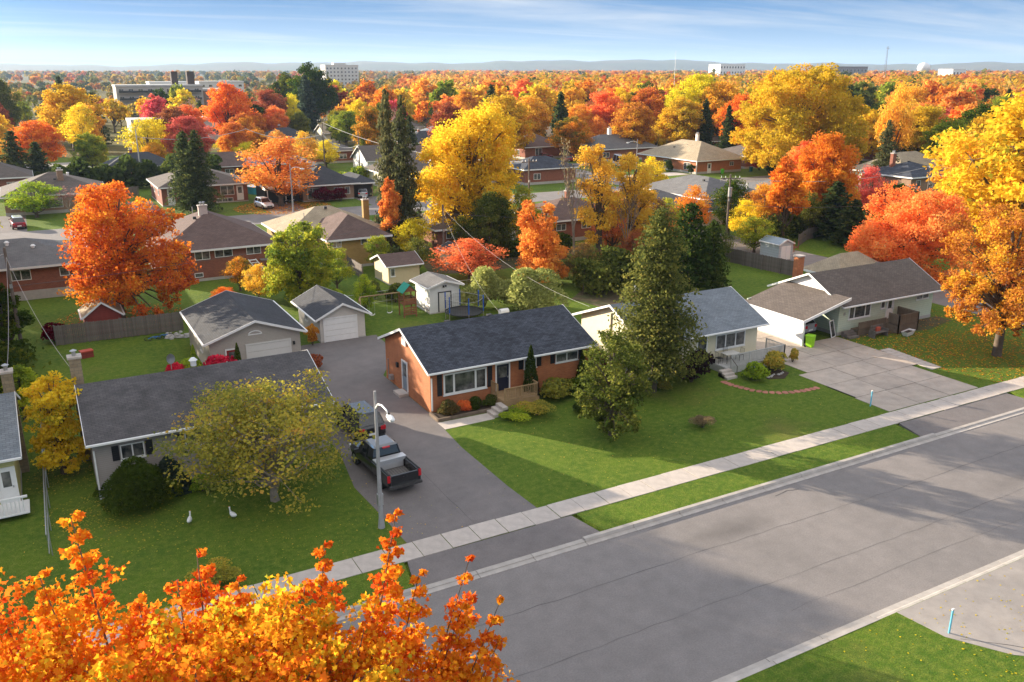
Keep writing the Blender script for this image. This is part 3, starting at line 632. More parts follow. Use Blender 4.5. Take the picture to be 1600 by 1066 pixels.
# tan hip roof beyond
h = House('house', 'tan hip roofed house just behind the pale green house', 'house', 69.3, 57.9)
h.block(0, 0, 7.0, 4.4, 2.2, 4.1, 'hip', SIDC, RTAN, .4, .4)
h.window('L', 1.5, 1.0, 1.2, .9); h.window('F', 2, 1.0, 1.5, .9)
# garages and sheds
h = House('garage', 'wide taupe garage with dark roof behind the grey sided house', 'garage', 9.75, 64.1)
h.block(0, 0, 6.8, 9.6, 2.82, 4.15, 'gy', SIDT, RDARK, .4, .45, .1, ridge=3.4)
h.garage_door('F', 2.75, 0, 3.2, 2.15, 4, mat('putty_door', (.62,.60,.57), .5, .03)); h.door('F', 1.2, 0, .8, 2.0, m=mat('red_door', (.25,.02,.02), .5))
q = MB(); q.tube([(3.4+.5*math.cos(a), -.02, 2.95+.28*math.sin(a)) for a in [i*math.pi/8 for i in range(9)]], .05, 5).box(2.9, -.06, 2.93, 3.9, -.003, 3.0).build('gable_vent', WHITE, h.root)
q = MB(); h.bx(q, 'F', 6.2, 1.75, 6.35, 2.0, 0, .15); q.build('wall_lamp', DARKM, h.root); h.window('L', 3, 1.2, .9, .8)
h = House('garage', 'narrow white garage with white sectional door at the driveway end', 'garage', 19.5, 68.8)
h.block(0, 0, 3.95, 6.6, 2.2, 3.3, 'gy', mat('offwhite_siding', (.58,.54,.49), .6, .04, pat=('lap', .12)), RDARK, .45, .4, .1)
h.garage_door('F', .4, 0, 2.75, 1.98, 4); h.window('L', 3.5, 1.0, .8, .7)
h = House('garden_shed', 'white stucco shed with black edged double doors and grey roof', 'shed', 31.2, 72.6)
h.block(0, 0, 3.05, 3.4, 2.6, 3.2, 'gy', mat('white_stucco', (.68,.68,.66), .85, .05), RMID, .35, .35, .1)
for k in (0, 1):
    q = MB(); h.bx(q, 'F', .95+k*.62, .15, 1.5+k*.62, 1.95, .02, .05); q.build('door', OFFW, h.root)
q = MB(); h.bx(q, 'F', .85, .12, .94, 2.05, 0, .06); h.bx(q, 'F', 1.505, .12, 1.565, 1.95, 0, .06); h.bx(q, 'F', 2.13, .12, 2.22, 2.05, 0, .06); h.bx(q, 'F', .942, 1.955, 2.128, 2.05, 0, .06); q.build('door_frame', BLACKP, h.root)
q = MB(); h.bx(q, 'F', 1.35, 2.45, 1.5, 2.65, 0, .12); h.bx(q, 'F', 1.6, 2.5, 1.72, 2.65, 0, .1); q.build('floodlight', DARKM, h.root)
h = House('garden_shed', 'cream shed with brown gable roof and small porch', 'shed', 32.0, 85.4)
h.block(0, 0, 3.6, 4.2, 2.1, 3.0, 'gx', SIDCR, RDRED, .35, .4, .1); h.window('F', .25, .9, .5, .9, ())
h = House('garden_shed', 'small barn red shed with gable roof behind the plank fence', 'shed', 2.3, 80.2)
h.block(0, 0, 2.9, 3.2, 1.75, 3.0, 'gy', REDP, RTAN, .2, .2, .05)
h = House('garden_shed', 'small dark shed under the coral tree', 'shed', 41.2, 89.5)
h.block(0, 0, 2.6, 3, 1.9, 2.6, 'gy', SIDCR, RDARK, .2, .2, .05)
h = House('garden_shed', 'metal shed with white ribbed doors beyond the back fence', 'shed', 77.6, 74.2)
RIB = mat('ribbed_metal', (.50,.54,.58), .45, .05, pat=('lap', .3), metal=.2)
h.block(0, 0, 2.3, 3.1, 1.95, 2.6, 'gy', RIB, mat('steel_blue_roof', (.24,.29,.33), .4, .1, metal=.2), .12, .12, .05)
for k in range(2): q = MB(); h.bx(q, 'F', .35+k*.8, .08, 1.1+k*.8, 1.75, .003, .04); q.build('door', WHITE, h.root)

# second row, seen from behind, and the houses across their street
def bung(label, x, y, W, D, zw, zr, roof, wall, roofm, wins=(), doors=(), chim=None, found=.5, group=None, name='bungalow', vents=(), ridge=None, ox=.5, oy=.5, cm=None):
    h = House(name, label, 'house', x, y, group); h.block(0, 0, W, D, zw, zr, roof, wall, roofm, ox, oy, found, ridge=ridge)
    for wv in wins: h.window(*wv, sill=False)
    for d in doors: h.door(*d, m=WHITE)
    if chim: h.chimney(*chim, cm or BRICKR, 2)
    for v in vents: h.vent(*v)
    return h
h = bung('red brick house with grey hip roof behind the barn red shed', -9, 97, 12.8, 10.5, 3.3, 5.4, 'hip', BRICKR, RMID, [('F', 2, 2.0, 1.5, .95), ('F', 5.9, 2.05, 1.75, 1.05), ('F', 10.2, 2.1, 1.7, .9), ('F', 10.6, .45, .8, .5, ())], vents=[(8.2, 3.2, 4.6, 2), (5.9, 4.0, 5.0, 2)], found=.95)
bung('brick house with plum brown hip roof and stubby white chimney', 10.9, 97, 12.3, 14, 3.4, 6.6, 'hip', BRICKR, RDRED, [('F', 3.4, 2.35, 1.6, .95), ('F', 5.5, 2.45, 1.9, .9), ('F', 8.9, 2.45, 1.6, .85), ('F', 3.2, .45, .9, .5, ()), ('L', 4, 2.3, 1.4, .9)], chim=(5.7, 6.0, .95, .6, 5.0, 7.3), vents=[(4.6, 5.2, 6.1), (4.9, 8, 6.4, 1)], found=.3, cm=mat('pale_pink_brick', (.52,.42,.38), .85, .1))
h = bung('yellow brick house with roof coloured sunlit tan and shaded brown and yellow chimney', 28.9, 95.6, 6.9, 9.5, 3.4, 5.7, 'hip', BRICKY, RDRED, [('F', .15, 2.55, 1.2, .95), ('F', 3.7, 2.6, 1.6, .95), ('F', .3, .75, .8, .5, ())], chim=(7.4, 8.4, .75, .6, 4, 6.5), cm=BRICKY, found=.3)
h.block(-3.4, 5.5, 8.4, 15.5, 3.3, 5.85, 'hip', BRICKY, RTAN, .5, .5, .3); h.window('L', 2, 1.6, 1.4, 1.1)  # same roof: tan here paints its sunlit slope, brown wing its shaded one
h.vent(2.6, 9.6, 5.7); h.vent(-.5, 8.2, 4.9, 1)
MB().box(-5.2, 6, 2.35, -3.95, 12, 2.5).box(-5.1, 6.1, 0, -5.0, 6.2, 2.35).build('carport_roof', OFFW, h.root)
h = bung('brick house with white lower wall behind the huge golden tree', 43.4, 98, 11.6, 9.5, 3.0, 5.2, 'hip', BRICKR, RBROWN, [('F', 1.2, 1.8, 1.5, .9), ('F', 4.2, 1.8, 1.5, .9), ('F', 8.5, 1.8, 1.5, .9)], chim=(5, 5, .6, .5, 4, 6), found=.3)
MB().box(7.2, -3.2, 0, 11.6, -.03, 2.2).build('annex', WHITE, h.root); MB().box(7.0, -3.4, 2.2, 11.8, -.03, 2.35).build('annex_roof', OFFW, h.root)
bung('brown brick house behind the upright orange tree', 59, 97, 12.2, 10, 2.9, 5.1, 'hip', BRICKR, RDRED, [('F', 1.2, 1.6, 1.5, .9), ('F', 5.2, 1.6, 1.5, .9), ('L', 3, 1.4, 1.4, 1)], chim=(6, 5, .6, .5, 4, 6))
bung('red brick house with a long pale grey roof beyond the amber trees', 76.2, 98.5, 10.4, 10, 3.0, 5.1, 'hip', BRICKO, RMID, [('F', 1.6, 1.6, 1.5, .95), ('F', 8.0, 1.6, 1.5, .95), ('L', 3, 1.4, 1.4, 1), ('L', 6.5, 1.4, 1.2, 1)])
h = bung('red brick house with mid grey hip roof by the power pole', 91.4, 103.7, 12.6, 17, 2.8, 5.3, 'hip', BRICKO, RMID, [('F', 2.6, 1.4, 1.7, 1.0), ('F', 7.0, 1.4, 1.9, 1.0), ('L', 3.5, 1.4, 1.4, 1), ('L', 8.5, 1.4, 1.4, 1)], vents=[(4.4, 5.5, 4.9), (7, 4.3, 4.5, 1), (8.6, 5.5, 4.9), (10.6, 3.9, 4.0, 1)])
h.block(-5.6, -6.2, 2.2, -1.2, 2.2, 3.4, 'gx', SIDT, RDARK, .3, .3, .1, wname='annex_wall')
h = bung('red brick bungalow with mid grey roof, next past the power pole', 105.5, 100, 13, 13, 2.8, 5.0, 'hip', BRICKR, RMID, [('F', 3, 1.5, 1.7, .9), ('F', 8, 1.5, 1.7, .9)])
bung('far brown roofed bungalow with white porch and two picture windows', -4.2, 157.5, 14.8, 14, 2.9, 5.9, 'hip', BRICKB, RBROWN, [('F', 4.6, .9, 3.6, 1.5, (.3,)), ('F', .8, 1.0, 1.6, 1.4), ('F', 11.4, .8, 2.6, 1.6)], chim=(8.5, 4.2, .9, .7, 4.6, 6.3), vents=[(7.6, 3.6, 5.0), (9.7, 5, 5.5, 2)], cm=BRICKB)
h = bung('brown hip roofed brick bungalow half hidden by the twin spruces', 18.9, 156.3, 14.2, 14, 3.1, 5.9, 'hip', BRICKR, RBROWN, [('F', 9.6, 1.3, 2.3, 1.6), ('F', 8.8, .15, 2.8, .65, (.33, .67)), ('L', 3, 1.5, 1.3, .9), ('L', 8, 1.5, 1.3, .9)], doors=[('F', 1.0, .2, .95, 2.6), ('F', 12.4, .3, .95, 2.4)], found=.2)
h = bung('dark blue hip roofed bungalow with white framed windows and open carports', 41.2, 150.2, 9.2, 12.5, 2.75, 5.9, 'hip', BRICKB, RDARK, [('F', .8, .4, 2.9, 1.9, (.33,)), ('F', 5.6, .9, 1.5, 1.3), ('F', 7.6, .9, .9, 1.3, ())], ox=1.0, oy=.9, chim=(2.6, 7.4, .6, .5, 4.5, 6.5), found=.2)
h.block(9.4, 1, 13.2, 9, 2.6, 3.9, 'hip', BRICKB, RDARK, .6, 1.4, 0, wname='carport_wall'); MB().box(9.6, .93, .1, 13.0, .99, 2.3).build('carport_shade_panel', DARKM, h.root)  # dark sheet on the wall stands in for shade inside the carport
h.block(-6.2, 1.5, -.3, 8, 2.5, 3.0, 'flat', DARKM, RDARK, .3, .3, 0, wname='carport_wall')
for cx in (-6.3, -3.2): MB().box(cx, -.6, 0, cx+.12, -.48, 2.5).build('carport_post', WHITE, h.root)
MB().box(-6.7, -1.0, 2.5, .0, 1.15, 3.0).build('carport_roof', OFFW, h.root)
h = bung('tan hip roofed brick bungalow with bright lit long wall', 129.3, 149.9, 13, 20, 2.85, 6.5, 'hip', BRICKO, RTAN, [('L', 2.2, .7, 2.2, 1.6), ('L', 9, .7, 2.6, 1.6), ('L', 14.5, .9, 1.6, 1.3), ('F', 9.5, 1.4, 1.2, .9)], doors=[('F', 3.1, .1, .9, 2.1)], chim=(7.8, 9.5, .6, .6, 5.8, 7.8), vents=[(3.2, 12, 4.9), (4.8, 9.2, 5.5), (4.6, 5.4, 5.0)], ox=.8, oy=.8, cm=WHITE)
MB().box(-.75, -.75, 0, -.6, -.6, 2.85).build('porch_post', WHITE, h.root)
bung('grey roofed bungalow with white gable behind the tan hip roof', 124, 183, 20, 12, 2.9, 6.2, 'hip', BRICKR, RMID, [('F', 3, 1, 2, 1.2)], chim=(9, 6, .9, .7, 5.4, 7.6), cm=WHITE)
bung('brown roofed house joined behind the tan hip roofed bungalow', 146.5, 153, 12, 12, 2.8, 5.2, 'hip', BRICKR, RBROWN, [('F', 3, 1, 2, 1.2)])
h = bung('two storey brown brick house with near black hip roof', 128.2, 95, 11, 10, 4.9, 6.9, 'hip', BRICKB, RBLUE, [('F', 1.3, 3.1, 1.1, 1.3, ()), ('F', 4.6, 3.1, 1.1, 1.3, ()), ('F', 7.8, 3.1, 1.3, 1.3, ())], chim=(2.8, 6.2, .8, .6, 5.4, 8.3), vents=[(6, 5.4, 6.8)])
bung('wide tan roofed house behind the two storey brown brick house', 143, 108, 17, 12, 3.2, 6.8, 'hip', SIDC, RTAN, [('F', 3, 1, 2, 1.2)])
h = bung('white house with pale shutters among far trees beyond the road', 214, 176, 9, 9, 5.0, 7.4, 'gy', SIDW, RBROWN, [('F', 1, .8, 1.2, 1.5), ('F', 3.6, .8, 1.2, 1.5), ('F', 6.4, .8, 1.2, 1.5), ('F', 3.6, 3.4, 1.2, 1.3)])
bung('small pale bungalow beside the far white house', 246, 168, 12, 9, 3.0, 5.4, 'gx', SIDW, RMID, [('F', 2, 1, 1.6, 1.2), ('F', 7, 1, 1.6, 1.2)])
bung('maroon brick house behind the two red cars', 112.5, 197, 11.5, 12, 3.0, 6.2, 'hip', BRICKR, RDRED, [('F', 3, .9, 2, 1.8), ('L', 3, .9, 2, 1.4)])
bung('brick house with dark blue roof and small stoop beside the parked blue sedan', 86.5, 151.5, 12, 9, 3.0, 5.2, 'hip', BRICKR, RBLUE, [('R', 3, 1, 1.4, 1.2), ('F', 2, 1, 1.6, 1.2)])
# more roofs glimpsed between the far crowns
FARH = [(-14,187,14,11,0,'hip'),(41,188,13,10,5,'hip'),(58,212,14,10,2,'hip'),(66,186,12,10,0,'gx'),(78,190,12,10,4,'hip'),(60,160,13,11,0,'hip'),(72,157,11,10,1,'gx'),(14,196,13,9,3,'hip'),(31,190,9,9,4,'gx'),
        (92,225,13,11,3,'hip'),(108,250,14,11,5,'hip'),(150,200,13,11,2,'hip'),(166,190,13,11,0,'hip'),(172,160,14,11,4,'gx'),(186,150,13,11,2,'hip'),(200,138,12,10,1,'hip'),(160,118,12,10,3,'hip'),(178,112,13,10,0,'gx'),(196,108,13,10,5,'hip'),
        (135,230,14,11,1,'hip'),(155,245,14,11,0,'gx'),(178,232,14,11,3,'hip'),(205,215,14,11,2,'gx'),(228,205,12,10,5,'hip'),(250,190,12,10,4,'hip'),(62,262,14,11,3,'hip'),(84,275,14,11,1,'gx'),(110,290,14,11,0,'hip'),(140,300,14,11,5,'hip'),
        (222,140,13,11,0,'hip'),(246,128,13,11,3,'gx'),(270,120,13,11,1,'hip'),(215,95,13,11,2,'hip'),(190,85,13,11,4,'hip'),(165,84,12,10,0,'hip'),(148,78,12,10,2,'gx')]
RN = ['brown', 'tan', 'mid grey', 'dark', 'plum brown', 'pale blue grey']; WN = [(BRICKR, 'red brick'), (SIDW, 'white'), (BRICKB, 'brown brick'), (SIDC, 'cream')]
for i, (x, y, W, D, rm, rf) in enumerate(FARH):
    wl = WN[(i*7+rm) % 4]
    bung(placed_label('%s roofed %s bungalow' % (RN[rm], wl[1]), x+W/2, y+D/2, 'bungalow glimpsed between far autumn crowns'), x, y, W, D, 2.9, 5.3+rnd.uniform(-.3, .5), rf, wl[0], ROOFS[rm], [('F', 1.5, 1, 1.8, 1.2), ('F', W-4, 1, 1.8, 1.2), ('L', 3, 1, 1.4, 1.1)], chim=(W*.4, D*.5, .6, .5, 4, 6.1) if i % 2 else None, group='bungalows glimpsed between the far crowns')

# apartment block
ap = House('apartment_building', 'grey four storey apartment block with long balconies and rooftop towers', 'building', 42, 470)
PCON = mat('pale_render', (.42,.38,.34), .85, .08)
ap.block(0, 0, 40, 16, 14.5, 15.3, 'flat', PCON, mat('white_gravel_roof', (.55,.54,.52), .9), .3, .3, 0)
for f in range(4):
    for k in range(9):
        ap.window('F', 1.2+k*4.35, 1.3+f*3.5, 2.2, 1.6, (.5,), sill=False)
    for k in (0, 1):
        b = MB(); b.box(1+k*22, -1.6, .9+f*3.5, 17+k*22, -.01, 1.1+f*3.5).build('balcony', PCON, ap.root)
        MB().box(1+k*22, -1.68, 1.1+f*3.5, 17+k*22, -1.61, 2.1+f*3.5).build('balcony_rail', DARKM, ap.root)
for (a, b) in ((26.5, 29.5), (34, 37.5)): MB().box(a, 5, 15.3, b, 9, 21.5).build('rooftop_tower', mat('dark_brick', (.07,.05,.045), .9), ap.root)
ap.block(40.5, 4, 58, 18, 12.2, 13, 'flat', BRICKB, mat('white_gravel_roof', (.5,.5,.5)), .3, .3, 0)
for f in range(3):
    for k in range(5): ap.window('F', 1.5+k*4.1, 1.3+f*3.7, 1.8, 1.6, (.5,), sill=False)
tw = House('tower_block', 'pale high rise block on the skyline beside the dark green dome tree', 'building', 262, 845)
PALE = mat('pale_concrete', (.62,.60,.56), .85, .04)
tw.block(0, 0, 15, 16, 26.4, 27, 'flat', PALE, PALE, .1, .1, 0); 
for f in range(7):
    for k in range(4): tw.window('F', 1+k*3.5, 2.5+f*3.4, 1.8, 1.7, (), sill=False, fw=.1)
    for k in range(4): tw.window('L', 1+k*3.7, 2.5+f*3.4, 1.8, 1.7, (), sill=False, fw=.1)
tw.block(15.2, 3, 34, 16, 26.4, 27, 'flat', PALE, PALE, .1, .1, 0)
for f in range(7):
    for k in range(5): tw.window('F', 1+k*3.6, 2.5+f*3.4, 1.8, 1.7, (), sill=False, fw=.1)
MB().box(10, 5, 27, 22, 12, 29).build('rooftop_plant', PALE, tw.root)
def simple_block(name, label, x, y, W, D, H, m, fl, n, cat='building'):
    b = House(name, label, cat, x, y); b.block(0, 0, W, D, H, H+.8, 'flat', m, m, .2, .2, 0)
    for f in range(fl):
        for k in range(n): b.window('F', W*(k+.25)/n, H*(f+.3)/fl, W/n*.5, H/fl*.4, (), sill=False, fw=.12)
    return b
simple_block('hospital_building', 'long white building above the treetops on the skyline', 935, 1045, 50, 26, 30, WHITE, 4, 9)
simple_block('warehouse', 'low white warehouse near the water tower on the skyline', 1190, 838, 30, 24, 23, WHITE, 2, 4)
simple_block('office_building', 'low grey flat roofed building on the skyline', 930, 830, 70, 26, 26, mat('grey_render', (.25,.24,.25), .9), 3, 10)
simple_block('apartment_building', 'small pale apartment block among trees near the grey one', 96, 560, 26, 14, 15, PALE, 4, 6)
simple_block('school_building', 'low white flat roofed building beyond the far car park', 30, 300, 44, 14, 6.5, mat('white_hall', (.55,.54,.52), .8), 1, 8)
simple_block('office_building', 'pale low office beyond the apartment block', 78, 640, 40, 16, 14, WHITE, 3, 8)
simple_block('shop_building', 'long flat roofed building past the tower block foot', 148, 400, 26, 12, 7, mat('rust_render', (.40,.2,.12), .9), 1, 5)
simple_block('house', 'white roofed hall under the grey apartment block', 50, 330, 24, 12, 5, OFFW, 1, 4)
wt = empty('water_tower', (1283, 956, 0), 0, 'white domed water tower on the skyline', 'water tower')
MB().cyl(0, 0, 0, 22, 4, 14).build('stem', WHITE, wt)
q = MB(); prof = [(5, 19), (8.5, 21), (10, 25), (9, 29), (6.5, 32), (3, 33.5), (.1, 34)]; n = 20
q.add([(r*math.cos(2*math.pi*k/n), r*math.sin(2*math.pi*k/n), z) for r, z in prof for k in range(n)], [(i*n+k, i*n+(k+1) % n, (i+1)*n+(k+1) % n, (i+1)*n+k) for i in range(len(prof)-1) for k in range(n)])
q.build('tank', WHITE, wt, smooth=True)
ma = empty('radio_mast', (702, 563, 0), 0, 'thin lattice radio mast above the orange woods', 'mast')
q = MB()
for k in range(3):
    a = k*2.094; q.tube([(1.6*math.cos(a), 1.6*math.sin(a), 0), (.35*math.cos(a), .35*math.sin(a), 43)], .14, 4)
for i in range(11): z = i*3.6; r = 1.6-1.25*z/43; q.tube([(r, 0, z), (-.5*r, .87*r, z+1.8), (-.5*r, -.87*r, z+3.6)], .07, 4)
q.build('lattice', METAL, ma); MB().box(-2.4, -.1, 41, 2.4, .1, 41.4).build('crossarm', METAL, ma)
mb2 = empty('radio_mast', (315, 388, 0), 0, 'short bare antenna pole over the green and gold trees', 'mast'); MB().cyl(0, 0, 0, 32, .16, 6, .05).build('pole', METAL, mb2)
# ------------------------------------------------------------------ trees
def unit(n):
    v = RNG.normal(size=(n, 3)); return v/np.linalg.norm(v, axis=1)[:, None]
def leafquads(C, tone, size, nbias=None, elong=1.25, shape=4, droop=0):
    n = len(C); nr = unit(n)
    if nbias is not None: nr = nr+nbias; nr /= np.linalg.norm(nr, axis=1)[:, None]
    a = np.cross(nr, unit(n)); a /= np.linalg.norm(a, axis=1)[:, None]+1e-9; b = np.cross(nr, a)
    s = size*RNG.uniform(.6, 1.35, n)[:, None]
    if shape == 4: K = [(-.5, -.1), (0, -.5), (.5, .1), (0, .5)]
    elif shape == 3: K = [(-.5, -.4), (.5, -.4), (0, .6)]
    else: K = shape
    V = np.empty((n, len(K), 3))
    for i, (u, v) in enumerate(K): V[:, i] = C+(a*u*elong+b*v)*s
    return V.reshape(-1, 3), tone
def woodmesh(segs, m, n=5):
    mb = MB()
    for pts, rs in segs: mb.tube(pts, rs, n, False)
    me = bpy.data.meshes.new('wood'); me.from_pydata([tuple(v) for v in mb.v], [], mb.f); me.update(); me.materials.append(m)
    me.polygons.foreach_set('use_smooth', [True]*len(me.polygons)); return me
def broad(H=10., R=4., nl=11, per=13, leaves=90, size=.2, cb=.25, top=1.0, sub=.34, gap=.0, seed=0, colm=0, wood=BARK, low=-.55):
    """lobed crown on a branching trunk: nl limbs, each ending in a lobe of clumps"""
    r = random.Random(seed*97+5); C = []; Tn = []; NB = []; segs = []
    zc = H*(cb+1)/2; rz = H*(1-cb)/2
    lobes = []
    tries = 0
    while len(lobes) < nl and tries < 400:
        tries += 1
        u = r.uniform(low, 1); a = r.uniform(0, 6.283); q = math.sqrt(max(0, 1-u*u))
        k = r.uniform(.52, .74)
        p = Vector((R*k*q*math.cos(a), R*k*q*math.sin(a), zc+rz*.68*u))
        if all((p-o[0]).length > R*.42 for o in lobes) or tries > 300: lobes.append((p, R*r.uniform(.30, .46)))
    lobes.append((Vector((r.uniform(-.1, .1)*R, r.uniform(-.1, .1)*R, H-R*.34)), R*.36))
    lobes.append((Vector((0, 0, zc)), R*.5))
    fork = H*cb*.9+.3; tr = .028*H
    segs.append(([(0, 0, -.1), (.05*r.uniform(-1, 1), .05, fork*.5), (0, 0, fork), (r.uniform(-.2, .2), r.uniform(-.2, .2), zc+rz*.5)], [tr*1.25, tr, tr*.85, tr*.3]))
    for li, (p, lr) in enumerate(lobes):
        st = Vector((0, 0, fork+(p.z-fork)*r.uniform(0, .35))) if p.z > fork else Vector((0, 0, fork))
        mid = (st+p)*.5+Vector((0, 0, -.06*H if p.z < zc else .03*H)); segs.append(([st, mid, p], [tr*.5, tr*.32, tr*.14]))
        tl = r.uniform(-.22, .22); sx = 1+colm
        for c in range(per):
            d = Vector(unit(1)[0]); d.z = d.z*.85+.12
            cc = p+Vector((d.x*lr, d.y*lr, d.z*lr*1.05)) * r.uniform(.55, 1.12)
            if cc.z < H*cb*.75: cc.z = H*cb*.75+r.uniform(0, .4)
            if cc.z > H: cc.z = H-r.uniform(0, .3)
            if r.random() < gap: continue
            if c % 2 == 0: segs.append(([p, cc], [tr*.1, tr*.04]))
            n = int(leaves*r.uniform(.6, 1.4)); rr = sub*lr*r.uniform(.8, 1.5)
            pos = unit(n)*(RNG.uniform(0, 1, n)[:, None]**.45)*rr*np.array([1.15, 1.15, .8])
            base = np.array(cc)
            C.append(base+pos); tone = .5+tl+r.uniform(-.16, .16)+RNG.normal(0, .13, n); Tn.append(np.clip(tone, 0, 1))
            out = base+pos-np.array([0, 0, zc-rz*.3]); out /= np.linalg.norm(out, axis=1)[:, None]+1e-6; NB.append(out*.55+np.array([0, 0, .25]))
    C = np.concatenate(C); Tn = np.concatenate(Tn); NB = np.concatenate(NB)
    V, t = leafquads(C, Tn, size, NB)
    return npmesh('crown', V, 4, t, MATS['leaf_orange']), woodmesh(segs, wood)
def shaped(spec, k, bx, by, seed=0, size=.2, dens=1.0, thick=.9, wood=BARK, sub=.45, fork=.22):
    """crown from measured lobes (side view in metres once scaled by k), spread in depth as the crown is wide"""
    r = random.Random(seed+300); L = []
    for (u, v, q) in spec:
        x, z, R = (u-bx)*k, (by-v)*k*1.03, q*k
        L.append((x, z, R*.92))
    cx = sum(l[0] for l in L)/len(L); half = max(abs(l[0]-cx)+l[2]*.5 for l in L); zt = max(l[1]+l[2] for l in L); zb = min(l[1]-l[2] for l in L); zm = (zt+zb)/2
    C = []; Tn = []; NB = []; tr = .026*zt; fk = zt*fork; segs = [([(0, 0, -.1), (0, 0, fk), (cx*.5, 0, zm+.2*zt), (cx*.8, 0, zt*.86)], [tr*1.25, tr, tr*.6, tr*.15])]
    for (x, z, R) in L:
        room = math.sqrt(max(.05, 1-((x-cx)/(half*1.15))**2))*half*thick
        for y in (r.uniform(-.95, -.35)*room, r.uniform(-.2, .25)*room, r.uniform(.4, .95)*room):
            p = Vector((x+r.uniform(-.2, .2)*R, y, z+r.uniform(-.15, .15)*R)); st = Vector((cx*.3, 0, fk+max(0, p.z-fk)*.35)); segs.append(([st, (st+p)*.5+Vector((0, 0, .04*zt)), p], [tr*.42, tr*.24, tr*.08]))
            tl = r.uniform(-.2, .2); per = int(9+6*min(2, R/1.2))
            for c in range(per):
                d = Vector(unit(1)[0]); cc = p+Vector((d.x*R, d.y*R*1.1, d.z*R*.95))*r.uniform(.3, 1.03)
                if cc.z < .4: cc.z = .4+r.random()*.3
                if c % 3 == 0: segs.append(([p, cc], [tr*.08, tr*.03]))
                rr = sub*R*r.uniform(.7, 1.4); n = int(dens*52*(rr/.55)**1.6/(size/.2)**1.2)+6
                pos = unit(n)*(RNG.uniform(0, 1, n)[:, None]**.45)*rr*np.array([1.1, 1.1, .75]); base = np.array(cc); C.append(base+pos)
                Tn.append(np.clip(.5+tl+r.uniform(-.16, .16)+RNG.normal(0, .13, n), 0, 1)); o = base+pos-np.array([cx, 0, zm*.7]); o /= np.linalg.norm(o, axis=1)[:, None]+1e-6; NB.append(o*.5+np.array([0, 0, .25]))
    V, t = leafquads(np.concatenate(C), np.concatenate(Tn), size, np.concatenate(NB))
    return npmesh('crown', V, 4, t, MATS['leaf_orange']), woodmesh(segs, wood)
SHAPES = {
 'tall blazing': ([(195,305,22),(185,330,30),(215,335,20),(165,350,22),(190,365,36),(225,362,24),(245,345,15),(272,350,16),(262,362,13),(152,395,20),(185,410,40),(230,400,28),(136,412,13),(270,392,20),(285,398,14),(142,438,14),(165,440,28),(205,440,30),(245,430,22),(285,430,20),(300,440,12),(188,468,18),(180,490,10),(255,465,14),(270,475,9)], 190, 500, 217, .17, .52),
 'huge golden': ([(775,185,26),(745,195,24),(800,200,19),(715,215,27),(760,225,34),(795,235,26),(690,235,24),(710,260,31),(750,270,32),(790,275,28),(680,285,25),(710,305,31),(745,305,26),(785,315,25),(668,300,14),(690,335,23),(725,345,24),(760,350,16),(800,345,18),(690,360,11),(715,372,13)], 742, 385, 220, .23, .52),
 'broad salmon': ([(1400,305,24),(1440,300,22),(1370,320,18),(1420,330,32),(1470,320,20),(1385,350,30),(1440,360,32),(1480,350,22),(1350,370,28),(1340,395,24),(1375,395,30),(1420,395,28),(1460,390,24),(1490,380,14),(1345,415,16),(1400,415,16),(1450,425,22),(1470,430,14)], 1425, 440, 148, .18, .55),
 'orange, gold and rust': ([(1540,350,22),(1570,355,20),(1510,365,20),(1590,375,24),(1495,385,20),(1550,385,30),(1510,410,25),(1600,410,28),(1560,425,30),(1500,440,20),(1530,450,25),(1590,450,28),(1480,455,12),(1500,475,16),(1550,475,25),(1600,485,24),(1500,500,12),(1530,500,16),(1575,510,16),(1470,440,8),(1630,440,26),(1625,390,20)], 1557, 556, 221, .15, .6),
 'young green': ([(945,535,15),(965,545,15),(925,560,15),(950,570,22),(980,565,17),(995,585,13),(925,595,20),(960,605,26),(990,610,18),(1000,600,11),(935,630,20),(970,640,20),(915,640,15),(905,620,11),(955,660,12),(985,650,11),(940,655,11)], 955, 680, 158, .13, .5),
 'lime green and yellow': ([(475,360,13),(450,375,15),(495,375,17),(440,400,20),(475,400,24),(510,400,17),(450,430,24),(490,430,22),(515,425,13),(435,445,15),(470,455,20),(500,450,15)], 470, 475, 127, .18, .8),
 'yellow leafed': ([(95,600,11),(80,615,14),(110,615,15),(130,625,13),(90,635,18),(115,640,16),(70,645,11),(95,665,20),(120,670,17),(80,690,16),(105,700,20),(130,695,13),(90,715,13),(118,722,11)], 100, 740, 148, .13, .8),
 'giant gold': ([(1215,128,20),(1260,122,18),(1290,140,18),(1185,150,22),(1235,150,27),(1275,165,27),(1310,165,20),(1165,180,18),(1205,185,28),(1250,195,30),(1295,200,27),(1325,200,16),(1160,215,16),(1190,225,25),(1235,230,28),(1280,235,27),(1320,230,18),(1175,245,13),(1215,255,16),(1260,258,16),(1300,255,13)], 1245, 276, 168, .34, .62),
 'airy amber tree with visible limbs, nearer the bare': ([(915,250,18),(940,268,20),(925,300,22),(950,310,20),(915,335,18),(940,345,18),(925,372,12),(905,290,10),(955,340,12),(930,240,9)], 935, 420, 188, .17, .42),
 'airy amber tree with visible limbs, nearer the dark': ([(975,258,16),(1000,275,16),(985,297,22),(1010,312,15),(975,330,20),(1003,342,19),(985,366,15),(1012,372,10),(965,280,10)], 982, 415, 177, .17, .42),
 'upright bright': ([(825,325,9),(855,328,9),(822,345,14),(852,350,16),(835,370,21),(862,375,13),(820,385,15),(850,395,23),(875,395,11),(830,415,21),(860,420,18),(880,425,9),(840,435,14)], 845, 446, 134, .19, .85),
}
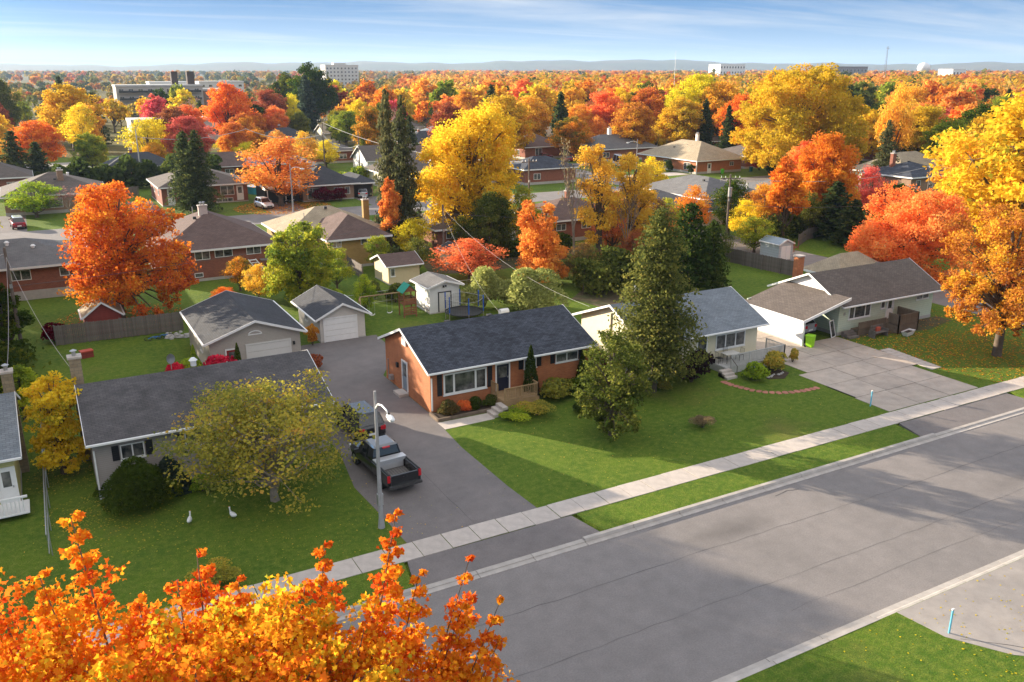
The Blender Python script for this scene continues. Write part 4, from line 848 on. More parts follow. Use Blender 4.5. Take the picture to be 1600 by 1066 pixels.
def conifer(H=10., R=2.5, levels=30, nb=9, q=20, size=.3, droop=.25, seed=0, base=.06, clump=0., pw=.85, irreg=.15):
    r = random.Random(seed*31+9); C = []; Tn = []; segs = [([(0, 0, -.1), (0, 0, H*.55), (0, 0, H*.98)], [.022*H, .013*H, .004*H])]
    for l in range(levels):
        t = (l+.5)/levels; z = H*(base+(1-base)*t**.92); rad = R*(1-t)**pw+.03*R; k = max(4, int(nb*(1-.45*t)))
        a0 = r.uniform(0, 6.28)
        for i in range(k):
            a = a0+6.283*i/k+r.uniform(-.3, .3); L = rad*r.uniform(1-irreg*2, 1+irreg); dz = -droop*L*r.uniform(.5, 1.3)+.05*L
            n = max(4, int(q*L/R+3)); s = RNG.uniform(.12, 1, n)**.75
            px = np.cos(a)*L*s; py = np.sin(a)*L*s; pz = z+dz*s*s+.04*L*s
            wd = (.20*L*(1.08-s)+.06*R)
            off = RNG.normal(0, 1, (n, 3))*wd[:, None]*np.array([.8, .8, .35])
            if clump: off += (RNG.integers(0, 3, n)[:, None]-1)*np.array([math.sin(a), -math.cos(a), 0])*clump*L*.5
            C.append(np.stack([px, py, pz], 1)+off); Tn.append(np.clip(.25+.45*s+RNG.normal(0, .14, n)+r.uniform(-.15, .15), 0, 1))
            if l % 2 == 0 and L > .4: segs.append(([(0, 0, z), (math.cos(a)*L*.85, math.sin(a)*L*.85, z+dz*.7)], [.006*H*(1-t)+.01, .006]))
    n = int(14*levels/30); C.append(np.stack([RNG.normal(0, .04, n), RNG.normal(0, .04, n), H-RNG.uniform(0, .08*H, n)], 1)); Tn.append(np.full(n, .7))
    C = np.concatenate(C); Tn = np.concatenate(Tn); NB = np.stack([C[:, 0]*.0, C[:, 1]*.0, np.full(len(C), .75)], 1)
    V, t = leafquads(C, Tn, size, NB, 1.7)
    return npmesh('crown', V, 4, t, MATS['leaf_conifer']), woodmesh(segs, BARK)
def bare(H=10., R=3.4, seed=0, leafn=500, size=.16, wood=BARKL):
    r = random.Random(seed+77); segs = []; tips = []
    def grow(p, d, L, rad, dep):
        q = p+d*L; m = (p+q)*.5+Vector((r.uniform(-1, 1), r.uniform(-1, 1), 0))*L*.06
        segs.append(([p, m, q], [rad, rad*.8, rad*.6]))
        if dep == 0: tips.append(q); return
        for i in range(3 if dep > 2 else 4 if dep > 1 else 3):
            nd = (d+Vector(unit(1)[0])*.62+Vector((0, 0, .12))).normalized(); grow(q if i else m, nd, L*r.uniform(.58, .82), rad*.55, dep-1)
    grow(Vector((0, 0, -.1)), Vector((0, 0, 1)), H*.26, .02*H, 4)
    mx = max(t.z for t in tips); mr = max(math.hypot(t.x, t.y) for t in tips)
    fx = R/mr; fz = H/mx
    segs = [([Vector((p.x*fx, p.y*fx, p.z*fz)) for p in P], rs) for P, rs in segs]; tips = [(t.x*fx, t.y*fx, t.z*fz) for t in tips]
    tp = np.array(tips); C = tp[RNG.integers(0, len(tp), leafn)]+RNG.normal(0, .22, (leafn, 3)); V, t = leafquads(C, RNG.uniform(0, 1, leafn), size)
    return npmesh('crown', V, 4, t, MATS['leaf_bark']), woodmesh(segs, wood, 4)
def bush(H=1.5, R=1.2, n=1600, size=.12, seed=0, lumps=9, hang=0):
    r = random.Random(seed+5); C = []; Tn = []
    for l in range(lumps):
        a = r.uniform(0, 6.28); k = r.uniform(.1, .62)*R; lr = R*r.uniform(.32, .5); z = H*r.uniform(.2, .72)*(1-.4*k/R)
        m = n//lumps; d = unit(m); d[:, 2] = np.abs(d[:, 2])*1.0-.25
        p = d*lr*(RNG.uniform(.3, 1, m)[:, None]**.4)*np.array([1, 1, H/R*.62])+np.array([k*math.cos(a), k*math.sin(a), z])
        if hang: p[:, 2] -= hang*(np.hypot(p[:, 0], p[:, 1])/R)**2*RNG.uniform(.3, 1, m)
        C.append(p); Tn.append(np.clip(r.uniform(.3, .7)+RNG.normal(0, .15, m), 0, 1))
    C = np.concatenate(C); C[:, 2] = np.clip(C[:, 2], .03, None); V, t = leafquads(C, np.concatenate(Tn), size, np.array([0, 0, .6]) if not hang else None, 1.3 if not hang else 2.6)
    stems = [([(0, 0, -.05), (R*.4*math.cos(a), R*.4*math.sin(a), H*.55)], [.035, .015]) for a in [i*1.05 for i in range(6)]]
    return npmesh('foliage', V, 4, t, MATS['leaf_green']), woodmesh(stems, BARK, 4)
def cone(H=3., R=.6, n=2600, size=.12, seed=0, pw=.7):
    t = RNG.uniform(0, 1, n)**1.25; a = RNG.uniform(0, 6.283, n); rr = R*(1-t)**pw*(.72+.28*RNG.uniform(0, 1, n))*(1+.12*np.sin(a*5+t*9))
    C = np.stack([rr*np.cos(a), rr*np.sin(a), .05+H*t], 1); V, tt = leafquads(C, np.clip(RNG.normal(.5, .2, n), 0, 1), size, np.stack([np.cos(a)*.7, np.sin(a)*.7, np.full(n, .5)], 1), 1.0)
    return npmesh('foliage', V, 4, tt, MATS['leaf_green']), woodmesh([([(0, 0, -.1), (0, 0, H*.8)], [.05, .02])], BARK, 4)
LIB = {}
LIB['maple'] = [broad(seed=i, nl=15+i, per=17, leaves=76, size=.20, cb=.10, low=-.85, sub=.38) for i in range(5)]
LIB['standard'] = [broad(seed=200+i, nl=15, per=17, leaves=76, size=.20, cb=.24, low=-.6, sub=.38) for i in range(2)]
LIB['oak'] = [broad(seed=20+i, nl=20, per=16, leaves=60, size=.22, cb=.12, sub=.42) for i in range(2)]
LIB['loose'] = [broad(seed=40+i, nl=12, per=14, leaves=52, size=.20, sub=.46, gap=.14, cb=.08, low=-.9) for i in range(4)]
LIB['crab'] = [broad(H=6, R=4, seed=61, nl=27, per=13, leaves=66, size=.11, sub=.34, gap=.30, cb=.10, low=-.8, wood=BARKL)]
LIB['column'] = [broad(H=10, R=2.4, seed=70+i, nl=14, per=13, leaves=60, size=.2, cb=.1, sub=.5) for i in range(2)]
LIB['spruce'] = [conifer(seed=i, size=.34, q=19, irreg=.3, pw=.68, clump=.1) for i in range(3)]
LIB['bigspruce'] = [conifer(seed=30+i, levels=44, nb=10, size=.17, q=44, irreg=.34, pw=.62, clump=.15, droop=.3) for i in range(2)]
LIB['pine'] = [conifer(H=13, R=3.2, levels=46, nb=12, q=92, size=.14, droop=.14, seed=9, clump=.4, pw=.60, irreg=.30, base=.10)]
LIB['cedar'] = [conifer(H=10, R=3, levels=34, nb=11, q=18, size=.28, droop=.05, seed=15+i, pw=.5, base=.03) for i in range(2)]
LIB['bare'] = [bare(seed=i) for i in range(2)]
LIB['far'] = [broad(seed=100+i, nl=9, per=8, leaves=20, size=.62, sub=.5, cb=.12) for i in range(5)]
LIB['farspruce'] = [conifer(seed=50+i, levels=16, nb=7, q=6, size=.7) for i in range(2)]
DIM = dict(maple=(10, 4), standard=(10, 4), oak=(10, 4), loose=(10, 4), crab=(6, 4), column=(10, 2.4), spruce=(10, 2.5), bigspruce=(10, 2.5), pine=(13, 3.2), cedar=(10, 3), bare=(10, 3.4), far=(10, 4), farspruce=(10, 2.5))
tcount = [0]
for k_, lst in LIB.items():      # true extents, so that a tree is built as tall and wide as asked
    LIB[k_] = [(c, wd, *[(lambda co: (float(np.percentile(co[:, 2], 99.9)), float(np.percentile(np.hypot(co[:, 0], co[:, 1]), 98.5))))(np.array([v.co for v in c.vertices]))][0]) for c, wd in lst]
def tree(name, kind, x, y, H, R, pal, label, group=None, z=0, variant=None):
    L = LIB[kind]; tcount[0] += 1; cm, wm_, h0, r0 = L[(variant if variant is not None else tcount[0]) % len(L)]
    o = empty(name, (x, y, z), rnd.uniform(0, 6.28), label, 'tree' if 'shrub' not in name else 'shrub', group, (R/r0, R/r0, H/h0))
    inst('trunk', wm_, None, o); inst('crown', cm, MATS['leaf_'+pal], o); return o
BIG = [
('maple_tree', 'maple', 5.47, 84.61, 12.7, 5.9, 'red', 'tall blazing red and orange maple behind the small red shed'),
('maple_tree', 'loose', -0.76, 51.67, 5.75, 1.44, 'yellow', 'yellow leafed tree squeezed against the gable of the grey sided house'),
('crabapple_tree', 'crab', 9.0, 42.6, 6.9, 5.2, 'olive', 'wide spreading olive and gold crabapple in front of the grey sided house'),
('willow_tree', 'loose', 21.56, 82.28, 8.06, 3.49, 'yellowgreen', 'lime green and yellow tree behind the two garages'),
('leafy_shrub', 'loose', 26.0, 75.81, 3.84, 1.2, 'lime', 'thin yellow green shrub beside the swing set'),
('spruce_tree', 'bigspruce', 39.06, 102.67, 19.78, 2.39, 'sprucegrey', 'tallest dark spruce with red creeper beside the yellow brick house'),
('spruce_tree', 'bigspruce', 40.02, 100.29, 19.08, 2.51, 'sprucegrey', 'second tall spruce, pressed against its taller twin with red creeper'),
('maple_tree', 'loose', 39.45, 96.63, 5.09, 2.56, 'yellow', 'small yellow tree beside the cream shed with brown roof'),
('elm_tree', 'maple', 49.16, 100.46, 17.57, 6.88, 'gold', 'huge golden yellow tree towering over the back gardens'),
('maple_tree', 'loose', 40.82, 83.52, 4.63, 4.13, 'coralmix', 'low coral orange tree beside the willow bushes'),
('maple_tree', 'column', 46.24, 77.48, 9.16, 3.04, 'copper', 'upright bright orange tree beside the dark hedge'),
('ash_tree', 'loose', 56.26, 81.25, 13.69, 2.91, 'amber', 'airy amber tree with visible limbs, nearer the bare tree'),
('ash_tree', 'loose', 60.35, 80.97, 13.12, 3.04, 'amber', 'airy amber tree with visible limbs, nearer the dark cedar'),
('bare_tree', 'bare', 52.75, 81.28, 15.0, 2.68, 'bark', 'leafless grey tree standing before the amber trees'),
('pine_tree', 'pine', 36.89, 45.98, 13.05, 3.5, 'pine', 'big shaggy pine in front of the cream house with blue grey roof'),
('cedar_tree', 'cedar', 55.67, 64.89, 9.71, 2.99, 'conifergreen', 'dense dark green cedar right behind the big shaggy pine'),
('cedar_tree', 'cedar', 58.55, 64.76, 7.82, 1.99, 'conifergreen', 'shorter green cedar at the side of the dense dark cedar'),
('maple_tree', 'standard', 29.79, 41.05, 6.68, 2.22, 'greenlime', 'young green maple on the lawn in front of the big pine'),
('maple_tree', 'loose', 78.7, 79.42, 4.62, 2.65, 'yellowgreen', 'yellow green tree over the plank fence beside the metal shed'),
('maple_tree', 'column', 87.22, 83.01, 11.15, 2.71, 'orange', 'narrow orange tree behind the metal garden shed'),
('maple_tree', 'loose', 92.38, 83.35, 6.29, 2.18, 'greenlime', 'green and yellow tree between the narrow orange tree and the dark firs'),
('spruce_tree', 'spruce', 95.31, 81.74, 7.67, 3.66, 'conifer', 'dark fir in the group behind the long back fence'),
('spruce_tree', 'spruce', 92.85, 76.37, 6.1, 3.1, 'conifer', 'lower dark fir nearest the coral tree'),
('bare_tree', 'bare', 113.77, 98.7, 9.45, 3.63, 'pinkbark', 'bare pinkish tree behind the dark firs'),
('maple_tree', 'maple', 82.63, 59.43, 9.3, 5.91, 'peach', 'broad salmon pink and orange tree behind the pale green house'),
('maple_tree', 'maple', 81.53, 63.57, 6.15, 2.85, 'coral', 'coral red tree at the edge of the broad salmon tree'),
('spruce_tree', 'bigspruce', 132.1, 103.68, 13.73, 2.91, 'sprucegrey', 'large lone spruce between the giant gold oak and the brown brick house'),
('maple_tree', 'standard', 66.25, 39.11, 11.44, 4.34, 'rust', 'orange, gold and rust maple on the corner lawn past the pale green house'),
('elm_tree', 'maple', 97.62, 58.45, 19.32, 8.67, 'gold', 'great yellow tree rising behind the corner maple'),
('elm_tree', 'loose', 111.6, 73.85, 14.24, 6.53, 'amber', 'thin golden tree with a leaning dark trunk near the brown brick house'),
('oak_tree', 'oak', 145.66, 136.19, 22.25, 14.2, 'oakgold', 'giant gold and orange oak dome above the bungalows'),
('elm_tree', 'maple', 172.92, 202.08, 20.94, 8.87, 'yellow', 'tall yellow tree behind the tan roofed bungalow'),
('oak_tree', 'maple', 174.34, 193.97, 18.9, 7.29, 'oakgold', 'bronze gold tree behind the tan roofed bungalow'),
('maple_tree', 'maple', 190.49, 241.81, 15.39, 6.54, 'pink', 'pink red maple beyond the tan roofed bungalow'),
('maple_tree', 'maple', 177.03, 249.24, 16.22, 7.19, 'orange', 'orange maple with red skirt beyond the parked red cars'),
('maple_tree', 'maple', 122.42, 190.66, 10.84, 5.56, 'orangegreen', 'round orange and green tree behind the two red cars'),
('maple_tree', 'maple', 74.53, 206.14, 13.72, 5.0, 'orangegreen', 'round tree, half orange half green, beside the wooden power poles'),
('oak_tree', 'oak', 96.56, 330.94, 24.48, 9.36, 'darkgreen', 'big dark green dome tree left of the white tower block'),
('oak_tree', 'maple', 93.13, 354.61, 21.03, 6.35, 'green', 'smaller green dome tree beside the blue spruce'),
('spruce_tree', 'spruce', 91.85, 321.54, 20.23, 5.36, 'bluespruce', 'blue grey spruce in front of the dark green dome trees'),
('maple_tree', 'maple', 55.19, 277.33, 18.34, 7.54, 'orange', 'tall orange maple behind the grey apartment block end'),
('maple_tree', 'maple', 76.84, 314.91, 15.62, 6.28, 'rustred', 'dull red maple beside the tall orange maple'),
('maple_tree', 'loose', 84.16, 310.87, 14.33, 3.37, 'yellow', 'slim yellow tree beside the blue spruce'),
('maple_tree', 'loose', 25.36, 223.18, 11.46, 6.32, 'yellow', 'bright yellow tree behind the dark hedge'),
('maple_tree', 'maple', 33.86, 218.49, 11.75, 5.71, 'pink', 'pink and coral maple behind the twin spruces'),
('oak_tree', 'maple', 12.37, 280.9, 18.23, 8.6, 'oakgold', 'round gold and orange tree beyond the far car park'),
('maple_tree', 'loose', 43.31, 203.97, 6.55, 4.36, 'yellow', 'yellow tree just past the brown roofed bungalow'),
('spruce_tree', 'bigspruce', 22.18, 149.19, 12.65, 3.6, 'conifer', 'left of twin dark spruces before the brown hip roofed bungalow'),
('spruce_tree', 'bigspruce', 23.59, 146.89, 12.94, 3.44, 'conifer', 'right of twin dark spruces before the brown hip roofed bungalow'),
('maple_tree', 'loose', 36.67, 147.59, 11.45, 7.09, 'coral', 'coral orange tree over the carport of the dark blue roofed bungalow'),
('crabapple_tree', 'loose', 0.01, 154.06, 5.56, 4.58, 'lime', 'low lime green tree in front of the far brown roofed bungalow'),
('crabapple_tree', 'bare', 4.68, 150.09, 4.93, 2.96, 'pinkbark', 'low bare tree in front of the far brown roofed bungalow'),
('spruce_tree', 'spruce', -2.41, 206.28, 10.26, 3.76, 'conifer', 'dark conifer at the far edge beyond the brown bungalow'),
('spruce_tree', 'spruce', 1.66, 210.3, 7.68, 3.55, 'conifer', 'shorter dark conifer beyond the brown bungalow'),
('maple_tree', 'maple', -4.8, 333.36, 19.25, 6.02, 'greenlime', 'green and yellow tree at the far edge by the car park'),
('maple_tree', 'loose', -5.32, 240.09, 6.51, 2.26, 'amber', 'amber tree cut off beside the dark conifers'),
('maple_tree', 'loose', 55.2, 197.42, 8.94, 3.62, 'amber', 'amber tree behind the dark blue roofed bungalow'),
('maple_tree', 'loose', 61.76, 203.11, 6.51, 3.62, 'yellow', 'yellow tree beside the nearer wooden power pole'),
('maple_tree', 'maple', 95.46, 205.53, 14.29, 4.89, 'rustred', 'rust red tree behind the huge golden tree'),
('maple_tree', 'maple', 107.71, 198.77, 15.84, 7.33, 'oakgold', 'golden orange tree peeking over the huge golden tree'),
('maple_tree', 'loose', 171.73, 133.17, 19.56, 4.46, 'amber', 'slender amber tree behind the large lone spruce'),
('maple_tree', 'maple', 234.15, 168.32, 6.6, 4.71, 'rust', 'rust orange tree by the far white house'),
('cypress_shrub', 'column', -2.59, 61.89, 3.8, 1.26, 'lime', 'yellow green shrub beside the chimney of the light roofed house'),
('cypress_shrub', 'column', -3.55, 76.85, 6.05, 2.02, 'green', 'dark green cedar clump at the edge below the power pole'),
('leafy_shrub', 'loose', 14.79, 84.64, 2.04, 1.43, 'orange', 'orange shrub at the corner of the big garage'),
('maple_tree', 'loose', 18.26, 85.52, 3.78, 1.53, 'amber', 'amber sapling behind the big garage'),
('maple_tree', 'loose', 55.4, 97.02, 7.9, 2.49, 'yellowgreen', 'yellow green tree behind the upright orange tree'),
('maple_tree', 'maple', 48.0, 91.92, 8.15, 2.7, 'greenlime', 'green tree in the shade under the huge golden tree'),
('maple_tree', 'loose', 51.12, 76.81, 4.24, 2.43, 'darkmix', 'dark russet thicket tree below the amber trees'),

]
for i, t_ in enumerate(BIG):
    sp = next((v for k, v in SHAPES.items() if t_[7].startswith(k)), None)
    if sp is None: tree(*t_); continue
    pts_, bx_, by_, px_, sz_, dn_ = sp; n_, _, x, y, H, R, pal, lb_ = t_
    cm, wm_ = shaped(pts_, H/px_, bx_, by_, i, sz_, dn_)
    o = empty(n_, (x, y, 0), R_(-28.87), lb_, 'tree'); inst('trunk', wm_, None, o); inst('crown', cm, MATS['leaf_'+pal], o)
# trees along the left of the place whose long shadows cross the lawns and the road
SHADE = [(-11,62,14,5,'orange'),(-20,84,17,6,'gold'),(-8.5,76,15,4.2,'red'),(-27,98,18,7,'orange'),(-14,72,17,5.5,'amber'),(-9.5,50,11,4,'yellow'),(-17,74,15,5.5,'gold'),(-12,86,14,5,'red'),(-24,66,15,6,'yellow'),(-31,80,17,6,'orange'),(-22,92,17,6,'darkgreen'),(-36,98,18,6.5,'gold'),(-28,108,17,6,'rust'),
         (-15,100,13,5,'lime'),(-44,88,18,6.5,'orange'),(-18,50,12,4.5,'green'),(-27,52,14,5,'yellow'),(-38,62,15,5.5,'coral'),(-50,72,17,6,'oakgold'),(-9,112,15,5,'yellow'),(-50,108,19,7,'darkgreen')]
WD = dict(amber='amber', orange='orange', gold='golden', red='red', yellow='yellow', darkgreen='dark green', rust='rusty', lime='lime', green='green', coral='coral', oakgold='bronze gold')
for i, (x, y, H, R, p) in enumerate(SHADE):
    tree('maple_tree', 'loose' if i % 3 == 0 else 'maple', x, y, H, R, p, '%s tree in the gardens beyond the light blue roofed house' % WD[p], group='trees in the gardens past the picture edge')
# filler trees between the far houses: each stands clear of houses and streets
HB = []
for o in bpy.data.objects:
    if o.get('category') in ('house', 'building', 'garage', 'shed') and o.type == 'EMPTY':
        xs = []; ys = []
        for c in o.children:
            if c.name.startswith(('wall', 'roof')) and c.type == 'MESH':
                for v in c.data.vertices: xs.append(v.co.x+o.location.x); ys.append(v.co.y+o.location.y)
        if xs: HB.append((min(xs), min(ys), max(xs), max(ys)))
ST = [(-120,131,103,141),(103,70,112,320),(112,131,420,140.5),(-60,232,103,246),(76.5,35,84.5,120),(-300,19,700,34)]
placed = [(t_[2], t_[3], t_[5]) for t_ in BIG]
def clear(x, y, R, k=.55):
    for a, b, c, d in HB:
        if a-R*k < x < c+R*k and b-R*k < y < d+R*k: return False
    for a, b, c, d in ST:
        if a-1 < x < c+1 and b-1 < y < d+1: return False
    for px, py, pr in placed:
        if math.hypot(px-x, py-y) < (R+pr)*.62: return False
    return True
def inview(x, y, m=.04):
    az = math.atan2(x, y)-R_(28.87); return abs(az) < R_(31.5)+m and y > 0
FP = [('orange', 'orange', 4), ('rust', 'rust and orange', 4), ('rustred', 'dull rust red', 2), ('oakgold', 'bronze gold', 6), ('gold', 'golden yellow', 4), ('amber', 'amber', 5), ('yellow', 'yellow', 4), ('coral', 'coral orange', 3), ('pink', 'pink red', 1), ('peach', 'salmon', 2), ('greenlime', 'green and lime', 2), ('darkgreen', 'dark green', 2), ('yellowgreen', 'yellow green', 4), ('pinkbark', 'half bare pinkish', 3)]
FPW = [p for p in FP for _ in range(p[2])]
SIGHT = [(-60,110,66,205),(66,110,100,178),(98,112,134,200),(112,100,148,128)]     # open lawns and forecourts seen from the air
nfill = 0; tr_ = 0; r = random.Random(21)
while nfill < 262 and tr_ < 9000:
    tr_ += 1
    D = r.uniform(120, 430)**1.0; az = R_(28.87)+r.uniform(-.56, .56); x = D*math.sin(az); y = D*math.cos(az)
    if D < 175 and r.random() < .35: continue
    if not inview(x, y): continue
    H = r.uniform(8, 16) if D < 250 else r.uniform(10, 19); R = H*r.uniform(.32, .46)
    if x < 95 and D < 420: H *= .78; R *= .85
    if not clear(x, y, R): continue
    if any(a < x < c and b-12 < y < d for a, b, c, d in SIGHT): continue
    if x < .24*y and r.random() < (.35 if D < 260 else .6): continue
    placed.append((x, y, R)); nfill += 1; sz_ = 'tall' if H > 14 else 'low' if H < 9.5 else 'broad' if R > .42*H else 'middling'
    if r.random() < .13:
        tree('spruce_tree', 'spruce', x, y, H*1.05, R*.62, 'conifer', placed_label('%s dark spruce' % sz_, x, y, 'dark spruce standing among the far autumn trees'), group='dark spruces among the far trees'); continue
    p = r.choice(FPW)
    if p[0] == 'rustred' and D < 230: p = FP[4]
    if p[0] == 'pinkbark': tree('bare_tree', 'bare', x, y, H*.85, R, 'pinkbark', placed_label('%s nearly bare pinkish tree' % sz_, x, y, 'nearly bare pinkish tree between far houses'), group='nearly bare trees among the far houses')
    else:
        if D < 260: kd = 'loose' if r.random() < .3 else 'maple'
        else: kd = 'maple' if D < 300 else 'far'
        tree('maple_tree', kd, x, y, H, R, p[0], placed_label('%s %s tree' % (sz_, p[1]), x, y, '%s tree in the far autumn canopy' % p[1]), group='%s trees of the far canopy' % p[1])
# the woods that run on to the hills: far crowns nobody could count
def mass(name, n, d0, d1, hr, palsets, seed, az0=-.62, az1=.62, size=1.5, q=56, dense=1.0):
    rg = np.random.default_rng(seed)
    D = np.sqrt(rg.uniform(d0*d0, d1*d1, n)); az = R_(28.87)+rg.uniform(az0, az1, n); X = D*np.sin(az); Y = D*np.cos(az)
    keep = np.array([not any(a-3 < x < c+3 and b-18 < y < d+3 for a, b, c, d in HB) for x, y in zip(X, Y)]); X, Y, D = X[keep], Y[keep], D[keep]; n = len(X)
    H = rg.uniform(*hr, n); Rr = H*rg.uniform(.3, .48, n); pt = rg.normal(0, .24, n)+.16*np.sin(X*.021+seed)*np.cos(Y*.017)
    d = rg.normal(size=(n, q, 3)); d /= np.linalg.norm(d, axis=2)[:, :, None]; d[:, :, 2] = np.abs(d[:, :, 2])*1.15-.3
    lump = 1+.22*np.sin(d[:, :, 0]*5+X[:, None])*np.cos(d[:, :, 1]*5+Y[:, None])
    k = (rg.uniform(.75, 1.05, (n, q))*lump)[:, :, None]
    C = np.stack([X, Y, H*.52], 1)[:, None, :]+d*k*np.stack([Rr, Rr, H*.48], 1)[:, None, :]
    C = C.reshape(-1, 3); tone = np.clip(.5+np.repeat(pt, q)+rg.normal(0, .06, n*q), 0, 1); sc = np.repeat(D/d0, q)**.5
    nr = d.reshape(-1, 3)+rg.normal(0, .28, (n*q, 3)); nr /= np.linalg.norm(nr, axis=1)[:, None]
    a = np.cross(nr, rg.normal(size=(n*q, 3))); a /= np.linalg.norm(a, axis=1)[:, None]; b = np.cross(nr, a); s = (size*rg.uniform(.7, 1.3, n*q)*sc)[:, None]
    V = np.stack([C-a*s*.6, C-b*s*.5, C+a*s*.6, C+b*s*.5], 1).reshape(-1, 3)
    me = npmesh(name, V, 4, tone, palsets); return T(inst(name, me), kind='stuff')
leafmat('woods_orange', [(0,(.09,.10,.03)),(.2,(.42,.13,.05)),(.42,(.64,.24,.05)),(.6,(.74,.40,.06)),(.78,(.58,.42,.10)),(1,(.14,.16,.05))])
leafmat('woods_gold', [(0,(.06,.08,.02)),(.25,(.20,.18,.03)),(.5,(.62,.38,.03)),(.75,(.66,.28,.03)),(1,(.45,.08,.03))])
leafmat('woods_mixed', [(0,(.03,.05,.02)),(.3,(.10,.12,.03)),(.5,(.30,.24,.05)),(.7,(.46,.26,.05)),(1,(.40,.10,.03))])
mass('orange_woods', 1200, 400, 1150, (11, 20), MATS['leaf_woods_orange'], 1, az0=-.12, q=74)
mass('golden_woods', 1200, 380, 1100, (11, 21), MATS['leaf_woods_gold'], 2, az0=.0, q=72)
mass('town_treetops', 420, 400, 1250, (6, 11), MATS['leaf_woods_mixed'], 3, az1=-.2)
mass('green_and_gold_treetops', 600, 380, 1200, (8, 15), MATS['leaf_woods_mixed'], 6, az0=-.2, az1=.12)
mass('distant_woods', 3200, 1100, 5200, (10, 22), MATS['leaf_woods_mixed'], 4, size=5.0, q=26)
mass('distant_orange_woods', 2200, 1000, 4200, (11, 23), MATS['leaf_woods_orange'], 5, az0=-.1, size=5.0, q=26)

for (nm, kd, x, y, H, R, pl, lb) in [('maple_tree', 'column', 37.9, 99.6, 9.6, 1.5, 'coral', 'coral red creeper tree tangled in the front of the tallest spruce'),
        ('maple_tree', 'loose', 52.0, 88.5, 6.5, 2.6, 'yellowgreen', 'olive sapling between the upright orange tree and the bare tree'),
        ('maple_tree', 'loose', 57.5, 76.5, 5.2, 2.2, 'rustred', 'low russet tree in the thicket under the amber trees'),
        ('maple_tree', 'loose', 63.5, 77.5, 5.6, 2.4, 'copper', 'copper brown tree in the thicket by the dense cedar'),
        ('maple_tree', 'loose', 66.5, 84.0, 7.0, 2.8, 'darkmix', 'half bare dark tree behind the thicket and dense cedar'),
        ('bare_tree', 'bare', 58.6, 79.0, 10.5, 2.2, 'bark', 'thin leafless tree between the two amber trees'),
        ('maple_tree', 'loose', 33.5, 92.5, 4.2, 1.9, 'yellowgreen', 'small yellow tree at the corner of the yellow brick house')]:
    tree(nm, kd, x, y, H, R, pl, lb)
LM2 = [(48,84,'upright orange tree'),(58,81,'airy amber trees'),(57,65,'dense dark cedar'),(52,92,'row of shrubs by the huge golden tree'),(74,80,'crosspiece power pole'),(41,84,'low coral tree'),(31,87,'cream shed'),(22,82,'lime tree behind the garages'),(90,80,'dark firs behind the back fence'),(87,83,'narrow orange tree')]
LANDMARKS += LM2
for (x, y, H, R, pl, ds) in [(66,90,7.5,3,'copper','copper brown'),(71,87,6.5,2.6,'yellowgreen','yellow green'),(61.5,86,8,2.8,'coralmix','coral and green'),(70,93,8.5,3.2,'amber','amber'),(46,95.5,5,2.2,'greenlime','green'),(55,95,6,2.2,'rust','rusty'),
        (69,76,5,2.2,'greenlime','green'),(81.5,84,6,2.4,'yellow','yellow'),(84,90,8,3,'darkgreen','dark green'),(79,92,7,2.8,'orange','orange'),(37,89,4.2,1.7,'greenlime','green'),(26.5,86,4.4,1.8,'yellowgreen','yellow green'),(17.5,90.5,3.6,1.6,'orangegreen','orange and green'),
        (96,92,8,3.2,'rust','rusty'),(104,92,9,3.4,'oakgold','bronze gold'),(110,88,8.5,3.2,'pink','pink red'),(118,99,9.5,3.6,'amber','amber'),(122,112,10,4,'coral','coral orange'),(100,128,7,3,'yellow','yellow'),
        (140,188,14,6,'rust','rust and orange'),(158,190,15,6.5,'oakgold','bronze gold'),(165,175,16,6.5,'orange','orange'),(182,188,17,7,'yellow','yellow'),(150,215,16,7,'coral','coral orange'),(128,222,15,6,'amber','amber'),(196,172,15,6.5,'gold','golden'),(168,218,17,7,'rust','rusty'),
        (204,150,14,6,'peach','salmon'),(188,138,14,6,'oakgold','bronze gold'),(178,124,12,5.5,'yellowgreen','yellow green')]:
    if any(a-1 < x < c+1 and b-1 < y < d+1 for a, b, c, d in [h_ for h_ in [(91,103,104.5,121),(105,99,119,114),(128,95,140,105)]]): continue
    tree('maple_tree', 'loose' if H < 9 else 'maple', x, y, H, R, pl, placed_label('%s %s tree' % ('small' if H < 6 else 'mid sized' if H < 11 else 'tall', ds), x, y, '%s tree in the back gardens' % ds))
# hedges and thickets
def hedge(name, label, x0, y0, x1, y1, H, n, pal, size=.3, cat='hedge'):
    e = empty(name, (x0, y0, 0), 0, label, cat); L = math.hypot(x1-x0, y1-y0)
    t = RNG.uniform(0, 1, n); wdt = .5*H
    hh = H*(.75+.25*np.sin(t*L*1.1)*np.cos(t*L*.43+1))
    z = RNG.uniform(0, 1, n)**.6*hh; a = RNG.normal(0, .6, n)*wdt*(1-.3*z/H)
    C = np.stack([t*(x1-x0)-a*(y1-y0)/L, t*(y1-y0)+a*(x1-x0)/L, z], 1); V, tt = leafquads(C, np.clip(RNG.normal(.45, .2, n)+.15*np.sin(t*L), 0, 1), size, np.array([0, 0, .5]))
    inst('foliage', npmesh('foliage', V, 4, tt, MATS['leaf_'+pal]), None, e)
    inst('trunk', woodmesh([([(t_*(x1-x0), t_*(y1-y0), 0), (t_*(x1-x0)+.2, t_*(y1-y0), H*.7)], [.07, .03]) for t_ in [i/12 for i in range(13)]], BARK, 4), None, e); return e
hedge('hedge', 'long dark evergreen hedge behind the far brown roofed bungalow', 4, 184, 34, 186, 6.5, 7000, 'conifergreen', .7)
hedge('hedge', 'dark leafy thicket at the back of the garden below the amber trees', 48, 72, 63, 73, 4.4, 15000, 'greenlime', .3)
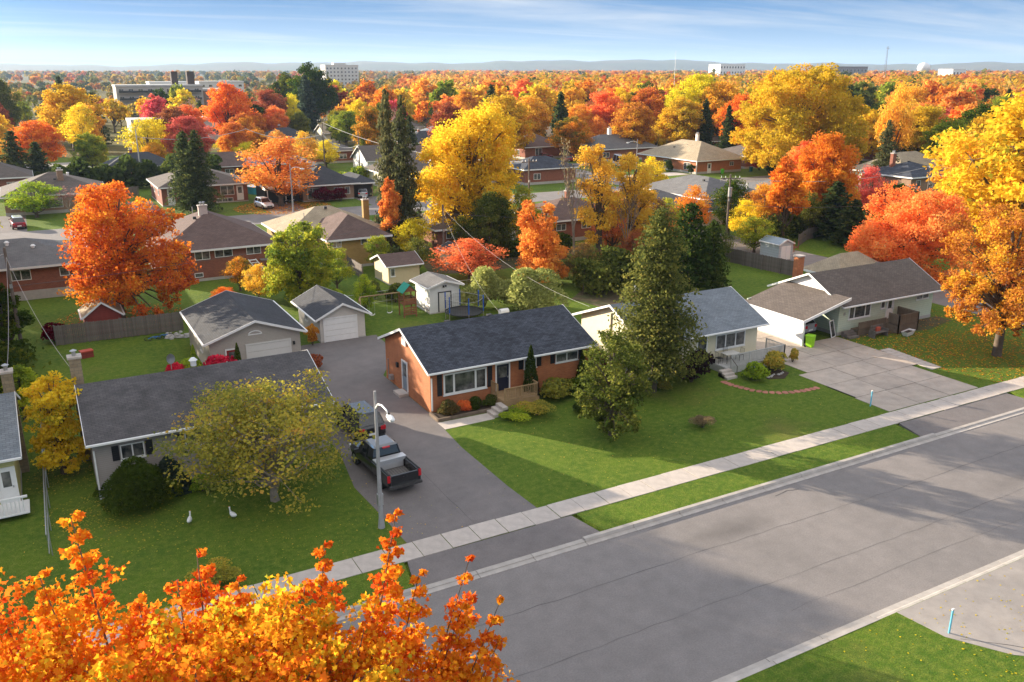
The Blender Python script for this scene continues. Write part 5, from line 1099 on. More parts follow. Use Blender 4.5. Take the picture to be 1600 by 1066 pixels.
hedge('hedge', 'second row of dark shrubs behind the picnic table', 55, 76, 66, 77, 3.2, 6000, 'darkmix', .26)
hedge('hedge', 'dark shrubs in front of the brick house by the huge golden tree', 42, 92, 60, 93.5, 2.6, 5000, 'green', .35)
hedge('hedge', 'green hedge along the yard behind the two storey brown house', 112, 86, 126, 96, 4.5, 5000, 'darkgreen', .5)
hedge('hedge', 'mixed hedge below the wooden power poles', 46, 167, 66, 172, 3.5, 4000, 'yellowgreen', .5)
hedge('hedge', 'dark tangle of bushes at the edge below the light roofed house chimney', -5, 58, -3.0, 76, 2.6, 5000, 'green', .25)
hedge('hedge', 'dark firs and bushes behind the long back fence', 86, 84, 98, 88, 3.4, 5000, 'greenlime', .35)
hedge('hedge', 'low evergreen hedge beside the tan hip roofed bungalow', 144, 142, 158, 146, 3.5, 4000, 'conifergreen', .5)
hedge('hedge', 'russet undergrowth beneath the gold trees by the corner maple', 78, 66, 92, 66, 2.2, 3500, 'darkmix', .35)

SH = dict(bush=[bush(seed=i) for i in range(3)], cone=[cone()], hang=[bush(H=4, R=2.6, n=15000, size=.10, lumps=20, hang=.5, seed=3)], fine=[bush(seed=8, n=3400, size=.07)])
SH = {k_: [(f, wd, *[(lambda co: (float(np.percentile(co[:, 2], 99)), float(np.percentile(np.hypot(co[:, 0], co[:, 1]), 96))))(np.array([v.co for v in f.vertices]))][0]) for f, wd in lst] for k_, lst in SH.items()}
def shrub(name, kind, x, y, H, R, pal, label, group=None):
    f, wd, h0, r0 = SH[kind][tcount[0] % len(SH[kind])]; tcount[0] += 1
    e = empty(name, (x, y, 0), rnd.uniform(0, 6), label, 'shrub', group, (R/r0, R/r0, H/h0)); inst('stem', wd, None, e); inst('foliage', f, MATS['leaf_'+pal], e); return e
shrub('cedar_shrub', 'cone', 28.45, 48.9, 3.9, .62, 'conifergreen', 'tall pointed cedar by the end of the pine porch')
shrub('cedar_shrub', 'cone', 8.4, 62.5, 3.25, .45, 'lime', 'slim yellow green cedar at the corner of the taupe garage')
shrub('cedar_shrub', 'cone', 11.4, 62.3, 3.0, .42, 'green', 'slim green cedar before the red door of the taupe garage')
shrub('cedar_shrub', 'cone', 33.0, 49.3, 2.6, .55, 'conifergreen', 'narrow evergreen at the far end of the orange brick house')
shrub('willow_bush', 'hang', 40.0, 69.0, 4.0, 3.2, 'willow', 'large pale yellow green willow mound behind the orange brick house')
shrub('willow_bush', 'hang', 36.9, 72.5, 3.7, 2.5, 'willow', 'smaller willow mound beside the white stucco shed')
shrub('burning_bush', 'bush', 9.95, 62.3, 2.25, 1.45, 'crimson', 'bright red bush between the two slim cedars')
shrub('burning_bush', 'bush', 6.9, 62.6, 2.0, 1.25, 'crimson', 'smaller bright red bush over the grey house ridge')
shrub('burning_bush', 'bush', 33.9, 48.6, 2.6, 1.1, 'burgundy', 'deep crimson bush between the brick and cream houses')
shrub('burning_bush', 'bush', 44.7, 148.9, 2.4, 1.7, 'burgundy', 'first dark red bush before the dark blue hip roofed bungalow')
shrub('burning_bush', 'bush', 47.4, 148.6, 2.2, 1.8, 'burgundy', 'second dark red bush before the dark blue hip roofed bungalow')
shrub('barberry_bush', 'bush', 40.6, 46.2, 2.3, 1.5, 'darkplum', 'large blackish purple bush beside the deck of the cream house')
shrub('round_bush', 'bush', 44.9, 44.4, 1.35, 1.0, 'lime', 'round variegated yellow bush beside the deck steps')
shrub('round_bush', 'bush', 47.6, 45.2, 1.5, 1.2, 'olive', 'grassy olive bush under the white deck rail')
shrub('round_bush', 'fine', 35.6, 39.2, .8, .8, 'bark', 'small straw coloured grass clump alone on the lawn')
shrub('round_bush', 'bush', 37.9, 46.0, .8, .7, 'olive', 'small gold bush at the foot of the big shaggy pine')
shrub('juniper_bush', 'fine', 25.9, 46.3, .6, 1.25, 'lime', 'low lime green spreading juniper by the porch steps')
shrub('juniper_bush', 'fine', 27.4, 46.2, .9, 1.3, 'olive', 'olive juniper in front of the pine porch railing')
shrub('round_bush', 'bush', 30.2, 48.4, 1.4, 1.3, 'olive', 'bronze bush against the orange brick wall past the porch')
shrub('round_bush', 'bush', 31.8, 47.8, 1.3, 1.2, 'green', 'dark green bush against the orange brick wall past the porch')
shrub('round_bush', 'bush', 30.9, 44.6, 1.2, 1.3, 'green', 'dark shrub behind the young green maple')
shrub('round_bush', 'bush', 22.0, 48.95, 1.1, .75, 'darkmix', 'russet bush in the bed at the brick corner')
shrub('round_bush', 'bush', 23.5, 49.0, .8, .55, 'coral', 'small orange red bush under the picture window')
shrub('round_bush', 'bush', 24.4, 48.9, .9, .6, 'green', 'small green bush under the picture window')
shrub('round_bush', 'bush', 25.4, 49.1, .85, .5, 'greenlime', 'small leafy bush beside the porch side')
shrub('weeping_bush', 'hang', 2.7, 45.2, 2.6, 1.75, 'green', 'big weeping bush in front of the grey sided house')
shrub('yew_bush', 'cone', 4.3, 46.6, 2.0, 1.1, 'bluespruce', 'dark spiky yew under the grey house wall')
shrub('round_bush', 'bush', 5.8, 45.6, .9, .7, 'lime', 'small lime bush beside the dark spiky yew')
shrub('round_bush', 'fine', 4.7, 35.9, .9, 1.1, 'olive', 'low gold shrub bed on the shaded front lawn')
shrub('round_bush', 'bush', .9, 47.4, .9, .6, 'green', 'little bush at the corner of the grey sided house')
shrub('round_bush', 'bush', 16.9, 62.5, 1.2, .9, 'rustred', 'russet twiggy bush at the end of the grey house')
shrub('round_bush', 'bush', 18.7, 68.5, 1.8, .6, 'rust', 'orange climber at the corner of the narrow garage')
shrub('round_bush', 'bush', 30.0, 78.3, 1.8, 1.2, 'greenlime', 'green bush behind the swing set')
shrub('round_bush', 'bush', -.2, 80.2, 1.6, 1.1, 'burgundy', 'dark red bush at the end of the plank fence')
shrub('round_bush', 'bush', 134.2-6.3, 150, 2.2, 1.0, 'conifergreen', 'dark ball shrub by the bright lit brick wall')
shrub('round_bush', 'bush', 127.6, 157, 2.6, 1.2, 'conifergreen', 'second dark ball shrub by the bright lit brick wall')
shrub('burning_bush', 'bush', 147.5, 149.5, 3.4, 1.8, 'crimson', 'red bush past the end of the tan hip roof')
shrub('round_bush', 'bush', 50.6, 45.9, 1.1, .5, 'olive', 'thin plant by the driveway corner of the white deck')
for i, (x, y, p) in enumerate([(8.5, 63, 'lime'), (23.5, 79.5, 'lime'), (28.5, 80.5, 'greenlime'), (22.0, 77.0, 'green')]):
    shrub('round_bush', 'bush', x, y, 1.9, 1.5, p, ['yellow green bush behind the taupe garage', 'tall lime bush by the swing set fence', 'leafy green bush beyond the play tower', 'dark green bush behind the narrow garage'][i])
# ------------------------------------------------------------------ vehicles
TYRE = mat('tyre_rubber', (.02, .02, .02), .85, .05); RIM = mat('alloy', (.5, .5, .52), .3, .03, metal=.8)
REDL = mat('tail_light_red', (.55, .01, .02), .25, .02, spec=.6); CLEAR = mat('headlight_lens', (.75, .75, .75), .15, .02, spec=.8)
def paint(n, c, r=.22):
    if n in MATS: return MATS[n]
    m = bpy.data.materials.new(n); m.use_nodes = True; b = m.node_tree.nodes['Principled BSDF']; b.inputs['Base Color'].default_value = (*c, 1)
    b.inputs['Roughness'].default_value = r; b.inputs['Coat Weight'].default_value = .8; b.inputs['Coat Roughness'].default_value = .06; b.inputs['Metallic'].default_value = .2; MATS[n] = m; return m
def loft(mb, secs, cap=True):
    n = len(secs[0]); vs = [p for s in secs for p in s]; fs = []
    for i in range(len(secs)-1):
        for k in range(n): fs.append((i*n+k, (i+1)*n+k, (i+1)*n+(k+1) % n, i*n+(k+1) % n))
    if cap: fs += [tuple(range(n)), tuple(range(len(secs)*n-1, (len(secs)-1)*n-1, -1))]
    return mb.add(vs, fs)
def bodysec(x, w, z0, z1, r=.12):
    return [(x, -w*.86, z0), (x, -w, z0+.16), (x, -w*1.0, (z0+z1)/2+.05), (x, -w*.965, z1-r), (x, -w*.86, z1), (x, 0, z1+.03), (x, w*.86, z1), (x, w*.965, z1-r), (x, w, (z0+z1)/2+.05), (x, w, z0+.16), (x, w*.86, z0)]
def bevel(o, wdt=.03, seg=2):
    m = o.modifiers.new('bevel', 'BEVEL'); m.width = wdt; m.segments = seg; m.limit_method = 'ANGLE'; m.angle_limit = R_(35); return o
def wheel(root, x, y, r=.34, w=.22):
    t = MB().tube([(x, y-w/2, r), (x, y+w/2, r)], r, 20).build('wheel', TYRE, root)
    MB().tube([(x, y-w/2-.012, r), (x, y+w/2+.012, r)], r*.62, 14).build('rim', RIM, t)
def car(label, x, y, rz, m, kind='sedan', name='parked_car', L=4.5, W=.9, Ht=1.48, roofm=None, z=0):
    c = empty(name, (x, y, z), rz, label, 'car' if kind != 'pickup' else 'pickup truck')
    h = L/2; b = MB(); g = MB(); rf = MB()
    sh = .95 if kind == 'sedan' else 1.08
    loft(b, [bodysec(-h, W*.86, .42, sh-.12), bodysec(-h+.12, W*.95, .28, sh), bodysec(-h+.7, W, .24, sh+.02), bodysec(0, W, .24, sh), bodysec(h-1.25, W, .24, sh-.02), bodysec(h-.5, W*.97, .26, sh-.13), bodysec(h-.1, W*.88, .32, sh-.25), bodysec(h, W*.78, .42, sh-.34)])
    b.build('body', m, c, smooth=False); bevel(c.children[0])
    if kind == 'sedan': X = [-h+.75, -h+1.45, h-2.1, h-1.2]
    elif kind == 'van': X = [-h+.05, -h+.2, h-1.3, h-.7]
    else: X = [-h+.18, -h+.55, h-2.0, h-1.3]
    zt = Ht
    g.add([(X[0],-W*.88,sh),(X[1],-W*.70,zt-.05),(X[2],-W*.70,zt-.05),(X[3],-W*.86,sh),(X[0],W*.88,sh),(X[1],W*.70,zt-.05),(X[2],W*.70,zt-.05),(X[3],W*.86,sh)],
          [(0,1,2,3)[::-1],(4,5,6,7),(0,4,5,1)[::-1],(3,2,6,7)[::-1],(1,5,6,2)[::-1]]); g.build('windows', CARGLASS, c)
    rf.add([(X[1]-.06,-W*.71,zt-.06),(X[2]+.06,-W*.71,zt-.06),(X[2]+.06,W*.71,zt-.06),(X[1]-.06,W*.71,zt-.06),(X[1]+.05,-W*.6,zt+.03),(X[2]-.1,-W*.6,zt+.03),(X[2]-.1,W*.6,zt+.03),(X[1]+.05,W*.6,zt+.03)],
           [(0,1,5,4),(1,2,6,5),(2,3,7,6),(3,0,4,7),(4,5,6,7)]); rf.build('roof', roofm or m, c)
    for sy in (-1, 1):
        p = MB()
        for (xa, za, xb, zb) in ((X[0], sh, X[1], zt-.05), ((X[1]+X[2])/2, sh, (X[1]+X[2])/2, zt-.05), (X[3], sh, X[2], zt-.05)): p.tube([(xa, sy*W*.885, za), (xb, sy*W*.71, zb)], .035, 5)
        p.build('pillars', m, c)
        MB().box(X[3]-.35, sy*W-.02+.0, sh, X[3]-.2, sy*(W+.16), sh+.13).build('mirror', m, c)
        MB().box(-h-.02, sy*W*.55, sh-.32, -h+.16, sy*W*.9, sh-.08).build('tail_light', REDL, c)
        MB().box(h-.2, sy*W*.45, .55, h-.03, sy*W*.84, .72).build('headlight', CLEAR, c)
        for wx in (-h+.85, h-.85): wheel(c, wx, sy*(W-.08), .33 if kind == 'sedan' else .37)
    MB().box(-h-.03, -.26, .5, -h+.02, .26, .64).build('number_plate', WHITE, c)
    MB().box(-h-.04, -W*.8, .3, -h+.1, W*.8, .44).build('bumper', DARKM, c); MB().box(h-.12, -W*.5, .4, h+.01, W*.5, .6).build('grille', DARKM, c)
    return c
BLK = paint('black_paint', (.014, .015, .018)); SIL = paint('silver_paint', (.45, .46, .48)); WHT = paint('white_car_paint', (.75, .75, .76)); MAR = paint('maroon_paint', (.22, .012, .03)); NAV = paint('navy_paint', (.02, .03, .06))
car('black suv parked nose in beside the grey house, ahead of the pickup', 16.15, 49.6, R_(92), BLK, 'suv', L=4.8, W=.95, Ht=1.75)
car('silver hatchback under the white carport', 57.0, 52.3, R_(95), SIL, 'suv', L=4.2, W=.86, Ht=1.5)
car('white suv in the driveway of the dark blue roofed bungalow', 33.6, 146.9, R_(-80), WHT, 'suv', L=4.6, Ht=1.7)
car('silver hatchback under the carport end of the dark blue roofed bungalow', 52.6, 151.6, R_(70), SIL, 'suv', L=4.3, Ht=1.6)
car('dark car half seen under the flat carport', 38.6, 151.5, R_(-90), BLK, 'sedan', L=4.4)
car('maroon pickup with white canopy outside the far brown bungalow', -2.6, 140.2+5, R_(95), MAR, 'suv', L=4.8, Ht=1.75, roofm=WHT)
car('first maroon car by the maroon brick house', 118.0, 196.6, R_(8), MAR, 'sedan', L=4.8)
car('second maroon car under the round orange tree', 120.2, 187.0, R_(8), MAR, 'suv', L=4.8, Ht=1.6)
car('small white car between the maroon cars', 124.5, 189.8, R_(100), WHT, 'sedan', L=4.2)
car('dark blue sedan parked at the street bend', 100.2, 169.5, R_(5), NAV, 'sedan', L=4.7)
car('white car in the driveway past the yellow brick house', 25.7, 112.8, R_(-88), WHT, 'sedan', L=4.6)
car('white van beside the yellow brick house carport', 24.6, 104.5, R_(-88), WHT, 'van', L=4.8, Ht=1.9, W=.95)
car('white camper van beside the tan hip roofed bungalow', 128.5-4, 172.5, R_(70), WHT, 'van', L=6.4, Ht=2.7, W=1.1)
car('dark sedan in the brick bungalow driveway beyond the corner', 36.0, 155.5, R_(90), NAV, 'sedan')
# pickup truck with open bed
tk = empty('pickup_truck', (15.3, 42.95, 0), R_(93), 'black pickup truck with silver toolbox and open ribbed bed', 'pickup truck')
W = .99; h = 2.9
lb = MB(); loft(lb, [bodysec(-.55, W, .42, 1.12), bodysec(.9, W, .4, 1.14), bodysec(1.7, W, .4, 1.14), bodysec(2.5, W*.97, .42, 1.06), bodysec(2.85, W*.9, .48, .98), bodysec(2.95, W*.8, .55, .9)]); bevel(lb.build('body', BLK, tk), .04)
MB().add([(-.5,-.87,1.1),(-.32,-.70,1.82),(.95,-.70,1.82),(1.55,-.86,1.12),(-.5,.87,1.1),(-.32,.70,1.82),(.95,.70,1.82),(1.55,.86,1.12)], [(3,2,1,0),(4,5,6,7),(1,5,4,0),(7,6,2,3),(2,6,5,1)]).build('windows', CARGLASS, tk)
bevel(MB().add([(-.42,-.74,1.78),(1.02,-.74,1.78),(1.02,.74,1.78),(-.42,.74,1.78),(-.3,-.62,1.90),(.85,-.62,1.90),(.85,.62,1.90),(-.3,.62,1.90)], [(0,1,5,4),(1,2,6,5),(2,3,7,6),(3,0,4,7),(4,5,6,7),(3,2,1,0)]).build('roof', paint('roof_sky_sheen', (.16,.165,.175), .15), tk), .03)  # black roof lightened in its colour to stand for reflected sky
for sy in (-1, 1):
    p = MB()
    for (xa, za, xb, zb) in ((-.5, 1.1, -.34, 1.8), (.35, 1.1, .35, 1.8), (1.55, 1.12, .97, 1.8)): p.tube([(xa, sy*.88, za), (xb, sy*.71, zb)], .04, 5)
    p.build('pillars', BLK, tk)
    bevel(MB().box(-2.82, sy*.80-.0, .5, -.58, sy*.99, 1.2).build('bed_side', BLK, tk), .03)
    bevel(MB().tube([(-2.83, sy*.9, 1.215), (-.58, sy*.9, 1.215)], .05, 6).build('bed_rail', DARKM, tk), .01)
    MB().box(-2.86, sy*.84, .78, -2.79, sy*1.0, 1.18).build('tail_light', REDL, tk); MB().box(2.6, sy*.5, .72, 2.92, sy*.9, .9).build('headlight', CLEAR, tk)
    MB().box(1.1, sy*.97, 1.1, 1.28, sy*1.25, 1.3).build('mirror', DARKM, tk)
    for wx in (-1.75, 1.95): wheel(tk, wx, sy*.86, .4, .27)
bed = MB().box(-2.8, -.78, .55, -.6, .78, .68).build('bed_floor', mat('bed_liner', (.13,.12,.115), .7, .25, 3), tk)
for i in range(9): MB().box(-2.76, -.72+i*.17, .682, -1.15, -.64+i*.17, .715).build('rib', mat('bed_rib', (.17,.155,.145), .6, .2, 4), bed)
MB().box(-.68, -.8, .55, -.56, .8, 1.2).build('bed_front', BLK, tk)
tb = bevel(MB().box(-1.15, -.92, 1.10, -.64, .92, 1.32).box(-1.13, -.75, .72, -.66, .75, 1.09).build('toolbox', mat('brushed_aluminium', (.62,.62,.63), .35, .05, metal=.5), tk), .02)
tg = bevel(MB().box(-2.92, -.79, .55, -2.83, .79, 1.17).build('tailgate', BLK, tk), .02); MB().box(-2.95, -.12, .98, -2.925, .12, 1.05).build('handle', DARKM, tg)
MB().box(-3.08, -.95, .45, -2.9, .95, .62).build('bumper', mat('dark_chrome', (.15,.15,.15), .25, .05, metal=.8), tk)
MB().box(-.52, -.22, 1.74, -.40, .22, 1.80).build('brake_light', REDL, tk)
MB().box(-2.0, -.1, .3, 2.0, .1, .42).box(-2.9, -.5, .3, -2.5, .5, .45).build('chassis', DARKM, tk)

# ------------------------------------------------------------------ lamps, poles, wires
def lamp(label, x, y, H, ang, arm=2.0):
    o = empty('street_lamp', (x, y, 0), ang, label, 'street lamp')
    MB().tube([(0, 0, -.1), (0, 0, H*.45), (0, 0, H)], [.13, .10, .065], 10).build('pole', mat('lamp_pole_concrete', (.34,.33,.33), .7, .12, 3), o)
    MB().cyl(0, 0, .02, .5, .19, 8, .14).build('base', mat('lamp_pole_concrete', (.34,.33,.33)), o)
    MB().box(-.1, -.14, 1.3, .1, .14, 1.9).build('access_cover', METAL, o)
    MB().tube([(0, 0, H-.9), (.4, 0, H-.55), (.9, 0, H-.42), (1.5, 0, H-.46), (arm, 0, H-.62)], [.05, .05, .045, .04, .04], 8).build('arm', WHITE, o, smooth=True)
    hd = MB(); secs = []
    for x_, w_, t_ in ((arm-.1, .06, .05), (arm+.05, .13, .1), (arm+.3, .16, .12), (arm+.55, .13, .08), (arm+.68, .05, .03)):
        secs.append([(x_, w_*math.cos(a), H-.66+t_*math.sin(a)) for a in [k*math.pi/4 for k in range(8)]])
    loft(hd, secs); ho_ = hd.build('lamp_head', WHITE, o, smooth=True)
    MB().box(arm+.08, -.09, H-.80, arm+.5, .09, H-.74).build('lens', CLEAR, ho_); MB().cyl(arm+.1, 0, H-.56, H-.46, .05, 8).build('photocell', DARKM, ho_)
    return o
lamp('curved arm street lamp standing on the verge of the grey house driveway', 12.95, 37.1, 7.35, R_(-90), 1.7)
lamp('slender street lamp before the dark blue hip roofed bungalow', 36.5, 139.6, 7.7, R_(-40), 1.8)
lamp('street lamp pole near the round orange tree and far bungalows', 113.2, 150.5, 8.2, R_(180), 2.2)
POLEW = mat('pole_wood', (.16, .125, .10), .9, .2, 3)
def pole(label, x, y, H, arms=1, transf=False, rz=0, m=POLEW):
    o = empty('utility_pole', (x, y, 0), rz, label, 'utility pole')
    MB().tube([(0, 0, -.2), (0, 0, H)], [.16, .1], 8).build('pole', m, o)
    for a in range(arms):
        z = H-.5-a*.9; ca = MB().box(-1.2, -.14, z, 1.2, -.03, z+.12).build('crossarm', POLEW, o)
        for k in (-1.1, -.6, .6, 1.1): MB().cyl(k, -.08, z+.12, z+.34, .06, 6, .03).build('insulator', WHITE, ca)
    if transf: MB().cyl(.0, -.38, H-2.6, H-1.5, .24, 12).build('transformer', METAL, o)
    MB().box(-.1, -.2, H-3.2, .1, -.1, H-2.9).build('cable_box', METAL, o); return o
pole('leaning bare service pole with white wires at the edge by the brick house', -2.55, 76.3, 9.0, 0)
pole('power pole with crossarm and transformer behind the long back fence', 74.1, 79.7, 10.0, 1, True, R_(-30))
pole('first wooden power pole behind the dark blue roofed bungalow', 58.3, 192.8, 11.8, 1)
pole('second wooden power pole beside the half orange round tree', 63.1, 183.1, 9.6, 0)
pole('short pole with two crossarms before the two storey brown house', 126.5, 90.5, 7.6, 1, False, R_(20))
pole('power pole rising between the huge golden tree and the orange tree', 60.0, 104.0, 10.5, 1)
pole('thin pole in the shade beside the huge golden tree', 41.8, 92.6, 7.0, 0)
pole('crossarm pole beside the maroon brick house', 108.3, 199, 11.0, 1)
pole('distant pole standing by the bright yellow tree', 20.2, 196, 10.5, 0, m=METAL)
WIRE = mat('bare_wire', (.45,.42,.40), .5, .02); DWIRE = mat('dark_wire', (.10,.09,.09), .6, .02)
def wire(label, a, b, sag, r=.02, m=WIRE, n=14):
    A, B = Vector(a), Vector(b); pts = [A.lerp(B, i/n)-Vector((0, 0, sag*4*(i/n)*(1-i/n))) for i in range(n+1)]
    o = MB().tube([p-A for p in pts], r, 4).build('overhead_wire', m, None, tuple(A)); return T(o, label, 'wire')
wire('white service wire dropping from the bare pole to the grey house chimney', (-2.55,76.3,8.3), (.6,53.2,5.4), .9, .013)
wire('white service wire dropping from the bare pole to the light roofed house', (-2.55,76.3,8.2), (-2.8,53.2,5.6), .9, .013)
wire('twisted wire running off from the bare pole toward the picture edge', (-2.55,76.3,8.5), (-16,78,8.0), .8, .03)
wire('thin dark wire from the bare pole past the red maple', (-2.55,76.3,5.9), (41.8,92.6,6.5), .9, .018, DWIRE)
wire('pale wire over the willow bush to the cream house', (41.8,92.6,6.6), (37.6,55.4,4.0), 1.3, .009)
wire('pale wire over the willow bush to the orange brick roof', (41.8,92.6,6.3), (31,57.5,3.5), 1.3, .007)
wire('sagging bright cable between the two wooden power poles', (58.3,192.8,8.2), (63.1,183.1,6.6), 1.5, .07)
wire('sagging bright cable from the first power pole toward the blue spruce', (58.3,192.8,8.4), (44,205,9.5), 1.6, .07)
wire('upper cable over the round half orange tree', (58.3,192.8,11), (60,104,10), 2.0, .035)
wire('bright cable from the crossarm pole to the pole by the bungalows', (74.1,79.7,9.6), (126.5,90.5,7.4), 1.3, .035)
wire('dark cable running low along the back gardens', (41.8,92.6,6.0), (74.1,79.7,6.2), 1.0, .02, DWIRE)
wire('second dark cable from the crossarm pole past the coral tree', (74.1,79.7,6.4), (112,70,7), 1.2, .02, DWIRE)
wire('bright cable across the orange crowns beside the apartment block', (20.2,196,9), (44,205,9.2), 1.2, .06)

# ------------------------------------------------------------------ fences
def fence(label, pts, H, m, post=2.4, name='fence', kind='plank', cap=False):
    e = empty(name, (pts[0][0], pts[0][1], 0), 0, label, 'fence'); ox, oy = pts[0]; pw = .14
    pl = MB().box(0, -.012, .06, pw-.012, .012, H).mesh('plank'); pl.materials.append(m); cnt = 0; rest = MB()
    pt_ = .05 if kind == 'plank' else .022; po = MB().box(-pt_, -pt_, -.1, pt_, pt_, H+.05).mesh('post'); po.materials.append(m)
    for (x0, y0), (x1, y1) in zip(pts[:-1], pts[1:]):
        L = math.hypot(x1-x0, y1-y0); an = math.atan2(y1-y0, x1-x0); k = int(L/pw)
        if kind == 'plank':
            for i in range(k):
                px = x0-ox+math.cos(an)*i*pw; py = y0-oy+math.sin(an)*i*pw
                if cnt < 290: inst('plank', pl, None, e, (px, py, rnd.uniform(-.03, .03)), (0, 0, an)); cnt += 1
                else:
                    c, s_ = math.cos(an), math.sin(an); n_ = (-s_*.012, c*.012); a = (px, py); b = (px+c*(pw-.012), py+s_*(pw-.012))
                    rest.prism([(a[0]-n_[0], a[1]-n_[1]), (b[0]-n_[0], b[1]-n_[1]), (b[0]+n_[0], b[1]+n_[1]), (a[0]+n_[0], a[1]+n_[1])], .06, H+rnd.uniform(-.03, .03))
        n = max(1, int(L/post))
        for i in range(n+1): inst('post', po, None, e, (x0-ox+(x1-x0)*i/n-math.sin(an)*.08*(-1), y0-oy+(y1-y0)*i/n-math.cos(an)*.08*(-1), 0), (0, 0, an))
        for z in ((.4, H-.35) if kind == 'plank' else (.12, H-.04)):
            rl = MB().box(0, .02, z, L, .06, z+(.09 if kind == 'plank' else .04)).build('rail', m, e, (x0-ox, y0-oy, 0)); rl.rotation_euler = (0, 0, an)
        if kind == 'wire':
            q = MB(); i = 0
            while i*.6 < L: q.box(i*.6, .03, .1, i*.6+.006, .036, H); i += 1
            for j in range(4): q.box(0, .03, .25+j*.25, L, .034, .256+j*.25)
            w_ = q.build('wire_mesh', METAL, e, (x0-ox, y0-oy, 0)); w_.rotation_euler = (0, 0, an)
    if rest.f: T(rest.build('planks', m, e), kind='stuff')
    return e
fence('grey plank fence in front of the barn red shed', [(-.1,78.6),(9.9,78.2)], 1.75, WOODG)
fence('long weathered plank fence across the yards past the dense cedar', [(71.9,77.0),(72.4,71.6),(73.2,66.6)], 1.75, WOODG)
fence('grey plank fence behind the metal shed lawn', [(86.5,79.5),(91,82.2),(99,84.5)], 1.6, WOODG)
fence('low chain link fence beside the yellow leafed tree', [(-1.75,42.2),(-1.5,66.0)], 1.15, METAL, 2.6, kind='wire')
fence('chain link fence between the garages and the play lawn', [(24.6,78.5),(31.0,79.0),(40.5,79.0)], 1.2, METAL, 2.4, kind='wire')
fence('short plank fence behind the willow mound', [(30.5,89.6),(30.6,95.0)], 1.6, WOODG)
fence('dark plank fence beside the far brown hip roofed bungalow', [(4,171),(17,173)], 1.7, WOODG)

# ------------------------------------------------------------------ porches and decks
def deck(name, label, x0, y0, x1, y1, z, H, m, sides, steps=None, bal=True, board=.14, solid=False, cat='porch'):
    e = empty(name, (x0, y0, 0), 0, label, cat); W = x1-x0; D = y1-y0
    n = int(D/board)
    for i in range(n): MB().box(0, i*D/n, z-.04, W, (i+1)*D/n-.012, z+rnd.uniform(-.003,.003)).build('board', m, e)
    MB().box(.03, .03, z-.2, W-.03, .06, z-.045).box(.03, D-.08, z-.2, W-.03, D-.05, z-.045).build('joist', m, e)
    sk = MB(); sk.box(0, -.03, .02, W, -.005, z-.05).box(-.03, 0, .02, -.005, D, z-.05).box(W+.005, 0, .02, W+.03, D, z-.05).build('skirt', m, e)
    for (ax, ay, bx_, by) in sides:
        ax, bx_ = ax*W, bx_*W; ay, by = ay*D, by*D; L = math.hypot(bx_-ax, by-ay); an = math.atan2(by-ay, bx_-ax)
        k = max(1, int(L/1.7+.5))
        for i in range(k+1):
            MB().box(-.045, -.045, 0, .045, .045, z+H).build('post', m, e, (ax+(bx_-ax)*i/k, ay+(by-ay)*i/k, 0))
        for zz_ in (z+.1, z+H-.06):
            r_ = MB().box(0, -.03, 0, L, .03, .06).build('rail', m, e, (ax, ay, zz_)); r_.rotation_euler = (0, 0, an)
        if solid:
            nn = int(L/.15); pm_ = MB().box(0, -.012, 0, .135, .012, H-.1).mesh('plank'); pm_.materials.append(m)
        else:
            nn = int(L/.13); pm_ = MB().box(-.018, -.018, 0, .018, .018, H-.2).mesh('baluster'); pm_.materials.append(m)
        for i in range(nn):
            inst('plank' if solid else 'baluster', pm_, None, e, (ax+(bx_-ax)*(i+.5)/nn, ay+(by-ay)*(i+.5)/nn, z+(.02 if solid else .14)), (0, 0, an))
    if steps:
        sx, sy, sw, ang, ns = steps
        for i in range(ns):
            zz_ = z*(ns-i)/(ns+1); s_ = MB().box(0, -.3*(i+1), zz_-.05, sw, -.3*i-.02, zz_).box(.02, -.3*i-.3, 0, sw-.02, -.3*i-.27, zz_-.052).build('step', m, e, (sx, sy, 0)); s_.rotation_euler = (0, 0, ang)
    return e
deck('pine_porch', 'new pine porch with balusters at the orange brick front door', 25.75, 47.75, 28.45, 49.75, .7, .92, WOODP, [(.02,.02,.98,.02),(.98,.02,.98,.98),(.02,.55,.02,.98)])
st_ = empty('concrete_steps', (24.6, 47.1, 0), 0, 'three precast concrete steps up to the pine porch', 'steps')
for i in range(3): MB().box(i*.34, 0, -.02, 1.08, 1.05, .2+i*.19).build('step', CONC, st_)
tw_ = empty('planter_edging', (21.05, 48.2, 0), 0, 'low timber edging round the bed under the picture window', 'garden edging')
for i in range(4): MB().box(i*1.0, 0, 0, i*1.0+.97, .14, .22).build('timber', WOODD, tw_)
MB().box(-.02, .142, 0, .12, 1.4, .22).build('timber', WOODD, tw_)
struct(MB().prism([(21.2,48.35),(25.2,48.35),(25.6,49.7),(21.2,49.7)], 0, .12).build('soil_bed', SOIL))
struct(MB().prism([(46.0,43.9),(47.2,43.4),(48.5,44.2),(48.4,45.3),(46.6,45.4)], -.01, .03).build('soil_bed', SOIL))
deck('front_deck', 'white and grey railed front deck of the cream house', 43.9, 46.2, 49.9, 48.15, .55, .95, mat('greyed_white_wood', (.48,.47,.45), .8, .12, 3, objvar=.06), [(.09,0,1,0),(1,0,1,1)], cat='deck')
st2 = empty('concrete_steps', (43.2, 45.2, 0), 0, 'small concrete steps at the end of the white railed deck', 'steps')
for i in range(3): MB().box(.0, i*.3, -.02, 1.0, 1.0, .17+i*.16).build('step', CONC, st2)
MB().tube([(1.0, .1, .9), (1.0, .95, 1.45)], .03).tube([(1.0, .1, 0), (1.0, .1, .9)], .03).build('handrail', WOODG, st2)
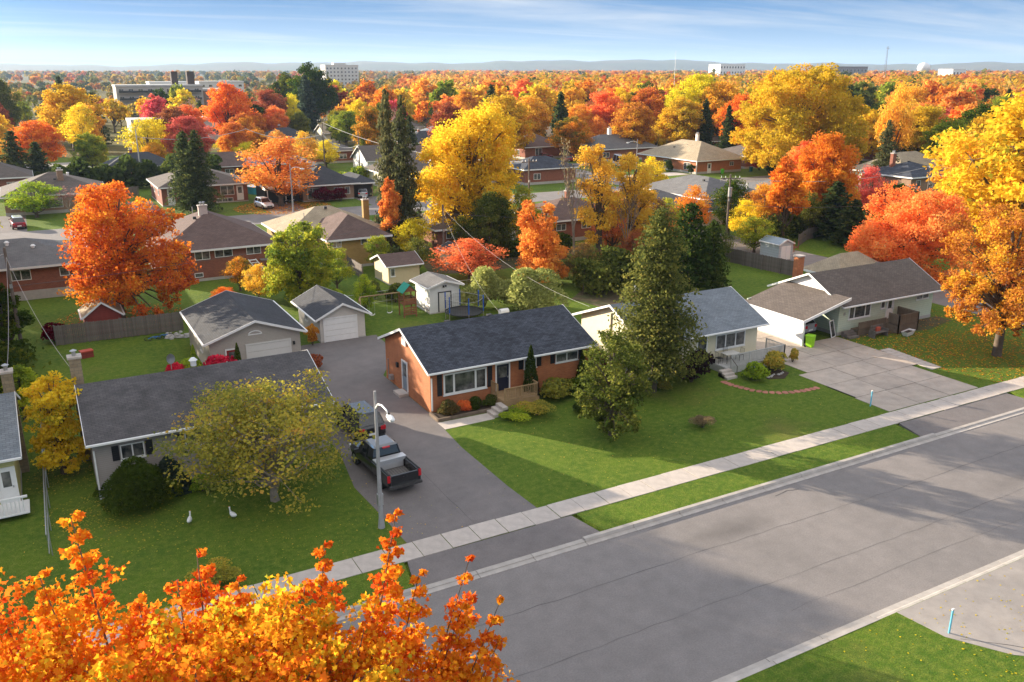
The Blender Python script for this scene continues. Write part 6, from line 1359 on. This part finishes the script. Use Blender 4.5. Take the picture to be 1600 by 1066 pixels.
deck('brown_deck', 'boxed brown plank deck at the pale green house door', 64.4, 47.0, 66.9, 49.1, .75, .95, WOODD, [(0,0,1,0),(1,0,1,1),(0,0,0,.5)], solid=True, cat='deck')
rp = deck('access_ramp', 'low brown plank ramp wall beside the boxed deck', 60.9, 48.3, 64.3, 49.1, .5, .7, WOODD, [(0,0,1,0)], solid=True, cat='ramp')
st3_ = empty('wooden_steps', (59.4, 47.9, 0), 0, 'worn wooden steps at the carport corner', 'steps')
for i in range(3): MB().box(i*.0, i*.3, 0, 1.2, i*.3+.32, .18+.16*i).build('step', WOODG, st3_)

# ------------------------------------------------------------------ garden things
def bin_(x, y, label, col, rz=0):
    e = empty('wheelie_bin', (x, y, 0), rz, label, 'bin'); m = mat('bin_'+label[:5], col, .45, .05)
    bevel(MB().add([(-.23,-.27,.06),(.23,-.27,.06),(.23,.25,.06),(-.23,.25,.06),(-.29,-.33,1.0),(.29,-.33,1.0),(.29,.33,1.0),(-.29,.33,1.0)], [(3,2,1,0),(4,5,6,7),(0,1,5,4),(1,2,6,5),(2,3,7,6),(3,0,4,7)]).build('body', m, e), .03)
    bevel(MB().add([(-.31,-.35,1.003),(.31,-.35,1.003),(.31,.37,1.003),(-.31,.37,1.003),(-.25,-.3,1.1),(.25,-.3,1.1),(.25,.34,1.1),(-.25,.34,1.1)], [(3,2,1,0),(4,5,6,7),(0,1,5,4),(1,2,6,5),(2,3,7,6),(3,0,4,7)]).build('lid', m, e), .02)
    for s_ in (-1, 1): MB().tube([(s_*.26, .27, .1), (s_*.32, .27, .1)], .1, 12).build('wheel', TYRE, e)
    MB().tube([(-.2, .41, .96), (.2, .41, .96)], .02).build('handle', m, e)
bin_(54.75, 48.0, 'lime green wheeled bin beside the silver hatchback and white carport', (.30,.62,.02), .3)
bin_(135.0, 147.9, 'bright green wheeled bin by the tan hip roofed bungalow', (.12,.50,.04))
bin_(143.6, 148.0, 'teal wheeled bin near the red bush', (.01,.13,.16))
def marker(x, y, label):
    e = empty('marker_post', (x, y, 0), 0, label, 'marker post'); MB().box(-.05, -.02, -.1, .05, .02, 1.1).build('post', mat('pale_blue_plastic', (.16,.50,.66), .5, .04), e); MB().box(-.06, -.03, 1.102, .06, .03, 1.16).build('cap', WHITE, e)
marker(48.2, 36.5, 'pale blue marker post at the corner of the concrete driveway'); marker(30.25, 17.8, 'pale blue marker post standing on the sunlit lawn corner by the forecourt')
def goose(x, y, rz, label):
    e = empty('lawn_ornament', (x, y, 0), rz, label, 'lawn ornament'); q = MB()
    loft(q, [[(x_, w_*math.cos(a), .26+z_+w_*1.1*math.sin(a)) for a in [k*math.pi/4 for k in range(8)]] for x_, w_, z_ in ((-.3, .02, .06), (-.18, .09, .02), (0, .13, 0), (.14, .1, .03), (.2, .05, .1))]); q.tube([(.16, 0, .3), (.24, 0, .5), (.25, 0, .62)], [.06, .035, .05], 6); q.build('body', WHITE, e, smooth=True)
    MB().tube([(.27, 0, .62), (.37, 0, .6)], [.03, .01], 5).build('beak', mat('orange_beak', (.7,.25,.02), .5), e); MB().tube([(0, -.05, 0), (0, -.05, .2)], .012).tube([(0, .05, 0), (0, .05, .2)], .012).build('leg', DARKM, e)
goose(4.55, 42.1, 1.2, 'white goose ornament on the shaded lawn by the weeping bush'); goose(6.6, 41.6, 2.0, 'slim white goose ornament under the spreading crabapple')
q = empty('plastic_barrel', (-1.1, 57.6, 0), 0, 'red barrel lying beside the light roofed house', 'barrel'); MB().tube([(-.4, 0, .35), (-.2, 0, .35), (.2, 0, .35), (.4, 0, .35)], [.3, .34, .34, .3], 12).build('drum', mat('red_plastic', (.5,.08,.05), .5), q); MB().tube([(.41, 0, .35), (.43, 0, .35)], .24, 12).build('lid', DARKM, q)
q = empty('garden_chest', (1.9, 74.2, 0), .2, 'small red chest standing alone on the back lawn', 'chest'); MB().box(-.45, -.3, 0, .45, .3, .5).build('box', REDP, q); MB().box(-.48, -.33, .503, .48, .33, .58).build('lid', mat('red_plastic', (.5,.08,.05)), q)
q = empty('toy_pile', (7.3, 76.6, 0), 0, 'blue and black bicycles lying by the plank fence', 'bicycles')
for i in range(2):
    for k in (-.5, .5): MB().tube([(k+i*.8+.32*math.cos(a), .32*math.sin(a)+i*.3, .12+.06*math.sin(a)) for a in [j*math.pi/6 for j in range(13)]], .025, 5).build('wheel', TYRE, q)
    MB().tube([(-.5+i*.8, i*.3, .14), (-.1+i*.8, .25+i*.3, .2), (.3+i*.8, .2+i*.3, .2), (.5+i*.8, i*.3, .14)], .03, 5).tube([(-.1+i*.8, .25+i*.3, .2), (.05+i*.8, -.1+i*.3, .14), (.3+i*.8, .2+i*.3, .2)], .03, 5).build('frame', mat('blue_plastic', (.03,.16,.5), .4), q)
e = empty('stone_pile', (9.2, 76.8, 0), 0, 'heap of pale stones and slabs by the taupe garage', 'stones'); stm = mat('pale_stone', (.42,.40,.38), .9, .15, objvar=.12)
def stone(parent, x, y, r_, z=0):
    q = MB(); q.add([(r_*math.cos(a)*rnd.uniform(.8, 1.2), r_*math.sin(a)*rnd.uniform(.7, 1.1), 0) for a in [k*1.047 for k in range(6)]]+[(r_*.6*math.cos(a), r_*.6*math.sin(a), r_*rnd.uniform(.5, .8)) for a in [k*1.047+.3 for k in range(6)]], [(i, (i+1) % 6, 6+(i+1) % 6, 6+i) for i in range(6)]+[tuple(range(6, 12))]); return q.build('stone', stm, parent, (x, y, z-.02))
for i in range(12): stone(e, rnd.uniform(-.9, .9), rnd.uniform(-1, 1), rnd.uniform(.15, .4), rnd.uniform(0, .12))
e = empty('stone_border', (62.5, 62.0, 0), 0, 'scatter of pale edging stones on the lawn behind the cream house', 'stones')
for i in range(16): stone(e, i*.55+rnd.uniform(-.3, .3), .6*math.sin(i*.6)+rnd.uniform(-.4, .4), rnd.uniform(.18, .42))
e = empty('stone_border', (46.3, 44.3, 0), 0, 'few rocks in the soil bed beside the stepping stones', 'stones')
for i in range(7): stone(e, i*.28, rnd.uniform(-.2, .2), rnd.uniform(.08, .18), .03)
e = empty('stone_border', (52.5, 64.5, 0), 0, 'stone edging below the thicket by the picnic table', 'stones')
for i in range(14): stone(e, -2.8+i*.5, rnd.uniform(-.3, .3), rnd.uniform(.14, .3))
def picnic(x, y, rz, label):
    e = empty('picnic_table', (x, y, 0), rz, label, 'picnic table')
    for i in range(5): MB().box(-.9, -.36+i*.15, .72, .9, -.23+i*.15, .76).build('plank', WOODG, e)
    for s_ in (-1, 1):
        MB().box(-.9, s_*.75-.14, .42, .9, s_*.75+.14, .46).build('bench', WOODG, e)
        MB().tube([(s_*.6, -.75, 0), (s_*.6, -.2, .7)], .045, 4).tube([(s_*.6, .75, 0), (s_*.6, .2, .7)], .045, 4).tube([(s_*.6, -.8, .4), (s_*.6, .8, .4)], .04, 4).build('leg', WOODG, e)
picnic(52.0, 67.3, .3, 'grey picnic table on bare ground below the dark thicket')
e = empty('rotary_drier', (54.5, 68.5, 0), 0, 'flat grey rotary clothes drier beside the picnic table', 'clothes drier'); MB().cyl(0, 0, 0, 1.5, .04).build('pole', METAL, e)
for k in range(4): MB().tube([(0, 0, 1.5), (1.5*math.cos(k*1.57), 1.5*math.sin(k*1.57), 1.6)], .025, 4).build('arm', METAL, e)
MB().tube([(1.4*math.cos(k*1.57), 1.4*math.sin(k*1.57), 1.6) for k in range(5)], .012, 4).tube([(1.0*math.cos(k*1.57), 1.0*math.sin(k*1.57), 1.57) for k in range(5)], .012, 4).build('line', WHITE, e)
# swing set with play tower
ps = empty('swing_set', (28.6, 72.6, 0), 0, 'wooden play tower with green roof and two white swings', 'swing set'); RW = mat('redwood', (.26,.10,.05), .8, .15, objvar=.1)
for (px, py) in ((0, 0), (1.2, 0), (1.2, 1.2), (0, 1.2)): MB().box(px-.05, py-.05, -.05, px+.05, py+.05, 2.5).build('post', RW, ps)
for i in range(8): MB().box(0, i*.15, 1.2, 1.2, i*.15+.13, 1.24).build('floor_board', RW, ps)
for (a, b, c, d) in ((0, -.06, 1.2, -.03), (0, 1.23, 1.2, 1.26), (1.23, 0, 1.26, 1.2)):
    for z in (1.3, 1.48, 1.66): MB().box(a, b, z, c, d, z+.14).build('side_board', RW, ps)
for z in (.25, .45, .65, .85): MB().box(0, -.06, z, 1.2, -.03, z+.14).build('side_board', RW, ps)
gp = mat('green_canopy', (.01,.26,.16), .55, .05); MB().extr([(-.15, 2.35), (.6, 3.1), (1.35, 2.35), (1.35, 2.39), (.6, 3.14), (-.15, 2.39)], -.15, 1.35, 'y').build('canopy', gp, ps)
MB().extr([(0, 2.45), (1.2, 2.45), (.6, 3.02)], -.05, 0, 'y').build('gable_board', RW, ps)
MB().tube([(-4.0, .6, 2.35), (0, .6, 2.35)], .06, 6).build('beam', WOODP, ps)
for s_ in (-1, 1): MB().tube([(-4.3, .6+s_*1.1, 0), (-4.0, .6, 2.4)], .055, 5).build('leg', WOODP, ps)
MB().tube([(-4.15, -.0, 1.2), (-4.15, 1.2, 1.2)], .04, 5).build('brace', WOODP, ps)
for k in (-2.9, -1.2):
    sw = MB().tube([(k-.25, .6, .62), (k-.12, .6, .52), (k+.12, .6, .52), (k+.25, .6, .62)], .05, 5).build('swing_seat', WHITE, ps); MB().tube([(k-.25, .6, .62), (k-.25, .6, 2.33)], .01, 4).tube([(k+.25, .6, .62), (k+.25, .6, 2.33)], .01, 4).build('chain', METAL, sw)
MB().add([(1.25,.2,1.25),(1.25,.8,1.25),(2.9,.8,.1),(2.9,.2,.1),(1.25,.2,1.18),(1.25,.8,1.18),(2.9,.8,.03),(2.9,.2,.03)], [(0,1,2,3)[::-1],(4,5,6,7),(0,3,7,4),(1,5,6,2)]).build('slide', WOODP, ps)
# trampoline with blue poles
tp = empty('trampoline', (33.2, 69.3, 0), 0, 'round trampoline with blue padded net poles', 'trampoline'); BLUEP = mat('blue_foam', (.02,.10,.42), .6, .05)
ring = [(1.75*math.cos(k*math.pi/12), 1.75*math.sin(k*math.pi/12), .85) for k in range(25)]
MB().tube(ring, .06, 6, False).build('rim', DARKM, tp)
MB().add([(0, 0, .82)]+[(p[0]*.93, p[1]*.93, .84) for p in ring[:-1]], [(0, i+1, (i+1) % 24+1) for i in range(24)]).build('mat', DARKM, tp)
for k in range(6):
    a = k*math.pi/3+.3; x_, y_ = 1.82*math.cos(a), 1.82*math.sin(a); MB().cyl(x_, y_, 0, 1.0, .03, 6).build('leg', METAL, tp); MB().cyl(x_, y_, 1.0, 2.5, .055, 8).build('net_pole', BLUEP, tp)
NET = mat('net_black', (.05,.05,.055), .8)
MB().tube([(1.8*math.cos(k*math.pi/12), 1.8*math.sin(k*math.pi/12), 2.3-.25*abs(math.sin(k*math.pi/8+1))) for k in range(25)], .014, 4, False).build('net_rope', OFFW, tp)
nm = MB()
for k in range(48): a = k*math.pi/24; nm.tube([(1.78*math.cos(a), 1.78*math.sin(a), .9), (1.8*math.cos(a), 1.8*math.sin(a), 2.2)], .006, 3, False)
for z in (1.2, 1.5, 1.8, 2.1): nm.tube([(1.8*math.cos(k*math.pi/12), 1.8*math.sin(k*math.pi/12), z) for k in range(25)], .006, 3, False)
nm.build('net', NET, tp)
e = empty('barbecue', (36.2, 67.2, 0), 0, 'covered black and white barbecue behind the orange brick roof', 'barbecue'); MB().box(-.4, -.3, 0, .4, .3, .85).build('cabinet', DARKM, e); MB().tube([(-.42, 0, .9), (.42, 0, .9)], .3, 10).build('lid', WHITE, e)
# terrace set on the deck of the cream house
e = empty('patio_table', (45.2, 47.2, .55), 0, 'glass topped patio table on the white railed deck', 'table'); MB().box(-.65, -.4, .7, .65, .4, .73).build('table_top', OFFW, e)
for (a, b) in ((-.6, -.35), (.6, -.35), (.6, .35), (-.6, .35)): MB().cyl(a, b, 0, .7, .02, 6).build('leg', DARKM, e)
for i, (x_, y_, a, lb_) in enumerate([(44.2, 47.3, 0, 'black wire chair at the steps end of the patio table'), (46.2, 47.2, 3.14, 'black wire chair at the far end of the patio table'), (45.5, 47.85, -1.57, 'black wire chair between patio table and picture window')]):
    e = empty('patio_chair', (x_, y_, .55), a, lb_, 'chair', 'wire chairs round the patio table'); MB().box(-.22, -.22, .42, .22, .22, .45).build('seat', DARKM, e)
    q = MB().tube([(-.22, -.22, .45), (-.26, -.2, .92), (-.26, .2, .92), (-.22, .22, .45)], .016, 5)
    for j in (-.1, 0, .1): q.tube([(-.22, j, .45), (-.26, j, .92)], .01, 4)
    q.build('backrest', DARKM, e)
    for (p, r__) in ((-.2, -.2), (.2, -.2), (.2, .2), (-.2, .2)): MB().cyl(p, r__, 0, .42, .014, 5).build('leg', DARKM, e)
e = empty('garden_swing_seat', (62.3, 47.3, 0), 0, 'weathered glider bench with red cushion by the boxed deck', 'bench')
for i in range(4): MB().box(-.8, -.25+i*.13, .42, .8, -.14+i*.13, .45).build('slat', WOODG, e)
for i in range(4): MB().box(-.8, .28, .5+i*.13, .8, .31, .61+i*.13).build('back_slat', WOODG, e)
for s_ in (-1, 1): MB().box(s_*.82-.04, -.3, 0, s_*.82+.04, .35, .65).build('arm_frame', WOODG, e)
MB().box(-.15, .1, .455, .3, .27, .8).build('cushion', mat('red_cushion', (.5,.10,.06), .9), e)
e = empty('planter', (64.9, 46.35, 0), .2, 'white boat shaped planter in front of the boxed deck', 'planter'); MB().add([(-.5,-.2,0),(.5,-.2,0),(.5,.2,0),(-.5,.2,0),(-.75,-.3,.42),(.75,-.3,.42),(.75,.3,.42),(-.75,.3,.42)], [(3,2,1,0),(0,1,5,4),(1,2,6,5),(2,3,7,6),(3,0,4,7)]).build('tub', WHITE, e); MB().add([(-.66,-.26,.3),(.66,-.26,.3),(.66,.26,.3),(-.66,.26,.3)], [(0,1,2,3)]).build('soil', SOIL, e)
e = empty('leaning_frame', (58.75, 49.0, 0), .35, 'white framed window leaning in the mouth of the carport', 'frame'); q = MB().box(-.45, 0, 0, -.37, .06, 1.5).box(.37, 0, 0, .45, .06, 1.5).box(-.369, 0, 0, .369, .06, .08).box(-.369, 0, 1.42, .369, .06, 1.5); fo = q.build('frame', WHITE, e); MB().box(-.36, .02, .09, .36, .035, 1.41).build('pane', GLASS, e); e.rotation_euler = (R_(-14), 0, .35)
e = empty('air_conditioner', (21.0, 95.2, 0), 0, 'white ladder like stair frame behind the plum roofed house', 'stair'); q = MB().tube([(0, 0, 0), (-1.4, .3, 2.2)], .06, 4).tube([(.8, 0, 0), (-.6, .3, 2.2)], .06, 4).build('stringer', WHITE, e); e.name = 'outdoor_stair'
for i in range(7): MB().box(-.15-i*.2+.1, .03+i*.04, .25+i*.3, .65-i*.2+.1, .3+i*.04, .3+i*.3).build('tread', WHITE, e)
MB().box(.0, .2, 1.9, .95, 1.2, 2.0).build('landing', WOODG, e)
e = empty('satellite_dish', (100.8, 104.6, 4.2), .6, 'white satellite dish on the mid grey hip roof by the power pole', 'satellite dish'); q = MB(); q.add([(0, .08, 0)]+[(.45*math.cos(a), -.04, .5*math.sin(a)) for a in [i*math.pi/7 for i in range(14)]], [(0, i+1, (i+1) % 14+1) for i in range(14)]+[(0, (i+1) % 14+1, i+1) for i in range(14)]); q.build('dish', WHITE, e); MB().tube([(0, .05, 0), (0, .3, -.8)], .03).build('mast', METAL, e)
q = empty('swimming_pool', (38.2, 166, 0), 0, 'turquoise above ground pool beside the brown hip roofed bungalow', 'pool'); MB().cyl(0, 0, 0, 1.3, 3, 20).build('wall', mat('pool_wall', (.05,.38,.50), .4), q); MB().cyl(0, 0, 1.3, 1.36, 3.1, 20).build('rim', WHITE, q)
e = empty('garden_bench', (84.0, 77.8, 0), .4, 'reddish wooden garden seat on the lawn by the back fence', 'bench'); MB().box(-.8, -.3, .4, .8, .3, .46).build('seat', RW, e); MB().box(-.8, .27, .5, .8, .32, 1.1).build('backrest', RW, e)
for (a, b) in ((-.7, -.25), (.7, -.25), (.7, .3), (-.7, .3)): MB().box(a-.04, b-.04, 0, a+.04, b+.04, 1.2).build('leg', RW, e)

# ------------------------------------------------------------------ fallen leaves (small real leaves lying on grass, walks and road edges)
def fallen(name, spots, n, pal, size=.1, z=.02):
    C = []
    for (x, y, R, k) in spots:
        m = int(n*k); a = RNG.uniform(0, 6.283, m); q = R*RNG.uniform(0, 1, m)**.6; C.append(np.stack([x+q*np.cos(a), y+q*np.sin(a), np.full(m, z)], 1))
    C = np.concatenate(C); ok = ~((C[:, 1] > 19.7) & (C[:, 1] < 33.6)); C = C[ok]
    V, t = leafquads(C, RNG.uniform(0, 1, len(C)), size, np.array([0, 0, 3.5]), 1.1); return T(inst(name, npmesh(name, V, 4, t, MATS['leaf_'+pal])), kind='stuff')
fallen('fallen_leaves', [(4,38,9,.22),(8.5,42,6,.25),(14,36.5,4,.05),(27,40,8,.18),(38,40,9,.10),(26,45,4,.05),(5,34.4,6,.03)], 1500, 'olive', .06)
fallen('fallen_yellow_leaves', [(-.6,51,2.2,.3),(.2,46,2.2,.4),(1.5,43.5,3,.3)], 1700, 'olive', .075)
fallen('fallen_rust_leaves', [(66.2,39.2,7,.5),(62,45,5,.2),(72,44,7,.3)], 5000, 'rust', .12)
fallen('fallen_red_leaves', [(5.4,84.6,6,1)], 1500, 'red', .14)
fallen('fallen_orange_leaves', [(36.6,146,8,1)], 2500, 'coral', .28)
fallen('fallen_gold_leaves', [(50,98,8,.5),(58,80,7,.5)], 2600, 'gold', .16)
fallen('scattered_leaves', [(34,17,9,.4),(32,10,9,.6)], 900, 'gold', .075)

# ------------------------------------------------------------------ the maple in front of the camera
LEAF = [(0, -.5), (.40, -.32), (.30, -.05), (.52, .20), (.20, .16), (0, .55), (-.20, .16), (-.52, .20), (-.30, -.05), (-.40, -.32)]
fm = empty('maple_tree', (1.2, 12.3, 0), 0, 'near orange maple top with tall leafy shoots at the lower edge', 'tree')
ML = MATS['leaf_maplefront']
def fleaf(C, tone, size):
    n = len(C); nr = unit(n)+np.array([-.15, -.25, .45]); nr /= np.linalg.norm(nr, axis=1)[:, None]
    a = np.cross(nr, unit(n)); a /= np.linalg.norm(a, axis=1)[:, None]; b = np.cross(nr, a); s = (size*RNG.uniform(.65, 1.25, n))[:, None]
    V = np.empty((n, 10, 3))
    for i, (u, v) in enumerate(LEAF): V[:, i] = C+(a*u+b*v)*s+nr*s*(.42*abs(u)-.30*abs(v)*abs(v)*2)
    return V.reshape(-1, 3), tone
CC = []; TT = []; wsegs = []; origin = np.array([1.2, 12.3, 0.])
FCEN = Vector((0, 0, 0))
wsegs.append(([(0, 0, -.1), (0, .1, 3), (.1, 0, 6.5), (.2, 0, 10)], [.26, .2, .16, .09]))
r = random.Random(5)
# tall shoots (x, y, top z, length, radius)
SPIRE = [(-.24,15.5,14.62,2.6,.42),(-1.6,14.9,14.2,2.4,.6),(-.85,15.1,13.9,1.8,.4),(1.72,15.4,13.42,1.7,.50),(1.3,15.2,13.1,1.4,.5),(2.25,14.33,13.30,1.5,.22),(3.78,14.0,13.72,2.4,.34),(3.35,14.0,13.0,1.6,.40),
         (5.02,13.55,14.28,2.9,.30),(5.3,13.2,13.1,2.2,.34),(6.05,12.6,13.5,2.4,.26),(5.8,12.4,12.7,2.0,.40),(6.32,11.9,12.95,2.0,.22),(6.15,11.7,12.2,1.6,.36),(4.5,13.3,12.9,2.0,.38),(2.9,14.2,12.7,1.4,.45),(.6,15.2,12.9,1.4,.5),(4.1,12.9,12.6,1.6,.5),(-2.6,14.6,13.9,2.2,.6)]
for (x, y, zt, L, R) in SPIRE:
    R *= 1.3; L *= 1.1
    x -= 1.2; y -= 12.3; b0 = Vector((x*.72, y*.72, zt-L-1.2)); wsegs.append(([(x*.3, y*.3, zt-L-3.2), b0, (x, y, zt-.08)], [.06, .035, .008]))
    k = int(L/.15); tl = r.uniform(-.1, .12)
    for i in range(k):
        t = (i+.5)/k; z = zt-L*t; rad = R*(.20+.9*t**.9)*r.uniform(.6, 1.3); sa = i*2.4+r.uniform(-.5, .5); ax = x+(b0.x-x)*t*.4+math.cos(sa)*rad*.75; ay = y+(b0.y-y)*t*.4+math.sin(sa)*rad*.75; m = int(14+60*t*R/.35)
        d = unit(m)*(RNG.uniform(.1, 1, m)[:, None]**.5)*rad; d[:, 2] *= .5
        if r.random() < .08: continue
        CC.append(np.array([ax, ay, z])+d); TT.append(np.clip(.42+tl+r.uniform(-.18, .18)-.12*(1-t)+RNG.normal(0, .15, m), 0, 1))
# crown body of many leafy clumps
for i in range(1150):
    d = unit(1)[0]; k = r.uniform(.60, 1.0)
    if d[2] < -.22 or r.random() < .12: continue
    c = np.array([d[0]*k*5.1-.5, d[1]*k*3.3+.35, 10.05+d[2]*k*3.5])
    lob = math.sin(d[0]*7+1)*math.cos(d[1]*6)*.35; c += d*lob
    m = r.randint(50, 95); rr = r.uniform(.26, .54); p = unit(m)*(RNG.uniform(.1, 1, m)[:, None]**.45)*rr; p[:, 2] *= .8
    CC.append(c+p); TT.append(np.clip(.54+r.uniform(-.3, .3)+RNG.normal(0, .2, m), 0, 1))
    if i % 3 == 0: wsegs.append(([(c[0]*.25, c[1]*.25, c[2]-2.2), (c[0]*.7, c[1]*.7, c[2]-.7), tuple(c)], [.045, .025, .006]))
CC = np.concatenate(CC); TT = np.concatenate(TT)
order = np.argsort(-CC[:, 2]); near = order[:12000][RNG.permutation(12000)[:300]]
msk = np.ones(len(CC), bool); msk[near] = False
V, t = fleaf(CC[msk], TT[msk], .108); T(inst('crown', npmesh('crown', V, 10, t, ML), None, fm), kind='stuff')
lms = []
for k in range(10):
    V, t = fleaf(np.zeros((1, 3)), np.array([(k+.5)/10]), .15); lms.append(npmesh('leaf', V, 10, t, ML))
for i, j in enumerate(near): inst('leaf', lms[min(9, int(TT[j]*10))], None, fm, tuple(CC[j]), (rnd.uniform(-.6, .6), rnd.uniform(-.6, .6), rnd.uniform(0, 6.28)))
inst('trunk', woodmesh(wsegs, mat('maple_twig', (.16,.11,.08), .85, .2)), None, fm)

#print('TRIS', sum(len(m.loops)-2*len(m.polygons) for m in bpy.data.meshes))
